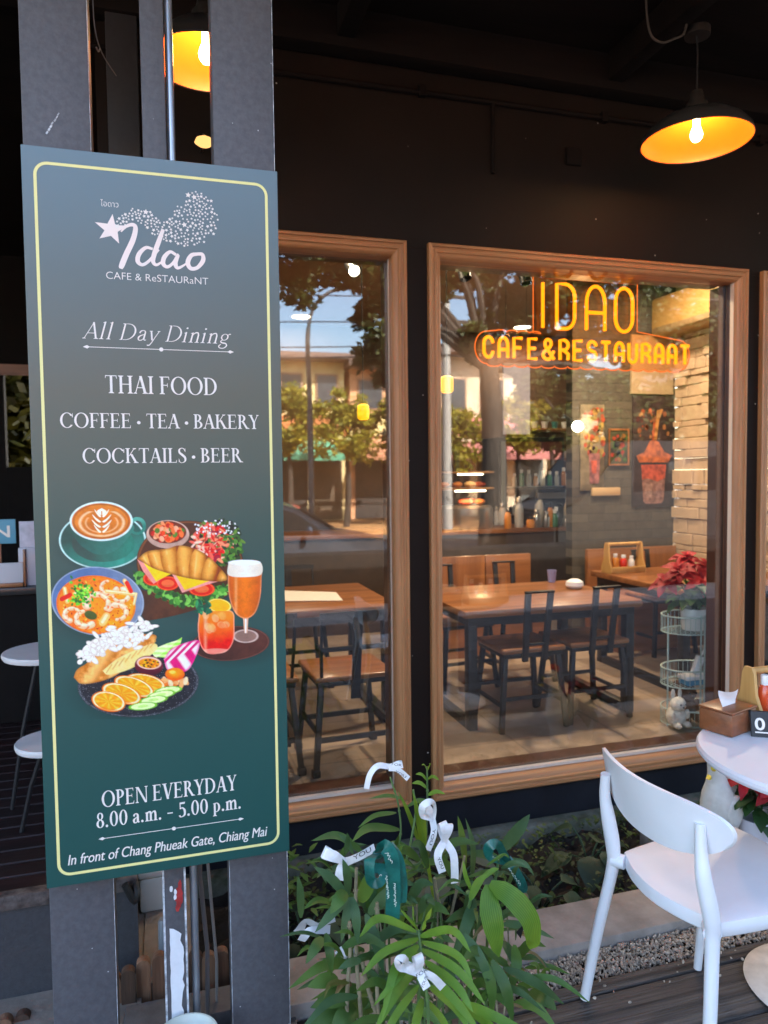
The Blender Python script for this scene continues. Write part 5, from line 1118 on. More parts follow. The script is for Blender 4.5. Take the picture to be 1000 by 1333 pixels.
for k in range(14): a = random.random()*6.28; r = random.uniform(.05, .24); b = MB(); b.sphere((2.88+r*math.cos(a), 6.85+r*math.sin(a)*.8, 1.245+.032 if k < 8 else 1.452), random.uniform(.03, .05), 10, 1.2, 1, .65); tag(b.build('pastry', mat('pastry_%d' % (k % 3), [(.5, .18, .04), (.6, .1, .03), (.45, .28, .1)][k % 3], .6)), ['golden', 'reddish', 'pale'][k % 3]+' pastry on the display at the back counter', 'pastry', 'pastries on the display')
t = thing('drink_fridge', 'tall glass fronted drink fridge with dark frame behind the counter', 'fridge', (3.85, 7.5, FL))
MB().box((3.48, 7.3, FL), (4.28, 7.9, 1.95), .01).build('cabinet', mat('fridge_black', (.02, .02, .022), .4), t)
MB().box((3.51, 7.285, FL+.1), (3.56, 7.299, 1.9), .002).build('door_edge', mat('fridge_edge', (.30, .36, .36), .35), t); MB().box((3.57, 7.29, 1.70), (4.25, 7.299, 1.9)).build('header', mat('fridge_header', (.16, .05, .045), .5), t)
for r_ in range(4):
    b = MB(); b.box((3.58, 7.27, .5+r_*.3), (4.25, 7.298, .515+r_*.3)); b.build('shelf', M_PIPE, t)
random.seed(31)
for k in range(16):
    x = 3.62+(k % 8)*.085; zz = 1.115 if k < 8 else 1.415; bottle(x, 7.20, zz, .026, random.uniform(.13, .2), ['pale', 'green', 'clear', 'amber'][k % 4]+' drink bottle on the '+('lower' if k < 8 else 'upper')+' fridge shelf', mat('drink_%d' % (k % 4), [(.5, .5, .45), (.05, .22, .1), (.4, .44, .46), (.45, .2, .06)][k % 4], .2), M_CAPW, 'drink_bottle', 'bottle', 'bottles in the drink fridge')
t = MB(); 
for k, (px_, h, col, lab) in enumerate(((620, .20, (.6, .55, .45), 'pale bottle beside the display on the counter'), (676, .30, (.35, .36, .36), 'tall clear glass jar on the counter'), (702, .34, (.55, .50, .40), 'tall pale trophy like cup on the counter'), (737, .30, (.55, .40, .25), 'copper coloured shaker on the counter'))):
    p = at(px_, 720, Y=6.62); bottle(p.x, 6.62, 1.021, .045, h, lab, mat('counter_item_%d' % k, col, .3), MATS['brushed_steel'], 'counter_bottle', 'bottle', 'bottles on the back counter')
rn = random.Random(14)
for k in range(26):                                  # cups, jars and bottles crowding the counter
    x = (2.45+.18*rn.random()) if k % 4 == 0 else (3.14+.9*rn.random()); yy = 6.50+.07*rn.random() if (k % 2 or x > 3.4) else 6.95; h = rn.uniform(.07, .26)
    bottle(x, yy, 1.021, rn.uniform(.022, .042), h, 'small %s %s crowding the back counter' % (['white', 'amber', 'dark', 'steel', 'red', 'green'][k % 6], 'jar' if h < .16 else 'bottle'), [M_CERAMIC, M_YEL, M_BLACK, MATS['brushed_steel'], M_RED, mat('green_tin', (.06, .2, .1), .3)][k % 6], [MATS['brushed_steel'], M_BLACK, M_CAPW][k % 3], 'counter_jar', 'jar', 'small jars and bottles crowding the counter')
t = thing('wall_shelf', 'dark wall shelf with a row of cups above the service counter', 'shelf', (4.3, 7.9, 1.7)); MB().box((3.86, 7.75, 1.70), (4.75, 7.99, 1.73), .004).build('board', M_TABLE['x'], t); MB().box((3.86, 7.75, 2.05), (4.75, 7.99, 2.08), .004).build('board', M_TABLE['x'], t)
for k in range(12):
    tag(MB().lathe([(0, 0), (.03, 0), (.042, .08), (.038, .08), (.028, .01)], (3.93+.135*(k % 6), 7.84, 1.731 if k < 6 else 2.081), 14).build('cup', [M_CERAMIC, mat('teal_cup', (.05, .2, .19), .3), M_CAPW][k % 3]), '%s cup standing on the %s board of the wall shelf' % (['white', 'teal', 'pale'][k % 3], 'lower' if k < 6 else 'upper'), 'cup', 'cups on the wall shelf')
b = thing('coffee_machine', 'dark espresso machine with chrome trim behind the wooden plaque', 'coffee machine', (3.73, 6.8, 1.02))
MB().box((3.56, 6.6, 1.021), (3.90, 7.0, 1.40), .02, 3).build('body', mat('machine_black', (.03, .028, .028), .3), b); MB().box((3.57, 6.585, 1.30), (3.89, 6.599, 1.36), .004).build('trim', MATS['brushed_steel'], b)
for k in range(2): MB().tube([(3.66+.14*k, 6.6, 1.24), (3.66+.14*k, 6.5, 1.23)], .014, 8).build('handle', M_BLACK, b)
tag(MB().box((2.86, 5.9, 1.90), (3.12, 5.915, 2.52), .002).build('notice_board', mat('lilac_notice', (.20, .19, .24), .6, var=.06)), 'pale lilac notice sheet hanging below the neon sign inside', 'notice')
for x in (2.89, 3.09): tag(MB().tube([(x, 5.907, 2.52), (x, 5.907, 3.2)], .002, 5).build('hanging_wire', M_BLACK), 'thin wire holding up the lilac notice sheet', 'wire', 'wires of the notice sheet')

# ================================================================== the dark veranda at the side
t = thing('veranda_counter', 'black counter in the dark veranda beyond the signboard', 'counter', (-1.4, 4.5, .265))
MB().box((-3, 4.25, .266), (-.5, 4.9, .95), .01).build('body', M_DK, t); MB().box((-3.02, 4.22, .951), (-.48, 4.92, .99), .005).build('top', mat('black_top', (.03, .03, .03), .25), t)
t = thing('open_sign', 'small blue sign standing on the veranda counter, cut by the photo edge', 'sign', (-.86, 4.4, .99)); p = at(0, 692, Y=4.35)
MB().box((p.x-.30, 4.34, p.z-.065), (p.x+.078, 4.355, p.z+.065), .003).build('board', mat('sky_blue_board', (.12, .36, .50), .5), t); MB().box((p.x-.2, 4.356, .991), (p.x-.0, 4.37, p.z-.05)).build('easel', M_TABLE['z'], t)
sans('OPEN', t, M_INKW, p.x-.26, p.x+.050, p.z-.03, .062, 4.3385, bold=.01)
t = thing('brochure_holder', 'pale holder with printed brochures on the veranda counter', 'brochure holder', (-.68, 4.35, .99)); p = at(38, 720, Y=4.3)
MB().box((p.x-.045, 4.30, .991), (p.x+.06, 4.312, p.z+.17), .002).build('card', mat('lilac_card', (.46, .44, .52), .6, var=.15, vscale=20), t); MB().box((p.x-.05, 4.28, .991), (p.x+.065, 4.299, p.z+.03), .002).build('pocket', mat('holder_acrylic', (.36, .35, .42), .3), t)
t = thing('menu_stand', 'wooden stand with small pale cards on the veranda counter', 'stand', (-.82, 4.3, .99)); p = at(10, 745, Y=4.28)
MB().box((p.x-.14, 4.27, .991), (p.x+.075, 4.285, p.z+.05), .002).build('card', mat('pale_card', (.5, .5, .55), .6), t); MB().box((p.x+.078, 4.26, .991), (p.x+.090, 4.29, p.z+.12), .002).build('post', M_TABLE['z'], t); MB().box((p.x-.15, 4.25, .991), (p.x+.077, 4.269, 1.012), .002).build('shelf', M_TABLE['x'], t)
def bistro(name, x, y, zt, r, label, cat):
    t = thing(name, label, cat, (x, y, .265), 'white topped bistro pieces in the dark veranda')
    MB().lathe([(0, -.022), (r*.97, -.022), (r, -.012), (r, -.004), (r*.98, 0), (0, 0)], (x, y, zt), 40).build('top', mat('bistro_white', (.62, .60, .60), .5, var=.06), t)
    b = MB()
    for k in range(3): a = 2.1*k+.6; b.tube([(x+.3*r*math.cos(a), y+.3*r*math.sin(a), zt-.02), (x+.75*r*math.cos(a), y+.75*r*math.sin(a), (zt+.265)/2), (x+1.1*r*math.cos(a), y+1.1*r*math.sin(a), .267)], .008, 8)
    b.build('legs', M_BLACK, t)
bistro('bistro_table', -.43, 3.05, .905, .17, 'small white topped bistro table in the dark veranda', 'table'); bistro('bistro_stool', -.40, 2.85, .62, .13, 'low white topped stool under the bistro table', 'stool')
# ================================================================== outdoor table and chair
TX, TY = 1.865, 1.675
t = thing('round_table', 'round white cafe table on a pedestal standing on the wooden deck', 'table', (TX, TY, 0))
MB().lathe([(0, .685), (.33, .685), (.352, .690), (.362, .702), (.362, .712), (.356, .720), (0, .7205)], (TX, TY, 0), 96).build('tabletop', M_WHITE, t)
MB().lathe([(.11, .684), (.05, .66), (.036, .6), (.034, .1), (.045, .045), (.06, .03)], (TX, TY, 0), 32).build('column', M_WHITE, t)
MB().lathe([(0, .034), (.06, .032), (.15, .022), (.212, .010), (.220, .004), (.216, 0), (0, 0)], (TX, TY, 0), 72).build('base', mat('scuffed_white', (.60, .56, .53), .55, var=.14, vscale=14, bump=.1), t)
# chair
CHX, CHY, CHA = 1.466, 1.648, .07
ch = thing('white_chair', 'white plastic chair with oval backrest pulled up to the round table', 'chair', (0, 0, 0), None, True)
out = []
def sx_(t): return t
seat = bez([(-.198, .172), (-.232, .09), (-.246, .0), (-.232, -.09), (-.198, -.172), (-.16, -.192), (.12, -.222), (.185, -.215), (.212, -.17), (.222, 0), (.212, .17), (.185, .215), (.12, .222), (-.16, .192), (-.198, .172)], 6)[:-1]
b = MB(); rings = []
for z, k, dz in ((.412, .985, 0), (.416, 1.0, 0), (.440, 1.0, 0), (.449, .985, 0), (.452, .93, 0), (.447, .6, 0), (.445, .25, 0)):
    rings.append([b.b.verts.new((q[0]*k, q[1]*k, z+.012*max(0, q[0]*k/.22))) for q in seat])
n = len(seat)
for A_, B_ in zip(rings, rings[1:]):
    for j in range(n): b.b.faces.new((A_[j], A_[(j+1) % n], B_[(j+1) % n], B_[j]))
b.b.faces.new(rings[0][::-1]); b.b.faces.new(rings[-1]); b.build('seat', M_WHITE, ch, 40)
def backpt(u, v, th=0):
    """u along the band -1..1, v up -1..1"""
    ang = u*.60; rad = .44; zc = .690; h = .082
    hh = h*math.sqrt(max(0, 1-min(1, abs(u))**2.6))
    return (-.252+rad*(1-math.cos(ang))-.20*v*hh-th, rad*math.sin(ang)+.035, zc+v*hh-.025*(1-u*u)+.01*u)
b = MB(); nu, nv = 56, 10
G_ = [[[b.b.verts.new(backpt(math.sin(math.pi/2*(-1+2*i/nu)), -1+2*j/nv, th*(1-.0))) for j in range(nv+1)] for i in range(nu+1)] for th in (0, .012)]
for s_ in (0, 1):
    for i in range(nu):
        for j in range(nv): b.b.faces.new((G_[s_][i][j], G_[s_][i+1][j], G_[s_][i+1][j+1], G_[s_][i][j+1]))
for i in range(nu):
    for j in (0, nv): b.b.faces.new((G_[0][i][j], G_[0][i+1][j], G_[1][i+1][j], G_[1][i][j]))
bmesh.ops.remove_doubles(b.b, verts=b.b.verts, dist=.0002); b.build('backrest', M_WHITE, ch, 60)
for sy in (-1, 1):
    b = MB(); P_ = [(-.290, sy*.232, 0), (-.258, sy*.216, .2), (-.226, sy*.190, .40), (-.226, sy*.187, .47), (-.238, sy*.184+.01, .56), (-.246 if sy > 0 else -.232, sy*.178+.02, .62), (-.252 if sy > 0 else -.226, sy*.168+.02, .69)]
    q = bez(P_, 6); k = len(q); tt = np.linspace(0, 1, k)
    rad = np.interp(tt, [0, .3, .55, .65, .8, 1], [.0145, .017, .0215, .0205, .0165, .0135]); b.tube(q, list(rad), 16, flat=1.0); b.build('rear_leg', M_WHITE, ch, 60)
    b = MB(); P_ = [(.118, sy*.212, 0), (.126, sy*.200, .2), (.132, sy*.190, .42)]; q = bez(P_, 6); b.tube(q, list(np.interp(np.linspace(0, 1, len(q)), [0, 1], [.012, .0185])), 16); b.build('front_leg', M_WHITE, ch, 60)
    b = MB(); b.tube([(-.205, sy*.16, .432), (-.226, sy*.19, .432)], [.02, .022], 12); b.build('joint', M_WHITE, ch, 60)
ch.location = (CHX, CHY, 0); ch.rotation_euler.z = CHA
# things on the table
def rot(cx, cy, a): return Matrix.Translation((cx, cy, 0)) @ Matrix.Rotation(a, 4, 'Z') @ Matrix.Translation((-cx, -cy, 0))
WALN = wood('walnut_box', (.27, .095, .035), (.16, .052, .02), 'x', 26, .35, .06)
bx, by = 1.738, 1.942; A_ = .30
t = thing('tissue_box', 'brown wooden tissue box with a white tissue pulled out', 'box', (bx, by, .7205)); Mx = rot(bx, by, A_)
b = MB(); b.box((bx-.07, by-.058, .7215), (bx+.07, by+.058, .793), .006, 2, m=Mx); b.build('body', WALN, t)
b = MB(); b.box((bx-.0715, by-.0595, .7935), (bx+.0715, by+.0595, .801), .003, 2, m=Mx); b.build('lid', WALN, t)
b = MB(); rows = []
for j in range(9):
    v = j/8; row = []
    for i in range(11):
        u = i/10; x = bx-.036+.072*u+v*(-.036+.040*u*u); zz = .801+(.062-.014*u)*v-.004*math.sin(u*3.1)*v
        row.append(b.b.verts.new(Mx @ Vector((x, by-.004+.010*math.sin(u*4+v*2)*v-.016*v*v+.012*v*u, zz))))
    rows.append(row)
for p_, q_ in zip(rows, rows[1:]):
    for i in range(10): b.b.faces.new((p_[i], p_[i+1], q_[i+1], q_[i]))
b.build('tissue', mat('tissue_paper', (.82, .82, .83), .9, bump=.1, bscale=60), t, 80)
p = at(985, 930, Z=.745)
caddy(1.975, 1.965, .7215, 'pale wooden condiment caddy at the back of the round white table', 1.05, .180)
bottle(1.888, 1.945, .735, .021, .150, 'red chilli sauce bottle with white cap in the outdoor caddy', mat('orange_red_sauce', (.62, .075, .02), .18, coat=.6), M_CAPW)
bottle(1.935, 1.985, .735, .020, .125, 'amber seasoning bottle behind the red chilli sauce', M_YEL, M_CAPW); bottle(2.02, 1.95, .735, .022, .14, 'second red sauce bottle at the hidden end of the outdoor caddy', M_RED, M_CAPW)
t = thing('number_stand', 'small black folded number stand with white digits on the round table', 'table sign', (1.80, 1.84, .7205)); Mx = rot(1.815, 1.86, -.55)
for sy in (-1, 1):
    b = MB(); b.prism([Mx @ Vector((1.765, 1.86+sy*.026, .7215)), Mx @ Vector((1.885, 1.86+sy*.026, .7215)), Mx @ Vector((1.885, 1.86+sy*.003, .795)), Mx @ Vector((1.765, 1.86+sy*.003, .795))], (0, sy*.004, 0)); b.build('panel', mat('matt_black_card', (.025, .025, .028), .6), t)
txt = sans('01', t, M_INKW, 0, .05, 0, .036, 0, bold=.02)
n3 = Vector((0, -.0735, -.023)).normalized(); upv = Vector((0, .023, .0735)).normalized()
Tm = Mx @ Matrix(((1, 0, 0, 1.776), (0, 1, upv.y, 1.8645-.026-.0055), (0, 0, upv.z, .744), (0, 0, 0, 1))); txt.data.transform(Tm)
b = MB(); b.box((.0, -.0003, -.010), (.05, .0003, -.006)); u_ = b.build('underline', M_INKW, t, smooth=0); u_.data.transform(Tm)
tag(MB().sphere((1.858, 1.885, .745), .032, 20, 1, .8, .75).build('white_shaker', M_CERAMIC), 'round white ceramic pot behind the black number stand', 'pot')

# ================================================================== planter bed behind the kerb
t = thing('stone_slab', 'flat grey stone slab in the planting bed under the table', 'stone', (2.35, 2.52, -.16)); 
MB().box((2.02, 2.36, -.17), (3.1, 2.80, -.045), .02, 2).build('slab', mat('rough_grey_stone', (.16, .155, .15), .9, var=.3, vscale=9, bump=.7, bscale=22), t)
# white hen statue: body lofted, wings, tail
hx, hy = 2.20, 2.50; p = at(938, 1015, Y=hy)
t = thing('hen_statue', 'white ceramic hen statue standing in the planting bed behind the chair', 'statue', (hx, hy, -.044))
M_HEN = mat('white_glaze', (.66, .65, .62), .35, var=.1, vscale=12, bump=.35, bscale=35)
b = MB(); prof = [(0, 0), (.062, 0), (.070, .02), (.056, .045), (.070, .09), (.092, .15), (.097, .20), (.085, .255), (.060, .30), (.044, .345), (.040, .385), (.043, .41), (.036, .435), (0, .45)]
b.lathe(prof, (0, 0, 0), 28, 1, .95)
for v in b.b.verts:
    k = v.co.z; v.co.x += -.055*max(0, (k-.22)/.22); v.co.x *= 1.0
b.sphere((.095, 0, .23), .07, 14, .7, .55, 1.2)
for sy in (-1, 1): b.sphere((.02, sy*.075, .19), .07, 14, 1.0, .35, 1.05)
b.build('body', M_HEN, t, 60, xf=Matrix.Translation((hx, hy, -.044)) @ Matrix.Rotation(.3, 4, 'Z') @ Matrix.Diagonal((.80, .80, 1, 1)))
b = MB(); b.prism([(hx-.085, hy-.05, .315), (hx-.105, hy-.062, .305), (hx-.083, hy-.05, .30)], (0, .02, 0)); b.sphere((hx-.075, hy-.052, .345), .012, 10); b.build('beak', mat('yellow_beak', (.6, .48, .03), .5), t)
b = MB(); 
for k in range(4): b.sphere((hx-.06+.022*k-.01, hy-.005, .412+.012*math.sin(k*1.2)), .016, 10, .9, .5, 1.2)
b.build('comb', mat('red_comb', (.5, .03, .03), .5), t)
poinsettia(2.365, 2.46, -.044, .95, 'red poinsettia in a white pot on the stone slab under the table', mat('lilac_white_pot', (.66, .64, .72), .4), .082, .15, 'potted red poinsettias', 5, 11)
# low leafy plants and moss in the bed
L_DARK = leafmat('shade_leaf', (.036, .092, .018), (.085, .17, .034), 7, .42, .25)
L_MID = leafmat('mid_leaf', (.065, .155, .026), (.14, .25, .048), 8, .4, .3)
L_BLUE = leafmat('bluish_leaf', (.048, .118, .045), (.10, .19, .075), 8, .45, .28)
L_LIME = leafmat('lime_leaf', (.13, .28, .03), (.24, .42, .05), 9, .4, .4)
M_STEM = mat('cane_stem', (.24, .20, .12), .7, var=.3, vscale=40, bump=.3); M_GSTEM = mat('green_stem', (.09, .16, .05), .5, var=.2)
def broad_leaf(b, base, tip, wd, sag=.02, up=(0, 0, 1), n=7, shape=(.1, .75, 1, .95, .75, .45, .02), fold=.2):
    base, tip = Vector(base), Vector(tip); P_ = []
    for i in range(n):
        s_ = i/(n-1); P_.append(base.lerp(tip, s_)+Vector((0, 0, sag*4*s_*(1-s_))))
    b.leaf(P_, [max(.001, wd*k) for k in shape], up, fold, .03)
random.seed(17)
b = MB(True)
for k in range(2600):
    x = random.uniform(.33, 3.6); yy = random.uniform(2.33, 2.98); z = -.14+random.random()*.05+ (yy-2.3)*.06
    a = random.random()*6.28; L = random.uniform(.012, .036); d = Vector((math.cos(a), math.sin(a), random.uniform(.0, .9)))
    broad_leaf(b, (x, yy, z), Vector((x, yy, z))+d*L, L*.32, .004, n=4, shape=(.2, 1, .8, .02))
stuff(tag(b.build('ground_cover', leafmat('moss_leaf', (.010, .022, .005), (.065, .11, .016), 0, .6, .2)), 'low dark green ground cover leaves filling the shaded planting bed', 'ground cover'))
L_BED = leafmat('bed_leaf', (.018, .040, .022), (.045, .085, .040), 8, .5, .2); L_BED2 = leafmat('bed_leaf_dull', (.05, .075, .06), (.09, .12, .09), 8, .6, .15)
def leafy(x, y, z, n, L, wd, m, label, seed, spread=.9, name='leafy_plant', zlo=.2, group='leafy plants in the planting bed'):
    t = thing(name, label, 'plant', (x, y, z), group); random.seed(seed); st = MB()
    for k in range(n):
        a = 6.28*k/n+random.uniform(-.4, .4); el = random.uniform(zlo, 1.2); l = L*random.uniform(.7, 1.2); hgt = random.uniform(.35, .8)*L*1.5
        p0 = Vector((x, y, z)); p1 = p0+Vector((math.cos(a)*spread*L*.7, math.sin(a)*spread*L*.6, hgt)); st.tube(bez([p0, p0.lerp(p1, .5)+Vector((0, 0, hgt*.2)), p1], 4), .004, 6)
        b = MB(True); d = Vector((math.cos(a), math.sin(a)*.8, -.35-random.random()*.4)).normalized(); broad_leaf(b, p1, p1+d*l, wd*random.uniform(.8, 1.15), .015); b.build('leaf', m, t)
    st.build('stem', L_BED, t); return t
leafy(1.02, 2.60, -.15, 7, .17, .052, L_BED2, 'broad leaved plant against the window ledge beside the green ribbon', 41)
leafy(1.38, 2.52, -.16, 5, .15, .05, L_BED, 'dark broad leaved plant by the kerb behind the chair', 42, zlo=-.1)
leafy(1.16, 2.42, -.16, 5, .13, .045, L_BED2, 'dusty bluish leaved plant just behind the kerb', 43)
leafy(.44, 2.55, -.15, 7, .14, .032, L_BED, 'small bright leaved plant by the wide post under the ledge', 44)
leafy(2.62, 2.66, -.15, 8, .2, .06, L_BED, 'dark leaved plant behind the hen statue', 45)
leafy(2.95, 2.5, -.15, 8, .2, .06, L_BED, 'green leaved plant beyond the poinsettia under the table', 46)
leafy(1.72, 2.72, -.15, 6, .14, .05, L_BED, 'low dark plant behind the chair seat', 47)
t = thing('wall_shrub', 'small leafy shrub in the shade behind the wide post', 'plant', (.36, 2.72, -.15), 'leafy plants in the planting bed'); random.seed(3); b = MB(True)
for k in range(130): x, yy, z = .38+random.gauss(0, .07), 2.7+random.gauss(0, .08), -.1+random.random()*.2; a = random.random()*6.28; broad_leaf(b, (x, yy, z), (x+.045*math.cos(a), yy+.045*math.sin(a), z+random.uniform(-.01, .03)), .011, .004, n=4, shape=(.2, 1, .7, .02))
b.build('leaves', L_MID, t); MB().tube([(.37, 2.72, -.15), (.38, 2.70, .1)], .006).build('stem', M_GSTEM, t)

# ================================================================== the bamboo palms tied with ribbons
def frond_curve(base, mid, tip, n=14): return bez([Vector(base), Vector(mid), Vector(tip)], n)
def frond(parent, base, mid, tip, L, wd, m, pairs=9, droop=.35, spread=1.0, start=.25, tipfan=True, seed=0, name='frond'):
    """a feather leaf: rachis with paired leaflets that arch and hang"""
    rn = random.Random(seed); C_ = [Vector(q) for q in frond_curve(base, mid, tip)]; n = len(C_)
    b = MB(True); b.tube(C_, list(np.linspace(.0032, .0012, n)), 6)
    for k in range(pairs):
        s_ = start+(1-start)*k/(pairs-1)*.98; i = min(n-2, int(s_*(n-1))); p = C_[i].lerp(C_[i+1], s_*(n-1)-i); d = (C_[i+1]-C_[i]).normalized()
        side = d.cross(Vector((0, 0, 1)))
        if side.length < .05: side = Vector((1, 0, 0))
        side.normalize(); nrm = side.cross(d)
        for sg in (-1, 1):
            fw = .35+.75*s_; l = L*(1-.45*abs(s_-.5))*rn.uniform(.88, 1.08)
            dir_ = (side*sg*spread+d*fw+nrm*.15).normalized(); P_ = []
            for j in range(7):
                u = j/6; P_.append(p+dir_*l*u+Vector((0, 0, -droop*l*u*u))+nrm*(.10*l*u*(1-u)))
            b.leaf(P_, [wd*x for x in (.25, .8, 1, .95, .75, .42, .03)], nrm if abs(nrm.z) > .1 else (0, 0, 1), .22)
    return b.build(name, m, parent)
def blade(parent, pts, wd, m, name='leaf', up=(0, -.7, .7), shape=None, fold=.2):
    q = [Vector(p) for p in bez(pts, 6)]; k = len(q); s_ = np.linspace(0, 1, k); w_ = wd*np.interp(s_, [0, .12, .35, .6, .85, 1], shape or [.25, .75, 1, .9, .45, .02]); b = MB(True); b.leaf(q, list(w_), up, fold); return b.build(name, m, parent)
def cane(parent, pts, r=.0055, m=None):
    q = bez(pts, 8); b = MB(); b.tube(q, list(np.linspace(r*1.15, r*.8, len(q))), 8)
    for i in range(3, len(q)-1, 5): 
        d = (Vector(q[i+1])-Vector(q[i])).normalized(); b.tube([Vector(q[i])-d*.002, Vector(q[i])+d*.002], r*1.3, 8)
    return b.build('cane', m or M_STEM, parent)
GB = -.02
def P(x, y, Y): return at(x, y, Y=Y)
# -- the front palm: the large drooping fan in the middle
h = thing('bamboo_palm', 'bamboo palm with one big fresh green drooping frond and a white bow', 'plant', (.56, 1.62, GB), 'bamboo palms in front of the window')
def leaflets(parent, ctr, tips, wd, m, Y, lift=26, name='frond', dY=0):
    b = MB(True); c = P(ctr[0], ctr[1], Y)
    for (sx, sy), (ex, ey), cu in tips:
        p0 = P(sx, sy, Y); p2 = P(ex, ey, Y-.10-dY); p1 = p0.lerp(p2, .45)+Vector((0, -.02, cu*.001)); q = [Vector(v) for v in bez([p0, p1, p2], 6)]
        k = len(q); s_ = np.linspace(0, 1, k); w_ = wd*np.interp(s_, [0, .12, .35, .6, .85, 1], [.3, .75, 1, .9, .5, .02]); b.leaf(q, list(w_), (0, -.75, .66), .24)
    return b.build(name, m, parent)
HY = 1.58
def leaflets3(parent, tri, wd, m, Y, name='frond'):
    b = MB(True); rn = random.Random(int(tri[0][0][0]))
    for p_, q_, e_ in tri:
        q = [Vector(v) for v in bez([P(p_[0], p_[1], Y), P(q_[0], q_[1], Y-.075), P(e_[0], e_[1], Y-.12)], 8)]; k = len(q); s_ = np.linspace(0, 1, k)
        w_ = wd*rn.uniform(.88, 1.1)*np.interp(s_, [0, .08, .3, .6, .85, 1], [.25, .7, 1, .92, .55, .03]); b.leaf(q, list(w_), (rn.uniform(-.15, .15), -.72, .69), .26, .04)
    return b.build(name, m, parent)
leaflets3(h, [((545, 1222), (500, 1240), (470, 1271)), ((545, 1231), (515, 1260), (497, 1330)), ((540, 1262), (512, 1298), (488, 1342)), ((545, 1283), (514, 1324), (498, 1362)), ((550, 1300), (541, 1332), (532, 1378)), ((542, 1213), (494, 1196), (468, 1220)), ((545, 1240), (522, 1268), (486, 1310)),
              ((547, 1219), (588, 1212), (613, 1240)), ((549, 1226), (595, 1244), (616, 1278)), ((549, 1236), (596, 1264), (632, 1308)), ((553, 1251), (594, 1284), (616, 1318)), ((557, 1282), (592, 1312), (612, 1342)), ((555, 1302), (578, 1332), (592, 1370)), ((551, 1262), (590, 1300), (628, 1348))], .0098, L_LIME, HY)
leaflets3(h, [((600, 1305), (640, 1322), (692, 1346)), ((604, 1312), (640, 1338), (664, 1368))], .011, L_LIME, HY+.05, 'low_leaf')
leaflets3(h, [((545, 1211), (533, 1198), (521, 1184)), ((541, 1209), (538, 1196), (537, 1178)), ((549, 1211), (555, 1198), (562, 1182))], .0055, L_LIME, HY-.02, 'young_leaf')
MB().tube([P(560, 1400, HY-.02), P(557, 1305, HY-.03), P(549, 1245, HY-.02), P(545, 1210, HY)], [.004, .004, .003, .002], 8).build('rachis', M_GSTEM, h)
cane(h, [(.55, 1.66, GB), (.56, 1.64, .2), P(547, 1230, HY)], .005, M_GSTEM)
L_SPLIT = leafmat('split_leaf_green', (.125, .27, .03), (.23, .40, .05), 3.2, .38, .4)
# -- the lime bi-lobed leaf and stems on the window side
r2 = thing('bamboo_palm', 'bamboo palm with a broad split lime leaf and a green ribbon', 'plant', (.78, 1.85, GB), 'bamboo palms in front of the window')
blade(r2, [P(636, 1152, 1.72), P(638, 1185, 1.68), P(644, 1215, 1.66), P(650, 1246, 1.66)], .030, L_SPLIT, 'split_leaf', fold=.12, shape=[.3, .72, 1, .95, .6, .05])
blade(r2, [P(638, 1150, 1.72), P(665, 1168, 1.68), P(688, 1195, 1.66), P(694, 1222, 1.66), P(690, 1236, 1.67)], .031, L_SPLIT, 'split_leaf', fold=.12, shape=[.3, .8, 1, .9, .6, .05])
blade(r2, [P(612, 1172, 1.74), P(622, 1150, 1.74), P(636, 1137, 1.73)], .011, L_LIME, 'young_leaf'); blade(r2, [P(614, 1160, 1.75), P(606, 1140, 1.75), P(603, 1120, 1.76)], .007, L_LIME, 'young_leaf')
blade(r2, [P(620, 1150, 1.76), P(640, 1134, 1.76), P(650, 1131, 1.76)], .007, L_LIME, 'young_leaf')
cane(r2, [(.78, 1.85, GB), (.775, 1.8, .25), P(636, 1152, 1.73)], .005, M_GSTEM); cane(r2, [(.73, 1.86, GB), (.72, 1.8, .25), P(612, 1175, 1.75), P(609, 1160, 1.75)], .005, M_GSTEM)
rr_ = random.Random(77)
for (bx_, by_), (tx_, ty_), w_, m_, Y_ in (((604, 1215), (640, 1300), .013, L_BLUE, 1.66), ((603, 1210), (612, 1150), .013, L_BLUE, 1.80), ((606, 1130), (596, 1062), .013, L_MID, 1.95), ((614, 1150), (606, 1065), .010, L_BLUE, 1.96), ((600, 1160), (562, 1098), .013, L_MID, 1.86), ((618, 1170), (590, 1250), .016, L_BLUE, 1.74), ((612, 1190), (580, 1200), .013, L_DARK, 1.80), ((640, 1200), (722, 1222), .011, L_BLUE, 1.78), ((655, 1225), (678, 1270), .014, L_BLUE, 1.74), ((640, 1250), (668, 1335), .016, L_DARK, 1.62), ((655, 1260), (735, 1308), .013, L_DARK, 1.64), ((670, 1230), (660, 1300), .015, L_MID, 1.7), ((600, 1230), (570, 1320), .014, L_DARK, 1.7), ((622, 1240), (640, 1330), .015, L_MID, 1.64), ((690, 1290), (725, 1315), .02, L_DARK, 1.66), ((650, 1110), (690, 1060), .022, L_BLUE, 2.3), ((660, 1125), (600, 1110), .015, L_DARK, 2.05)):
    a_, c_ = P(bx_, by_, Y_+.03), P(tx_, ty_, Y_-.03); blade(r2, [a_, a_.lerp(c_, .5)+Vector((rr_.uniform(-.01, .01), -.015, .018)), c_], w_, m_)
for x_ in (.70, .74, .81, .86): cane(r2, [(x_, 1.9, GB), (x_+rr_.uniform(-.02, .02), 1.86, .25), (x_+rr_.uniform(-.04, .04), 1.82, rr_.uniform(.4, .62))], .0045, M_STEM if x_ < .8 else M_GSTEM)
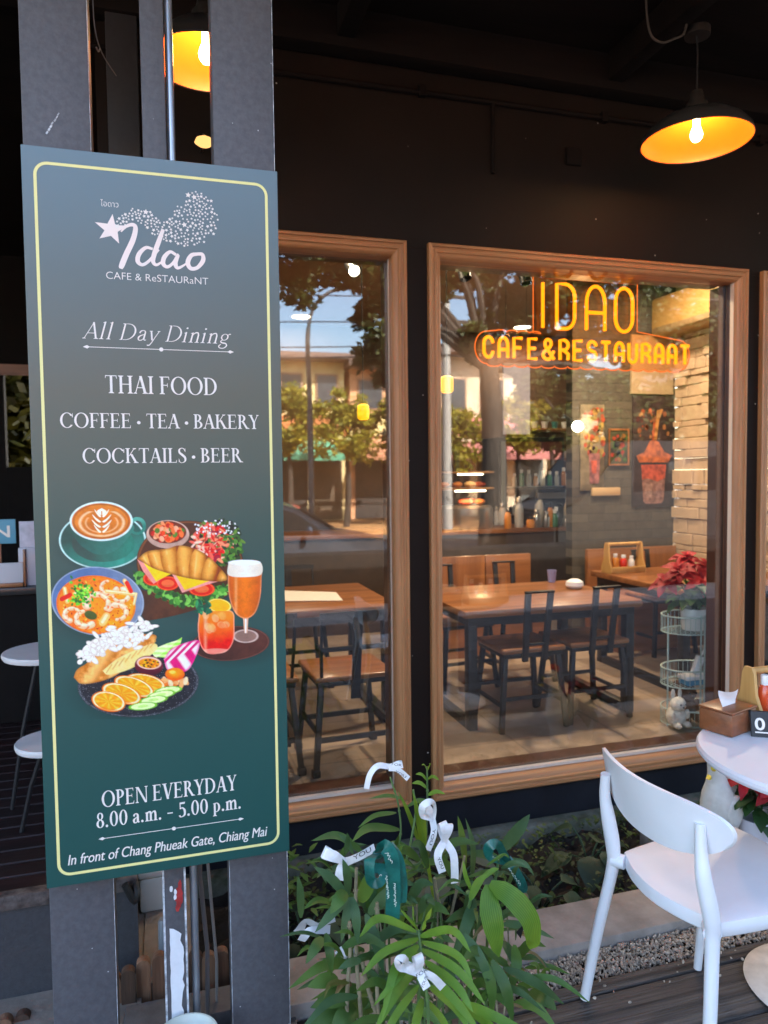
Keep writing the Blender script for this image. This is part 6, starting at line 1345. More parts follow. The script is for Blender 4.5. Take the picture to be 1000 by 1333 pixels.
# -- the tall back palm with thin upright leaves
r3 = thing('bamboo_palm', 'tall thin bamboo palm reaching up in front of the dark mullion', 'plant', (.60, 2.0, GB), 'bamboo palms in front of the window')
cane(r3, [(.60, 2.0, GB), (.595, 1.96, .4), P(549, 1120, 1.92), P(556, 1060, 1.92), P(556, 998, 1.92)], .0032, M_GSTEM)
for (bx_, by_), (tx_, ty_), w_, m_ in (((556, 1016), (541, 1008), .006, L_LIME), ((557, 1014), (572, 1016), .006, L_LIME), ((556, 1026), (536, 1020), .007, L_LIME), ((557, 1035), (580, 1034), .007, L_LIME), ((556, 1042), (528, 1052), .007, L_MID), ((557, 1003), (562, 994), .003, L_LIME), ((556, 1003), (549, 996), .003, L_LIME)):
    a_, c_ = P(bx_, by_, 1.92), P(tx_, ty_, 1.88); blade(r3, [a_, a_.lerp(c_, .5)+Vector((0, 0, .008)), c_], w_, m_)
cane(r3, [(.57, 1.98, GB), (.565, 1.9, .4), P(526, 1130, 1.86), P(541, 1060, 1.86), P(538, 1028, 1.86)], .0035, M_GSTEM)
for pts, w_, m_ in (([(552, 1115), (543, 1060), (537, 1030)], .0095, L_LIME), ([(553, 1112), (551, 1070), (545, 1042)], .0085, L_LIME), ([(546, 1100), (532, 1060), (518, 1030)], .008, L_LIME), ([(565, 1175), (556, 1120), (548, 1070)], .006, L_LIME), ([(520, 1080), (480, 1078), (458, 1096)], .012, L_MID), ([(516, 1058), (488, 1062), (466, 1078)], .007, L_MID), ([(525, 1040), (505, 1036), (480, 1040)], .006, L_MID), ([(540, 1130), (516, 1108), (520, 1085)], .009, L_DARK), ([(530, 1160), (516, 1150), (500, 1160)], .013, L_BLUE)):
    q = [P(x, y, 1.90-.04*i) for i, (x, y) in enumerate(pts)]; blade(r3, q, w_, m_)
cane(r3, [(.53, 1.97, GB), (.525, 1.9, .4), P(519, 1100, 1.87), P(519, 1050, 1.87), P(508, 1012, 1.86)], .003, M_GSTEM)
for k in range(26):
    bx_, by_ = rr_.uniform(470, 600), rr_.uniform(1110, 1250); a_ = rr_.uniform(-2.6, -.5); l_ = rr_.uniform(50, 95); Y_ = rr_.uniform(1.82, 2.0)
    p0, p2 = P(bx_, by_, Y_), P(bx_+l_*math.cos(a_), by_+l_*math.sin(a_)*.6+20, Y_-.06); blade(r3, [p0, p0.lerp(p2, .5)+Vector((0, 0, .03)), p2], rr_.uniform(.009, .015), (L_DARK, L_BLUE, L_MID)[k % 3])
# -- the left palm with bare canes
r1 = thing('bamboo_palm', 'bamboo palm of pale bare canes beside the wide post, with a white bow', 'plant', (.42, 1.75, GB), 'bamboo palms in front of the window')
for pts in ([(470, 1330), (465, 1260), (463, 1190), (464, 1130)], [(492, 1340), (490, 1240), (491, 1175)], [(497, 1350), (480, 1290), (474, 1265), (470, 1240)], [(452, 1300), (456, 1240), (455, 1200)]):
    q = [P(x, y, 1.72) for x, y in pts]; q = [Vector((q[0].x+.0, 1.74, GB))]+q; cane(r1, q, .0052)
for (bx_, by_), (tx_, ty_), w_, m_ in (((452, 1168), (408, 1128), .013, L_BLUE), ((454, 1165), (446, 1118), .012, L_BLUE), ((455, 1168), (444, 1228), .012, L_BLUE), ((452, 1170), (410, 1214), .013, L_BLUE), ((458, 1168), (466, 1230), .012, L_BLUE), ((470, 1175), (486, 1130), .018, L_MID), ((450, 1160), (430, 1190), .016, L_MID), ((480, 1190), (520, 1150), .016, L_BLUE), ((420, 1220), (398, 1255), .013, L_DARK), ((424, 1215), (432, 1270), .012, L_DARK), ((392, 1195), (388, 1140), .010, L_BLUE), ((470, 1290), (404, 1312), .024, L_DARK), ((465, 1300), (392, 1340), .026, L_DARK), ((462, 1310), (430, 1345), .024, L_DARK), ((500, 1320), (474, 1350), .018, L_DARK), ((440, 1275), (400, 1285), .018, L_MID), ((500, 1300), (520, 1340), .014, L_DARK), ((470, 1250), (440, 1262), .010, L_BLUE), ((476, 1190), (500, 1270), .014, L_BLUE), ((460, 1112), (440, 1085), .008, L_BLUE), ((450, 1112), (452, 1084), .007, L_BLUE)):
    Y_ = 1.72+rr_.uniform(-.06, .06); a_, c_ = P(bx_, by_, Y_), P(tx_, ty_, Y_-.04); blade(r1, [a_, a_.lerp(c_, .5)+Vector((0, -.01, .012)), c_], w_, m_)
for k in range(46):                                  # dense low leaves of the clump
    bx_, by_ = rr_.uniform(440, 690), rr_.uniform(1230, 1330); a_ = rr_.uniform(-3.6, .5); l_ = rr_.uniform(55, 110); Y_ = rr_.uniform(1.66, 1.9)
    p0, p2 = P(bx_, by_, Y_), P(bx_+l_*math.cos(a_), by_+l_*math.sin(a_)*.55+34, Y_-.10); blade((r1, r2, h)[k % 3] if True else r1, [p0, p0.lerp(p2, .5)+Vector((0, 0, .03)), p2], rr_.uniform(.008, .015), (L_DARK, L_BLUE, L_MID, L_MID)[k % 4])
L_DRY = leafmat('dry_leaf', (.16, .11, .045), (.30, .22, .10), 7, .7, .2); L_OLD = leafmat('yellowing_leaf', (.12, .15, .025), (.22, .20, .05), 8, .5, .3)
for k in range(16):
    bx_, by_ = rr_.uniform(430, 690), rr_.uniform(1150, 1320); a_ = rr_.uniform(-3.4, .3); l_ = rr_.uniform(22, 60); Y_ = rr_.uniform(1.70, 1.86)
    p0, p2 = P(bx_, by_, Y_), P(bx_+l_*math.cos(a_), by_+l_*math.sin(a_)*.4+28, Y_-.05); blade((r1, r2, h)[k % 3], [p0, p0.lerp(p2, .5)+Vector((rr_.uniform(-.015, .015), 0, .02)), p2], rr_.uniform(.004, .009), (L_DRY, L_OLD)[k % 2], fold=.5)
for k in range(90):                                  # finer leaves filling the clump
    bx_, by_ = rr_.uniform(415, 700), rr_.uniform(1120, 1310); a_ = rr_.uniform(-3.3, .2); l_ = rr_.uniform(28, 70); Y_ = rr_.uniform(1.74, 2.02)
    p0, p2 = P(bx_, by_, Y_), P(bx_+l_*math.cos(a_), by_+l_*math.sin(a_)*.7+16, Y_-.06); blade((r1, r2, r3)[k % 3], [p0, p0.lerp(p2, .5)+Vector((rr_.uniform(-.01, .01), -.01, .022)), p2], rr_.uniform(.004, .010), (L_DARK, L_BLUE, L_MID, L_BLUE, L_MID)[k % 5], fold=.35)
for k in range(14):
    x_ = rr_.uniform(430, 680); cane((r1, r2, r3)[k % 3], [P(x_, 1340, 1.80), P(x_+rr_.uniform(-8, 8), 1250, 1.82), P(x_+rr_.uniform(-16, 16), rr_.uniform(1130, 1200), 1.84)], rr_.uniform(.002, .0035), M_STEM if k % 2 else M_GSTEM)
# pots that hold them, below the picture edge
for k, (x, y, lab) in enumerate(((.56, 1.64, 'black plastic pot of the palm with the drooping frond'), (.78, 1.87, 'black plastic pot of the palm with the split leaf'), (.60, 2.02, 'black plastic pot of the tall thin palm'), (.41, 1.78, 'black plastic pot of the bare cane palm'))): pass

# ribbons
M_RW = mat('white_satin', (.76, .76, .76), .5, var=.06, vscale=60, bump=.25, bscale=70); M_RG = mat('green_satin', (.010, .125, .10), .34, coat=.3, var=.25, vscale=30, bump=.25, bscale=60); M_INKK = mat('black_ink', (.02, .02, .02), .6); M_INKG = mat('pale_gold_ink', (.7, .74, .62), .5)
def strip(b, pts, wd, up=(0, -1, .2), tw=0):
    q = [Vector(p) for p in bez(pts, 7)]; k = len(q); A_, B_ = [], []; up = Vector(up).normalized()
    for i, p in enumerate(q):
        d = (q[min(i+1, k-1)]-q[max(i-1, 0)]).normalized(); x = d.cross(up); x = x.normalized() if x.length > 1e-3 else Vector((1, 0, 0))
        x = Matrix.Rotation(tw*math.sin(i/k*3), 3, d) @ x; A_.append(b.b.verts.new(p-x*wd/2)); B_.append(b.b.verts.new(p+x*wd/2))
    for i in range(k-1): b.b.faces.new((A_[i], A_[i+1], B_[i+1], B_[i])).smooth = True
def marks(t, p0, p1, Y, n, m, s):
    """small printed letters running along a ribbon tail"""
    p0, p1 = Vector(p0), Vector(p1); d = (p1-p0); side = Vector((d.z, 0, -d.x)).normalized(); dn = d.normalized(); b = MB(); rn = random.Random(int(p0.x*1000))
    for k in range(n):
        c = p0.lerp(p1, (k+.5)/n)+Vector((0, -.0016, 0))
        for q in range(2):
            a_ = c+side*s*rn.uniform(-.5, .5)+dn*s*rn.uniform(-.3, .3); e_ = a_+side*s*rn.uniform(-.8, .8)+dn*s*rn.uniform(-.4, .4); w_ = (e_-a_).cross(Vector((0, 1, 0))).normalized()*s*.11
            b.poly([a_-w_, e_-w_, e_+w_, a_+w_])
    b.build('printed_text', m, t, smooth=0)
def rtext(t, s, p0, p1, h, m, font_shear=0):
    """lettering set along a ribbon from p0 to p1, standing just off its face"""
    p0, p1 = Vector(p0), Vector(p1); d = p1-p0; L = d.length; o = sans(s, t, m, 0, L, 0, h, 0, shear=font_shear, name='printed_text')
    x = d.normalized(); nrm = Vector((0, -1, .25)).normalized(); z = nrm.cross(x).normalized()*1.0; z = -z if z.dot(x.cross(Vector((0, 1, 0)))) > 0 else z
    up_ = x.cross(nrm) * -1; 
    M_ = Matrix(((x.x, nrm.x*-1, up_.x, p0.x), (x.y, nrm.y*-1, up_.y, p0.y), (x.z, nrm.z*-1, up_.z, p0.z), (0, 0, 0, 1))); o.data.transform(M_); return o
def bow(label, Y, knot, loops, tails, wd, m, txt=None, petals=(), group='white printed ribbons tied on the palms'):
    t = thing('ribbon_bow', label, 'ribbon', P(knot[0], knot[1], Y), group)
    for li, lp in enumerate(loops): b = MB(); strip(b, [P(x, y, Y-dy*1.6) for x, y, dy in lp], wd, up=(.55 if li % 2 else -.5, -.55, .65), tw=.5); b.build('loop', m, t, 0, recalc=False)
    for tp in petals: petal(t, knot, tp, Y, wd*1.15, m)
    for tl in tails: b = MB(); strip(b, [P(x, y, Y-dy) for x, y, dy in tl], wd, tw=.35); b.build('tail', m, t, 0, recalc=False)
    b = MB(); b.sphere(P(knot[0], knot[1], Y-.008), wd*.42, 12, 1, .6, .8); b.build('knot', m, t)
    for s, a_, c_, h_, sh in txt or ():
        if m is M_RG:
            p0, p1 = P(a_[0], a_[1], Y-a_[2]), P(c_[0], c_[1], Y-c_[2]); rn = random.Random(int(s)+int(a_[1])); d = p1-p0; x = d.normalized(); sd = Vector((0, -1, .25)).normalized().cross(x)
            n_ = int(s); q = [p0+d*(i/n_)+x*rn.uniform(-.25, .25)*h_+sd*h_*(.5 if i % 2 else -.5)*rn.choice((.5, .8, 1.3)) for i in range(n_+1)]
            b = MB(); b.tube(bez(q, 5), .00055, 5); b.build('printed_text', M_INKG, t); continue
        rtext(t, s, P(a_[0], a_[1], Y-a_[2]), P(c_[0], c_[1], Y-c_[2]), h_, M_INKK if m is M_RW else M_INKG, sh)
    return t
RW = .0205
def petal(t, k, tip, Y, wd, m, name='loop'):
    """one loop of a bow: out from the knot, round the fold and back behind itself"""
    k0, tp = P(k[0], k[1], Y-.012), P(tip[0], tip[1], Y-.020); d = (tp-k0); b = MB()
    q = [k0, k0+d*.5+Vector((0, -.010, .004)), k0+d*.92+Vector((0, -.008, 0)), tp+Vector((0, .004, -.002)), k0+d*.85+Vector((0, .014, -.005)), k0+d*.4+Vector((0, .012, -.006)), k0+Vector((0, .004, 0))]
    c = [Vector(v) for v in bez(q, 6)]; n = len(c); A_, B_ = [], []; up = Vector((.12, -1, .28)).normalized()
    for i, p in enumerate(c):
        x = d.cross(up).normalized(); w_ = wd*(.55+.45*min(1, (p-k0).length/d.length*1.6)); A_.append(b.b.verts.new(p-x*w_/2)); B_.append(b.b.verts.new(p+x*w_/2))
    for i in range(n-1): b.b.faces.new((A_[i], A_[i+1], B_[i+1], B_[i])).smooth = True
    return b.build(name, m, t, 0, recalc=False)
bow('white printed bow tied at the top of the tallest palm cane', 1.82, (506, 998), [], [[(506, 998, .01), (492, 997, .02), (482, 1008, .02), (477, 1027, .015)], [(506, 1000, .012), (518, 1002, .03), (532, 1014, .03)]], .0145, M_RW, [('FOR', (510, 996, .036), (523, 998, .036), .006, 0), ('YOU', (514, 1005, .038), (528, 1013, .036), .006, 0)], petals=[(524, 994)])
bow('white printed bow on the bare canes beside the wide post', 1.70, (449, 1122), [], [[(450, 1122, .01), (466, 1116, .03), (488, 1104, .02)], [(449, 1124, .01), (444, 1132, .02), (441, 1146, .02)]], RW*1.1, M_RW, [('YOU', (461, 1120, .040), (484, 1108, .034), .010, 0)], petals=[(421, 1108)])
bow('white curled ribbon hanging highest in front of the wide window frame', 1.84, (563, 1066), [[(563, 1066, .01), (551, 1062, .02), (550, 1050, .03), (560, 1044, .03), (566, 1052, .02), (564, 1066, .01)]], [[(563, 1066, .012), (565, 1084, .02), (557, 1107, .02)]], .0175, M_RW, [('YOU', (564, 1079, .034), (559, 1100, .034), .008, 0)], petals=[(556, 1050)])
bow('white ribbon with two long tails hanging between the palm leaves', 1.80, (579, 1096), [], [[(578, 1096, .012), (570, 1114, .03), (576, 1136, .03)], [(580, 1096, .01), (590, 1112, .02), (592, 1132, .02), (592, 1150, .015)]], .0205, M_RW, [('YOU', (569, 1118, .040), (575, 1132, .042), .009, 0)], petals=[(576, 1070), (584, 1072)])
bow('white printed bow in the middle of the big drooping frond', 1.53, (546, 1266), [[(546, 1266, .01), (531, 1262, .02), (521, 1258, .03), (519, 1251, .035), (526, 1249, .03), (533, 1256, .02), (545, 1264, .012)]], [[(546, 1266, .014), (551, 1277, .026), (556, 1287, .03)], [(548, 1266, .012), (563, 1272, .025), (577, 1286, .02)], [(546, 1266, .016), (536, 1260, .03), (530, 1257, .03)]], RW*.92, M_RW, [('FOR', (543, 1273, .038), (557, 1264, .036), .008, 0), ('YOUR', (551, 1287, .044), (557, 1271, .044), .007, 0)], petals=[(544, 1243)])
g1 = bow('large green satin ribbon with pale writing hanging from the palm canes', 1.62, (492, 1112), [[(494, 1112, .01), (482, 1118, .035), (482, 1140, .04), (492, 1146, .03), (497, 1124, .012)]], [[(496, 1110, .02), (500, 1102, .04), (510, 1118, .045), (512, 1160, .04), (511, 1198, .03)], [(504, 1102, .03), (516, 1120, .04), (521, 1150, .03), (520, 1176, .02)]], .034, M_RG, [(20, (503, 1140, .050), (506, 1170, .046), .0055, 0), (20, (514, 1149, .050), (515, 1180, .040), .0055, 0), (10, (481, 1142, .045), (497, 1139, .040), .005, 0), (8, (503, 1110, .048), (511, 1124, .052), .006, 0)], group='green printed ribbons tied on the palms')
g2 = bow('green satin ribbon curled above the split lime leaf', 1.86, (660, 1118), [[(658, 1122, .01), (640, 1116, .03), (636, 1104, .04), (646, 1099, .04), (656, 1112, .02), (664, 1130, .01)]], [[(660, 1118, .012), (672, 1136, .03), (680, 1152, .03), (681, 1162, .02)], [(678, 1160, .02), (684, 1172, .02)]], .027, M_RG, [(8, (637, 1115, .05), (650, 1118, .044), .005, 0), (14, (662, 1130, .04), (678, 1152, .044), .005, 0)], group='green printed ribbons tied on the palms')
tag(MB().prism([P(672, 1214, 1.72), P(680, 1206, 1.72), P(683, 1204, 1.72), P(678, 1222, 1.72)], (0, .002, 0)).build('ribbon_end', M_BLACK), 'dark ribbon end showing under the split lime leaf', 'ribbon')
t = thing('white_ribbon', 'crumpled white ribbon lying low beside the wide post', 'ribbon', P(410, 1205, 1.95)); b = MB()
strip(b, [P(388, 1214, 1.95), P(398, 1200, 1.93), P(414, 1204, 1.94), (P(436, 1194, 1.95))], .028, tw=.8); strip(b, [P(392, 1225, 1.96), P(404, 1212, 1.93), P(430, 1210, 1.95)], .022, tw=-.8); b.build('loop', mat('dull_white_satin', (.6, .6, .62), .6), t, 0, recalc=False)
t = thing('white_ribbon', 'small pale ribbon among the low leaves', 'ribbon', P(450, 1240, 1.8)); b = MB(); strip(b, [P(440, 1236, 1.8), P(450, 1248, 1.78), P(462, 1238, 1.8)], .022, tw=.8); b.build('loop', MATS['dull_white_satin'], t, 0, recalc=False)
# ================================================================== the street behind the photographer (seen mirrored in the windows)
def shophouse(x0, x1, h, col, band, label, awn, seed, y=-18.9, depth=7):
    t = thing('shophouse', label, 'building', ((x0+x1)/2, y-1, -.03), 'shophouses across the street'); rn = random.Random(seed)
    wall = mat('shop_wall_%d' % seed, col, .85, var=.1, vscale=2, bump=.1)
    MB().box((x0, y-depth, -.03), (x1, y-.3, h)).build('wall', wall, t)
    MB().box((x0-.2, y-depth-.2, h+.001), (x1+.2, y+.5, h+.22), .02).build('roof', mat('shop_roof', (.18, .12, .10), .8, var=.2), t)
    MB().box((x0, y-.299, 2.95), (x1, y-.22, 3.65)).build('band', mat('shop_band_%d' % seed, band, .7, var=.12), t)
    n = max(2, int((x1-x0)/1.5))
    for k in range(n):
        xa = x0+(x1-x0)*(k+.18)/n; xb = x0+(x1-x0)*(k+.82)/n
        f = MB().box((xa, y-.299, 3.85), (xb, y-.25, min(h-.35, 5.1)), .01).build('window', mat('shop_window_frame', (.35, .2, .12), .6), t)
        MB().box((xa+.07, y-.249, 3.92), (xb-.07, y-.24, min(h-.42, 5.03))).build('pane', mat('shop_glass', (.06, .07, .08), .15), f)
        MB().box((xa-.1, y-.299, 0), (xb+.1, y-.26, 2.3)).build('shop_front', mat('shop_front_%d' % (k % 3), [(.05, .04, .035), (.12, .08, .05), (.08, .09, .09)][k % 3], .5), t)
    b = MB(); b.prism([(x0+.1, y-.2, 2.75), (x0+.1, y+1.1, 2.25), (x0+.1, y+1.1, 2.05), (x0+.1, y-.2, 2.55)], (x1-x0-.2, 0, 0)); b.build('awning', mat('awning_%d' % seed, awn, .7, var=.08), t)
    return t
shophouse(-6, 3.5, 5.6, (.55, .45, .32), (.5, .16, .08), 'cream shophouse with a red band reflected at the side of the sign', (.5, .12, .08), 1)
shophouse(3.7, 6.2, 5.5, (.82, .64, .32), (.62, .20, .06), 'cream two storey shophouse with a green awning reflected in the first window', (.10, .36, .22), 2)
shophouse(6.4, 9.4, 5.3, (.74, .38, .20), (.8, .64, .28), 'orange two storey shophouse with a yellow band across the street', (.5, .22, .12), 3)
shophouse(9.6, 14.2, 5.9, (.68, .54, .38), (.6, .2, .2), 'beige shophouse with a pink red awning reflected in the wide window', (.46, .17, .15), 4)
shophouse(14.4, 20.5, 4.6, (.45, .36, .25), (.4, .3, .2), 'tan shophouse at the far end of the row across the street', (.3, .2, .12), 5)
shophouse(20.8, 30, 6.2, (.5, .45, .38), (.45, .2, .1), 'pale shophouse furthest along the street', (.45, .4, .3), 6)
M_BARK = mat('tree_bark', (.055, .042, .032), .95, var=.4, vscale=14, stretch=(1, 1, .2), bump=1, bscale=18)
def tree(name, label, x, y, z0, h, tr, clusters, nl, ls, m, seed, group=None, lean=(0, 0)):
    t = thing(name, label, 'tree', (x, y, z0), group); rn = random.Random(seed); top = Vector((x+lean[0], y+lean[1], z0+h))
    b = MB(); b.tube(bez([(x, y, z0), (x+lean[0]*.2+.08, y+lean[1]*.3, z0+h*.5), top], 8), [tr*(1.25-.6*i/16) for i in range(17)], 12); b.build('trunk', M_BARK, t)
    lv = bmesh.new(); lb = MB()
    for (cx, cy, cz, rx, ry, rz) in clusters:
        c = Vector((cx, cy, cz)); lb.tube(bez([top-Vector((0, 0, h*.15)), top.lerp(c, .5)+Vector((rn.uniform(-.2, .2), rn.uniform(-.2, .2), .2)), c], 6), [max(.015, tr*.42*(1-i/13)) for i in range(13)], 7)
        subs = [(c+Vector((rn.gauss(0, .45)*rx, rn.gauss(0, .45)*ry, rn.gauss(0, .45)*rz)), rn.uniform(.22, .45)) for _ in range(9)]
        for sc_, _ in subs: lb.tube([c, sc_], [.02, .008], 5)
        for k in range(int(nl)):
            sc_, sr = rn.choice(subs); d = Vector((rn.gauss(0, 1), rn.gauss(0, 1), rn.gauss(0, 1))).normalized()*rn.random()**.5*sr*max(rx, rz)*1.1
            p = sc_+d; a = Vector((rn.gauss(0, 1), rn.gauss(0, 1), rn.gauss(0, .5))).normalized(); n_ = a.cross(Vector((rn.gauss(0, 1), rn.gauss(0, 1), rn.gauss(0, 1)))).normalized(); l = ls*rn.uniform(.6, 1.3)
            v = [lv.verts.new(q) for q in (p, p+a*l*.5+n_*l*.28, p+a*l, p+a*l*.5-n_*l*.28)]; lv.faces.new(v)
    lb.build('limb', M_BARK, t)
    me = bpy.data.meshes.new('crown'); lv.to_mesh(me); lv.free(); link('crown', me, m, t); return t
L_STREET = leafmat('street_leaf', (.030, .045, .010), (.075, .085, .018), 0, .5, .25)
L_YEL = leafmat('yellow_green_leaf', (.20, .21, .02), (.42, .34, .035), 0, .5, .4)
# the big shade tree: trunk about 8 m behind, crown spreading over the street, far low clusters added to block reflections
tree('shade_tree', 'large dark shade tree leaning over the street, reflected across both windows', 5.72, -6.0, -.2, 4.3, .23,
     [(2.3, -6.2, 5.3, 1.0, .9, .55), (3.2, -6.0, 5.1, 1.0, .9, .6), (3.9, -6.1, 4.6, .75, .8, .6), (4.3, -5.6, 5.4, .9, .9, .6), (3.75, -6.3, 3.75, .32, .6, .5), (5.05, -6.0, 5.25, .55, .6, .35), (6.0, -6.1, 4.9, .9, .9, .75), (5.35, -6.2, 4.0, .55, .6, .4), (6.7, -5.9, 4.75, .8, .9, .7), (7.1, -6.2, 4.1, .55, .7, .5), (7.6, -5.9, 5.3, .9, .9, .6), (6.75, -6.4, 3.5, .35, .6, .5), (2.0, -5.6, 5.9, 1.0, .9, .5), (4.4, -6.2, 5.9, 1.2, 1, .5), (6.4, -6.1, 5.9, 1.2, 1, .5), (8.4, -6.2, 4.5, .9, .8, .7), (7.6, -6.3, 3.3, .8, .8, .6), (8.6, -6.1, 3.2, .9, .8, .7), (9.6, -6.2, 3.7, 1.0, .9, .9), (9.2, -6.0, 4.8, 1.0, .9, .7), (7.3, -6.1, 2.5, .6, .7, .5), (8.6, -6.0, 2.3, .9, .7, .4), (9.8, -6.1, 2.5, .8, .7, .5), (1.6, -6.2, 4.8, .8, .8, .6), (10.6, -6.2, 3.2, .9, .9, .9), (10.9, -6.0, 4.6, 1.0, .9, .8), (11.8, -6.2, 3.8, 1.0, .9, 1.0), (11.5, -6.1, 2.4, .9, .8, .5), (10.4, -6.1, 2.3, .8, .8, .5), (12.0, -6.1, 5.0, 1.0, .9, .8)], 2600, .15, L_STREET, 5, lean=(-.1, .0))
tree('shade_tree', 'second dark shade tree further along the street, reflected near the stone wall', 12.2, -8.5, -.2, 4.6, .26,
     [(11, -8.5, 6, 1.3, 1.2, .9), (12.4, -8, 6.4, 1.4, 1.2, .9), (13.6, -8.9, 6, 1.3, 1.2, .9), (12, -9.4, 5.2, 1.2, 1, .7)], 900, .17, L_STREET, 6)
for k, (x, y, h, lab) in enumerate(((5.35, -15.6, 2.6, 'slim yellow green tree before the cream shophouse'), (6.9, -15.2, 2.5, 'slim yellow green tree before the orange shophouse'), (3.6, -15.8, 2.7, 'slim yellow green tree nearest the green awning'), (10.7, -14.8, 2.6, 'bushy yellow green tree before the pink red awning'), (12.0, -15.0, 2.8, 'bushy yellow green tree at the end of the pink red awning'), (8.7, -14.9, 2.3, 'young yellow green tree between the orange and beige shophouses'))):
    tree('street_tree', lab, x, y, -.05, h, .085, [(x-.5, y, h+.3, .8, .7, .6), (x+.5, y+.2, h+.5, .8, .7, .6), (x, y-.2, h+1.1, .7, .7, .6), (x+.1, y+.3, h-.1, .7, .6, .4)], 620, .19, L_YEL, 50+k, 'young trees across the street')
t = thing('utility_pole', 'grey concrete utility pole with crossarms across the street', 'pole', (7.9, -13.7, -.05)); MB().lathe([(.15, 0), (.10, 8.5), (0, 8.5)], (7.9, -13.7, -.05), 14).build('shaft', mat('pole_concrete', (.35, .33, .3), .85), t)
for z in (5.2, 5.9, 6.6): MB().box((7.05, -13.78, z), (8.75, -13.68, z+.09), .005).build('crossarm', M_BARK, t)
for k, (yy, z) in enumerate(((-13.6, 5.0), (-13.65, 5.3), (-13.75, 6.0), (-13.7, 6.7))):
    tag(MB().tube([(-20+2.5*i, yy, z-.35*math.sin(math.pi*(((i*2.5-20-7.9)/14) % 1))) for i in range(20)], .018+.012*(k == 0), 5).build('power_line', M_BLACK), '%s black power line sagging along the street across the road' % ['lowest thick', 'second lowest', 'second highest', 'highest'][k], 'cable', 'power lines across the street')
def car(x, y, rz, col, label, s=1):
    """a saloon car, side profile extruded with tucked-in glass, four wheels"""
    t = thing('parked_car', label, 'car', (0, 0, 0), 'cars parked along the street', True)
    paint = mat('car_paint_%02d%02d%02d' % tuple(int(99*c) for c in col), col, .25, metal=.35, coat=1); gl = mat('car_glass', (.015, .018, .02), .05)
    prof = [(-2.15, .35), (-2.2, .62), (-2.12, .82), (-1.5, .90), (-.9, 1.30), (-.45, 1.42), (.25, 1.42), (.72, 1.28), (1.25, .95), (1.95, .80), (2.2, .62), (2.22, .38), (1.9, .26), (-1.9, .26)]
    b = MB(); secs = []
    for yy, k, dz in ((-.84, .96, -.02), (-.86, 1, 0), (-.60, 1, .02), (0, 1.0, .03), (.60, 1, .02), (.86, 1, 0), (.84, .96, -.02)):
        secs.append([b.b.verts.new((p[0]*k, yy*(1 if p[1] < .95 else .78), p[1]+(dz if p[1] > .5 else 0))) for p in prof])
    for A_, B_ in zip(secs, secs[1:]):
        for i in range(len(prof)): b.b.faces.new((A_[i], A_[(i+1) % len(prof)], B_[(i+1) % len(prof)], B_[i]))
    b.b.faces.new(secs[0]); b.b.faces.new(secs[-1][::-1]); b.build('body', paint, t, 40)
    for sy in (-1, 1):
        b = MB(); b.prism([(-1.2, sy*.79, .96), (-.82, sy*.695, 1.27), (-.42, sy*.685, 1.36), (-.1, sy*.685, 1.37), (-.1, sy*.79, .96)], (0, sy*.012, 0)); b.build('window', gl, t)
        b = MB(); b.prism([(-.03, sy*.79, .96), (-.03, sy*.685, 1.37), (.25, sy*.685, 1.36), (.66, sy*.70, 1.23), (1.05, sy*.79, .97)], (0, sy*.012, 0)); b.build('window', gl, t)
        for xx in (-1.35, 1.38):
            wv = MB().lathe([(0, -.1), (.2, -.1), (.33, -.08), (.34, 0), (.33, .08), (.2, .1), (0, .1)], n=28, m=Matrix.Translation((xx, sy*.78, .33)) @ Matrix.Rotation(R(90), 4, 'X')).build('wheel', M_BLACK, t)
            MB().lathe([(0, .02), (.2, .0), (.21, .02), (0, .03)], n=20, m=Matrix.Translation((xx, sy*.87, .33)) @ Matrix.Rotation(R(-90*sy), 4, 'X')).build('rim', M_PIPE, wv)
        MB().sphere((2.12, sy*.6, .66), .13, 14, .5, 1.3, .6).build('headlight', M_CERAMIC, t); MB().box((-2.19, sy*.5-.15, .68), (-2.15, sy*.5+.15, .8), .02).build('tail_light', M_RED, t); MB().sphere((.85, sy*.95, 1.0), .09, 12, .5, 1, .7).build('mirror', paint, t)
    b = MB(); b.prism([(1.22, -.70, .99), (.76, -.60, 1.28), (.76, .60, 1.28), (1.22, .70, .99)], (.015, 0, .022)); b.build('windscreen', gl, t)
    b = MB(); b.prism([(-1.47, -.70, .94), (-.94, -.60, 1.30), (-.94, .60, 1.30), (-1.47, .70, .94)], (-.015, 0, .022)); b.build('rear_window', gl, t)
    t.location = (x, y, -.17); t.rotation_euler.z = rz; t.scale = (s,)*3; return t
car(1.05, -4.3, .06, (.06, .075, .10), 'blue grey saloon car parked right behind the viewpoint, reflected low in the first window')
car(.9, -6.9, .03, (.035, .045, .06), 'dark blue saloon car behind the blue grey one')
car(24, -7.2, 0, (.35, .04, .04), 'red saloon car furthest along the kerb')
t = thing('blocker_van', 'tall dark van added behind the viewpoint to darken the wide window reflection', 'van', (8, -4.6, -.17)); vb = mat('van_paint', (.014, .015, .017), .5)  # van invented to keep the bright street out of the window reflection
b = MB(); b.prism([(5.75, -3.75, .2), (5.75, -3.75, .95), (6.25, -3.75, 1.1), (6.85, -3.75, 1.9), (7.1, -3.75, 2.05), (10.9, -3.75, 2.05), (11.0, -3.75, 1.9), (11.0, -3.75, .2)], (0, -1.75, 0)); bmesh.ops.bevel(b.b, geom=list(b.b.edges), offset=.05, segments=2, affect='EDGES'); b.build('body', vb, t)
for xa, xb in ((7.15, 8.2), (8.35, 9.5), (9.65, 10.7)): MB().box((xa, -3.749, 1.25), (xb, -3.742, 1.8), .003).build('window', MATS['car_glass'], t)
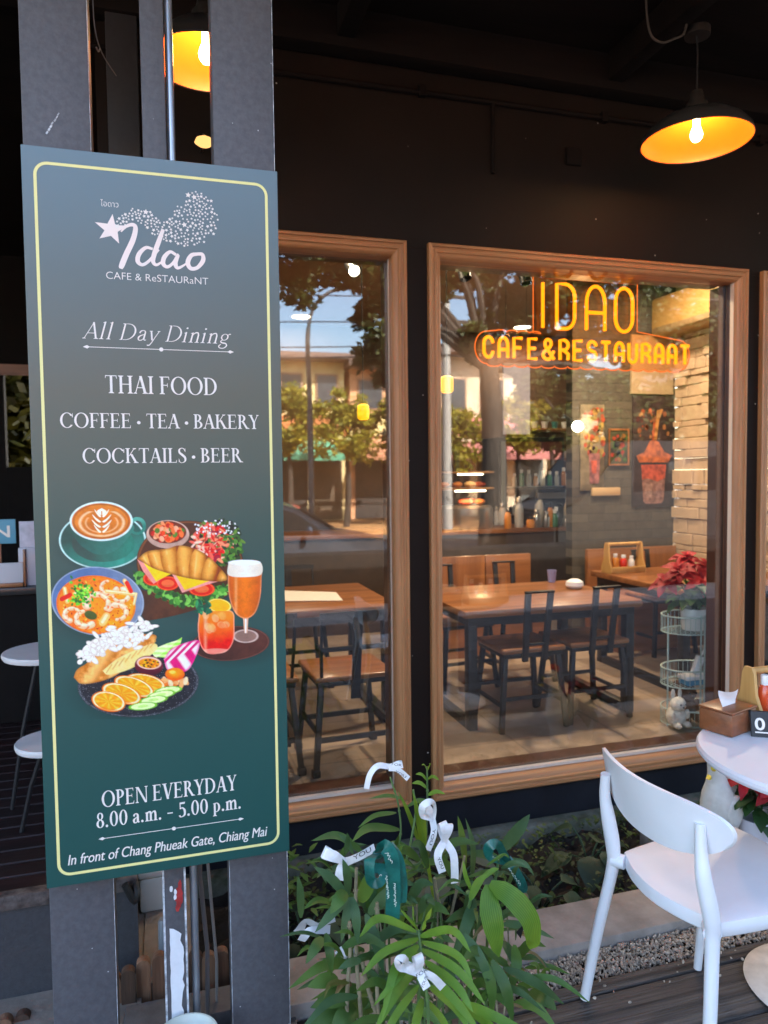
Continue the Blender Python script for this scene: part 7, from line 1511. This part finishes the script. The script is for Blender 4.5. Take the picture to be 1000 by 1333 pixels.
for xx in (6.75, 10.1):
    for yy in (-3.85, -5.4): MB().lathe([(0, -.1), (.22, -.1), (.33, -.08), (.34, 0), (.33, .08), (.22, .1), (0, .1)], n=24, m=Matrix.Translation((xx, yy, .17)) @ Matrix.Rotation(R(90), 4, 'X')).build('wheel', M_BLACK, t)
t = thing('blocker_wall', 'low dark wall added behind the viewpoint to block the bright road reflection', 'blocker', (3.5, -2.7, -.06))  # unseen wall added to darken the low window reflections
MB().box((-1.5, -2.9, -.06), (10, -2.5, .58), .02).build('body', mat('dark_blocker', (.014, .012, .011), .9, var=.3, spec=.2), t)
# street lamp and a white bench behind the viewpoint
t = thing('street_lamp', 'thin street lamp with a curved arm reflected in the first window', 'street lamp', (2.9, -8.6, -.17))
MB().tube(bez([(2.9, -8.6, -.17), (2.9, -8.6, 3), (2.9, -8.55, 4.6), (3.25, -8.4, 5.2), (3.9, -8.3, 5.35)], 8), [.06]*8+[.05]*8+[.035]*17, 10).build('pole', mat('lamp_post_grey', (.1, .1, .1), .6), t)
MB().box((3.8, -8.42, 5.30), (4.3, -8.2, 5.38), .03).build('lamp_head', M_CERAMIC, t)
t = thing('slatted_bench', 'white slatted bench behind the viewpoint, reflected low in the first window', 'bench', (.75, -1.6, 0))
MB().box((.35, -1.85, .43), (1.15, -1.5, .47), .01).build('seat', M_WHITE, t)
for x in (.4, .55, .95, 1.1):
    for y in (-1.8, -1.55): MB().box((x-.025, y-.02, -.06), (x+.025, y+.02, .429), .004).build('leg', M_WHITE, t)
# bright garden beyond the dark veranda
t = thing('garden_bush', 'sunlit yellow green bush seen through the opening of the dark veranda', 'bush', (-1.5, 8.6, -.2), 'sunlit greenery beyond the veranda'); rn = random.Random(9); lv = bmesh.new()
for k in range(9000):
    p = Vector((rn.gauss(-1.55, .42), rn.gauss(9.9, .6), rn.uniform(.6, 3.6))); a = Vector((rn.gauss(0, 1), rn.gauss(0, 1), rn.gauss(0, .6))).normalized(); n_ = a.cross(Vector((rn.gauss(0, 1), rn.gauss(0, 1), 1))).normalized(); l = rn.uniform(.12, .26)
    lv.faces.new([lv.verts.new(q) for q in (p, p+a*l*.5+n_*l*.3, p+a*l, p+a*l*.5-n_*l*.3)])
me = bpy.data.meshes.new('foliage'); lv.to_mesh(me); lv.free(); link('foliage', me, leafmat('garden_leaf', (.035, .045, .006), (.15, .14, .018), 0, .5, .3), t)
MB().tube([(-1.5, 9.8, -.2), (-1.48, 9.8, 1.4), (-1.4, 9.8, 2.6)], .04).build('stem', M_BARK, t)
